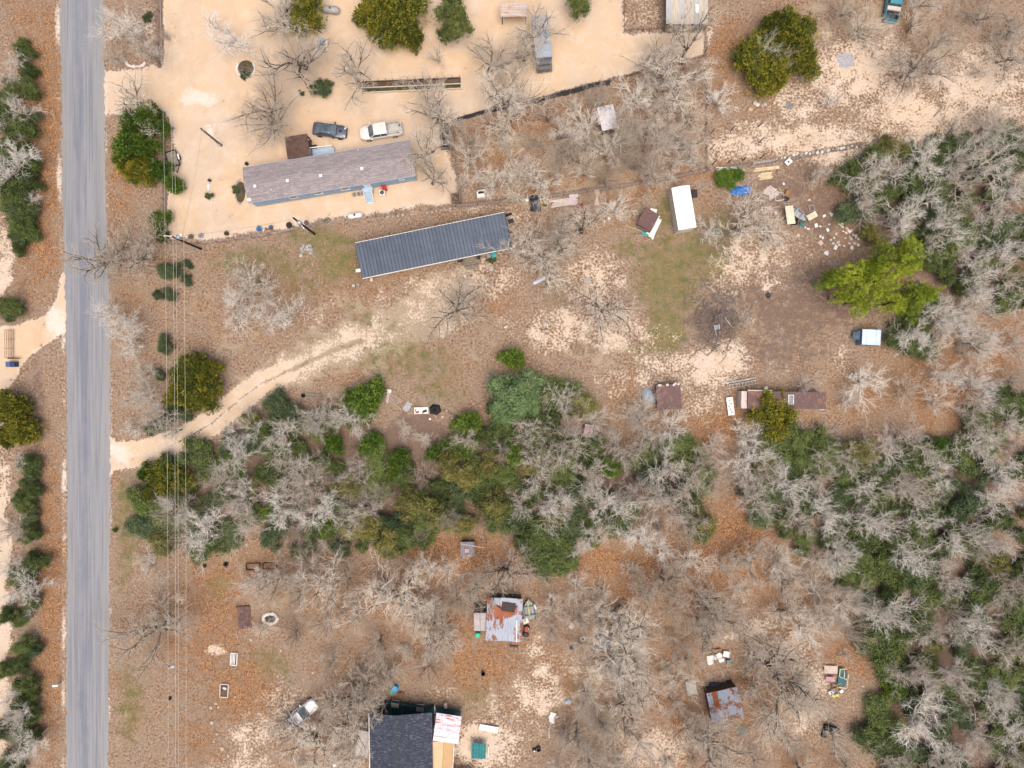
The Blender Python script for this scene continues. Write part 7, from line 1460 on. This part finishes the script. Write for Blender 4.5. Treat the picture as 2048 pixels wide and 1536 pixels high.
for px, py, lb in ((708, 572, 'dark round stump lower left of the metal roof'), (717, 570, 'second dark round stump at the metal roof corner')):
    t = thing('tree_stump', lb, 'stump', (*G(px, py), 0), 0, 'stumps'); B().lathe([(0, .4), (.26, .4), (.3, .0)], bk_mid, 12).go('stump', t); B().lathe([(0, .41), (.2, .405)], bk_pale, 10).go('cut_face', t)
tag(B().box((0, 0, .2), (.35, .45, .4), cream, .2).go('small_box'), 'small cream box below the metal roof lower left corner', 'box').location = (*G(744, 560), 0)
tag(B().bar((-1.0, -.5, .3), (1.0, .5, .6), .42, mat('white_blue_sheet', (.58, .62, .72), (.45, .5, .6), 2, .5), .05).go('bent_sheet'), 'bent bluish white sheet at the foot of the dark limbed oak', 'sheet').location = (*G(1081, 561), 0)
for px, py, w_, lb in ((870, 415, 38, 'left'), (780, 424, 60, 'x')):
    pass
# dry bed rows along the fence below the mobile home
for x0_, x1_, y0_, y1_, lb in ((738, 818, 433, 424, 'row of dry twiggy shrubs right of the white propane tank'), (847, 902, 421, 412, 'row of dry grey shrubs above the dark metal roof')):
    t = thing('dry_hedge', lb, 'hedge', (*G((x0_ + x1_) / 2, (y0_ + y1_) / 2), 0), 0); n_ = int((x1_ - x0_) / 9)
    for k in range(n_):
        u = (k + .5) / n_; x, y = G(x0_ + (x1_ - x0_) * u, y0_ + (y1_ - y0_) * u); p = SHR[k % 3]; q = obj('shrub', p['cm'], t, (x - t.location.x, y - t.location.y, 0), (0, 0, k * 1.3), (.17, .17, .22)); q.material_slots[0].link = 'OBJECT'; q.material_slots[0].material = tw_brown if k % 2 else tw_grey
        obj('stone', RKD[k % 5], t, (x - t.location.x + .2, y - t.location.y - .35, .08), (0, 0, k), (.22, .2, .2))
boards('board_stack', 'pale boards forming a gap gate between the two dry hedges', 'boards', 829, 426, 6, 3, 1.2, .08, pxw, .1, .12, 21)
t = thing('compost_frame', 'square wood framed bin at the right end of the mobile home fence', 'bin', (*G(912, 398), 0), R_(3))
for x, y, a, b in ((0, .6, 1.3, .08), (0, -.6, 1.3, .08), (.6, 0, .08, 1.12), (-.6, 0, .08, 1.12)): B().box((x, y, .4), (a, b, .8), wood).go('side', t)
B().box((0, 0, .35), (1.1, 1.1, .1), soil).go('compost', t)
t = thing('tyre_crate', 'grey slatted crate holding dark tyres at the scrub corner', 'crate', (*G(890, 275), 0), R_(3))
for x, y, a, b in ((0, 1.75, 1.2, .1), (0, -1.75, 1.2, .1), (.6, 0, .1, 3.4), (-.6, 0, .1, 3.4)): B().box((x, y, .45), (a, b, .9), mat('slate_slat', (.19, .2, .22), (.13, .14, .155), 3, .8)).go('side', t)
for k in range(4): B().lathe([(.18, .1), (.42, .08), (.45, .2), (.42, .32), (.18, .3), (.18, .1)], rubber, 14, (.05, -1.25 + .82 * k, .35)).go('tyre', t)
# fence board and bush, north yard
t = thing('board_fence', 'leaning grey board fence above the tangled bush', 'fence', (*G(1012, 130), 0), R_(27))
for k in range(14): B().box((-2.3 + .355 * k, 0, .6), (.33, .07, 1.2), mat('silver_board', (.34, .34, .34), (.25, .25, .25), 2, .85, vary=.12)).go('board', t)
tyre(720, 12, 8, 'dark ring at the foot of the green oaks in the north yard')
tag(B().box((0, 0, .5), (2.0, .8, .9), mat('dark_grey_cover', (.09, .09, .1), (.05, .05, .06), 2, .7), -.5).go('covered_machine'), 'dark covered machine beside the top left oaks', 'machine').location = (*G(633, 55), 0)
# mailbox stand, roadside items
t = thing('mailbox', 'white mailbox on a post on the left road verge', 'mailbox', (*G(122, 1364), 0), R_(5)); B().bar((0, 0, 0), (0, 0, 1.1), .1, wood).go('post', t); B().box((0, 0, 1.2), (.75, .28, .26), white).go('box', t)
t = thing('road_sign_back', 'small grey sign plate lying under the power lines', 'plate', (*G(344, 1333), 0), R_(10)); B().box((0, 0, .2), (.9, .35, .06), galv).go('plate', t); B().box((-.3, .1, .25), (.25, .2, .05), blackp).go('bracket', t)
tag(B().tube([(0, 0, .1), (.8, .9, .3), (1.6, 2.4, .5)], .09, bk_mid, 7, .03).go('fallen_branch'), 'dark fallen branch on the bright sand at upper right', 'branch').location = (*G(1868, 233), 0)
# rubble line on the right fence
for k in range(22): u = k / 21; rock(1555 + 165 * u + rnd.uniform(-2, 2), 317 - 26 * u + rnd.uniform(-2, 2), rnd.uniform(4, 9), 'pale rubble on fence*', 'north fence rubble', RKW if k % 3 else RKD)
for k in range(10): rock(1508 + 5 * k, 326 - .8 * k, 6, 'grey rubble on fence*', 'north fence rubble', RKD)
# dog by the pale blue shed
def dog():
    t = thing('dog', 'tan dog resting left of the pale blue shed door', 'dog', (*G(1717, 683), 0), R_(120))
    m_ = mat('tan_fur', (.42, .25, .12), (.32, .18, .08), 6, .95)
    me = bpy.data.meshes.new('body'); V = [(0, 0, .3), (-.22, 0, .29), (-.38, 0, .3), (.2, 0, .34), (.34, 0, .46), (.46, 0, .56), (.6, 0, .52), (-.52, .03, .36), (-.66, .1, .3), (-.3, .12, .22), (-.16, .16, .1), (-.26, .17, .03), (-.3, -.12, .22), (-.16, -.16, .1), (-.26, -.17, .03), (.2, .1, .24), (.22, .12, .1), (.34, .12, .03), (.2, -.1, .24), (.22, -.12, .1), (.34, -.12, .03)]
    E = [(0, 1), (1, 2), (0, 3), (3, 4), (4, 5), (5, 6), (2, 7), (7, 8), (2, 9), (9, 10), (10, 11), (2, 12), (12, 13), (13, 14), (3, 15), (15, 16), (16, 17), (3, 18), (18, 19), (19, 20)]
    R = [.15, .13, .12, .14, .09, .1, .05, .04, .02, .08, .05, .035, .08, .05, .035, .06, .04, .035, .06, .04, .035]
    me.from_pydata(V, E, []); me.materials.append(m_); o = obj('body', me, t); sk = o.modifiers.new('skin', 'SKIN')
    for i, r_ in enumerate(R): me.skin_vertices[0].data[i].radius = (r_, r_)
    me.skin_vertices[0].data[0].use_root = True
    o.modifiers.new('sub', 'SUBSURF').levels = 1; o.modifiers['sub'].render_levels = 2
    for s in (-1, 1): B().add([(.44, s * .04, .64), (.44, s * .11, .62), (.40, s * .12, .52), (.48, s * .07, .6)], [(0, 1, 2), (0, 2, 3), (1, 3, 2), (0, 3, 1)], MATS['tan_fur']).go('ear', t)
    B().lathe([(0, 0), (.02, .01), (0, .03)], blackp, 6, (.64, 0, .52)).go('nose', t)
try: dog()
except Exception as ex: print('dog', ex)
# ================================================================ LOOSE GROUND COVER
def litter():
    rg = np.random.default_rng(5)
    N0 = 600000; X = rg.uniform(-74, 75, N0); Y = rg.uniform(-57, 57, N0)
    ch, yard, dr, wd = ground_attr(X * PXM + 1024, 768 - Y * PXM)
    onroad = (X > -64.6) & (X < -57.2)
    p = np.clip(ch['o'] * 1.05 + .05 - ch['s'] * .35, 0.02, 1) * (1 - np.maximum.reduce([yard, dr, wd]) * .985)
    k = (rg.uniform(0, 1, N0) < p * .62) & ~onroad; X, Y = X[k], Y[k]; N = len(X)
    a = rg.uniform(0, 6.28, N); s = rg.uniform(.045, .09, N); tz = rg.normal(0, .35, (N, 2))
    ax = np.stack([np.cos(a), np.sin(a), tz[:, 0]], 1); sd = np.stack([-np.sin(a), np.cos(a), tz[:, 1]], 1)
    P = np.stack([X, Y, rg.uniform(.035, .07, N)], 1); s = s[:, None]
    V = np.stack([P - ax * s, P + sd * s * .6, P + ax * s, P - sd * s * .6], 1).reshape(-1, 3)
    m, n, l, b = nt('dry_leaves', .9, 0, .1)
    at = n.new('ShaderNodeAttribute'); at.attribute_name = 'tint'
    r = n.new('ShaderNodeValToRGB'); l.new(at.outputs['Fac'], r.inputs[0]); e = r.color_ramp.elements
    e[0].color = (.09, .045, .025, 1); e[1].color = (.66, .50, .34, 1)
    for p_, c_ in ((.35, (.34, .16, .065, 1)), (.7, (.52, .28, .12, 1))): q = e.new(p_); q.color = c_
    l.new(r.outputs[0], b.inputs['Base Color'])
    obj('fallen_leaves', npmesh('fallen_leaves', V, np.arange(4 * N).reshape(N, 4), [m], False, np.repeat(rg.uniform(0, 1, N), 4)), kind='stuff')
    # short dry grass and weeds
    N0 = 120000; X = rg.uniform(-74, 75, N0); Y = rg.uniform(-57, 57, N0)
    ch, yard, dr, wd = ground_attr(X * PXM + 1024, 768 - Y * PXM)
    onroad = (X > -64.6) & (X < -57.2)
    p = np.clip(np.maximum(ch['g'] * .9, ch['t'] * .7) + .12, 0, 1) * (1 - np.maximum.reduce([yard, dr, wd]) * .99)
    k = (rg.uniform(0, 1, N0) < p) & ~onroad; X, Y = X[k], Y[k]; g = ch['g'][k]; N = len(X)
    a = rg.uniform(0, 6.28, N); h = rg.uniform(.06, .2, N); V = []
    for j in range(2):
        b_ = a + j * 1.7; dx, dy = np.cos(b_), np.sin(b_); o = rg.uniform(.3, .9, N) * h
        V += [np.stack([X - dy * .02, Y + dx * .02, np.full(N, .01)], 1), np.stack([X + dy * .02, Y - dx * .02, np.full(N, .01)], 1), np.stack([X + dx * o + dy * .012, Y + dy * o, h], 1), np.stack([X + dx * o, Y + dy * o, h * 1.02], 1)]
    V = np.stack(V, 1).reshape(-1, 3)
    t = np.clip(g * 1.1 + rg.uniform(-.35, .25, N), 0, 1)
    m = leafmat('dry_grass', (.40, .31, .19), (.12, .155, .035))
    obj('short_grass', npmesh('short_grass', V, np.arange(8 * N).reshape(2 * N, 4), [m], False, np.repeat(t, 8)), kind='stuff')
litter()
flush_labels()
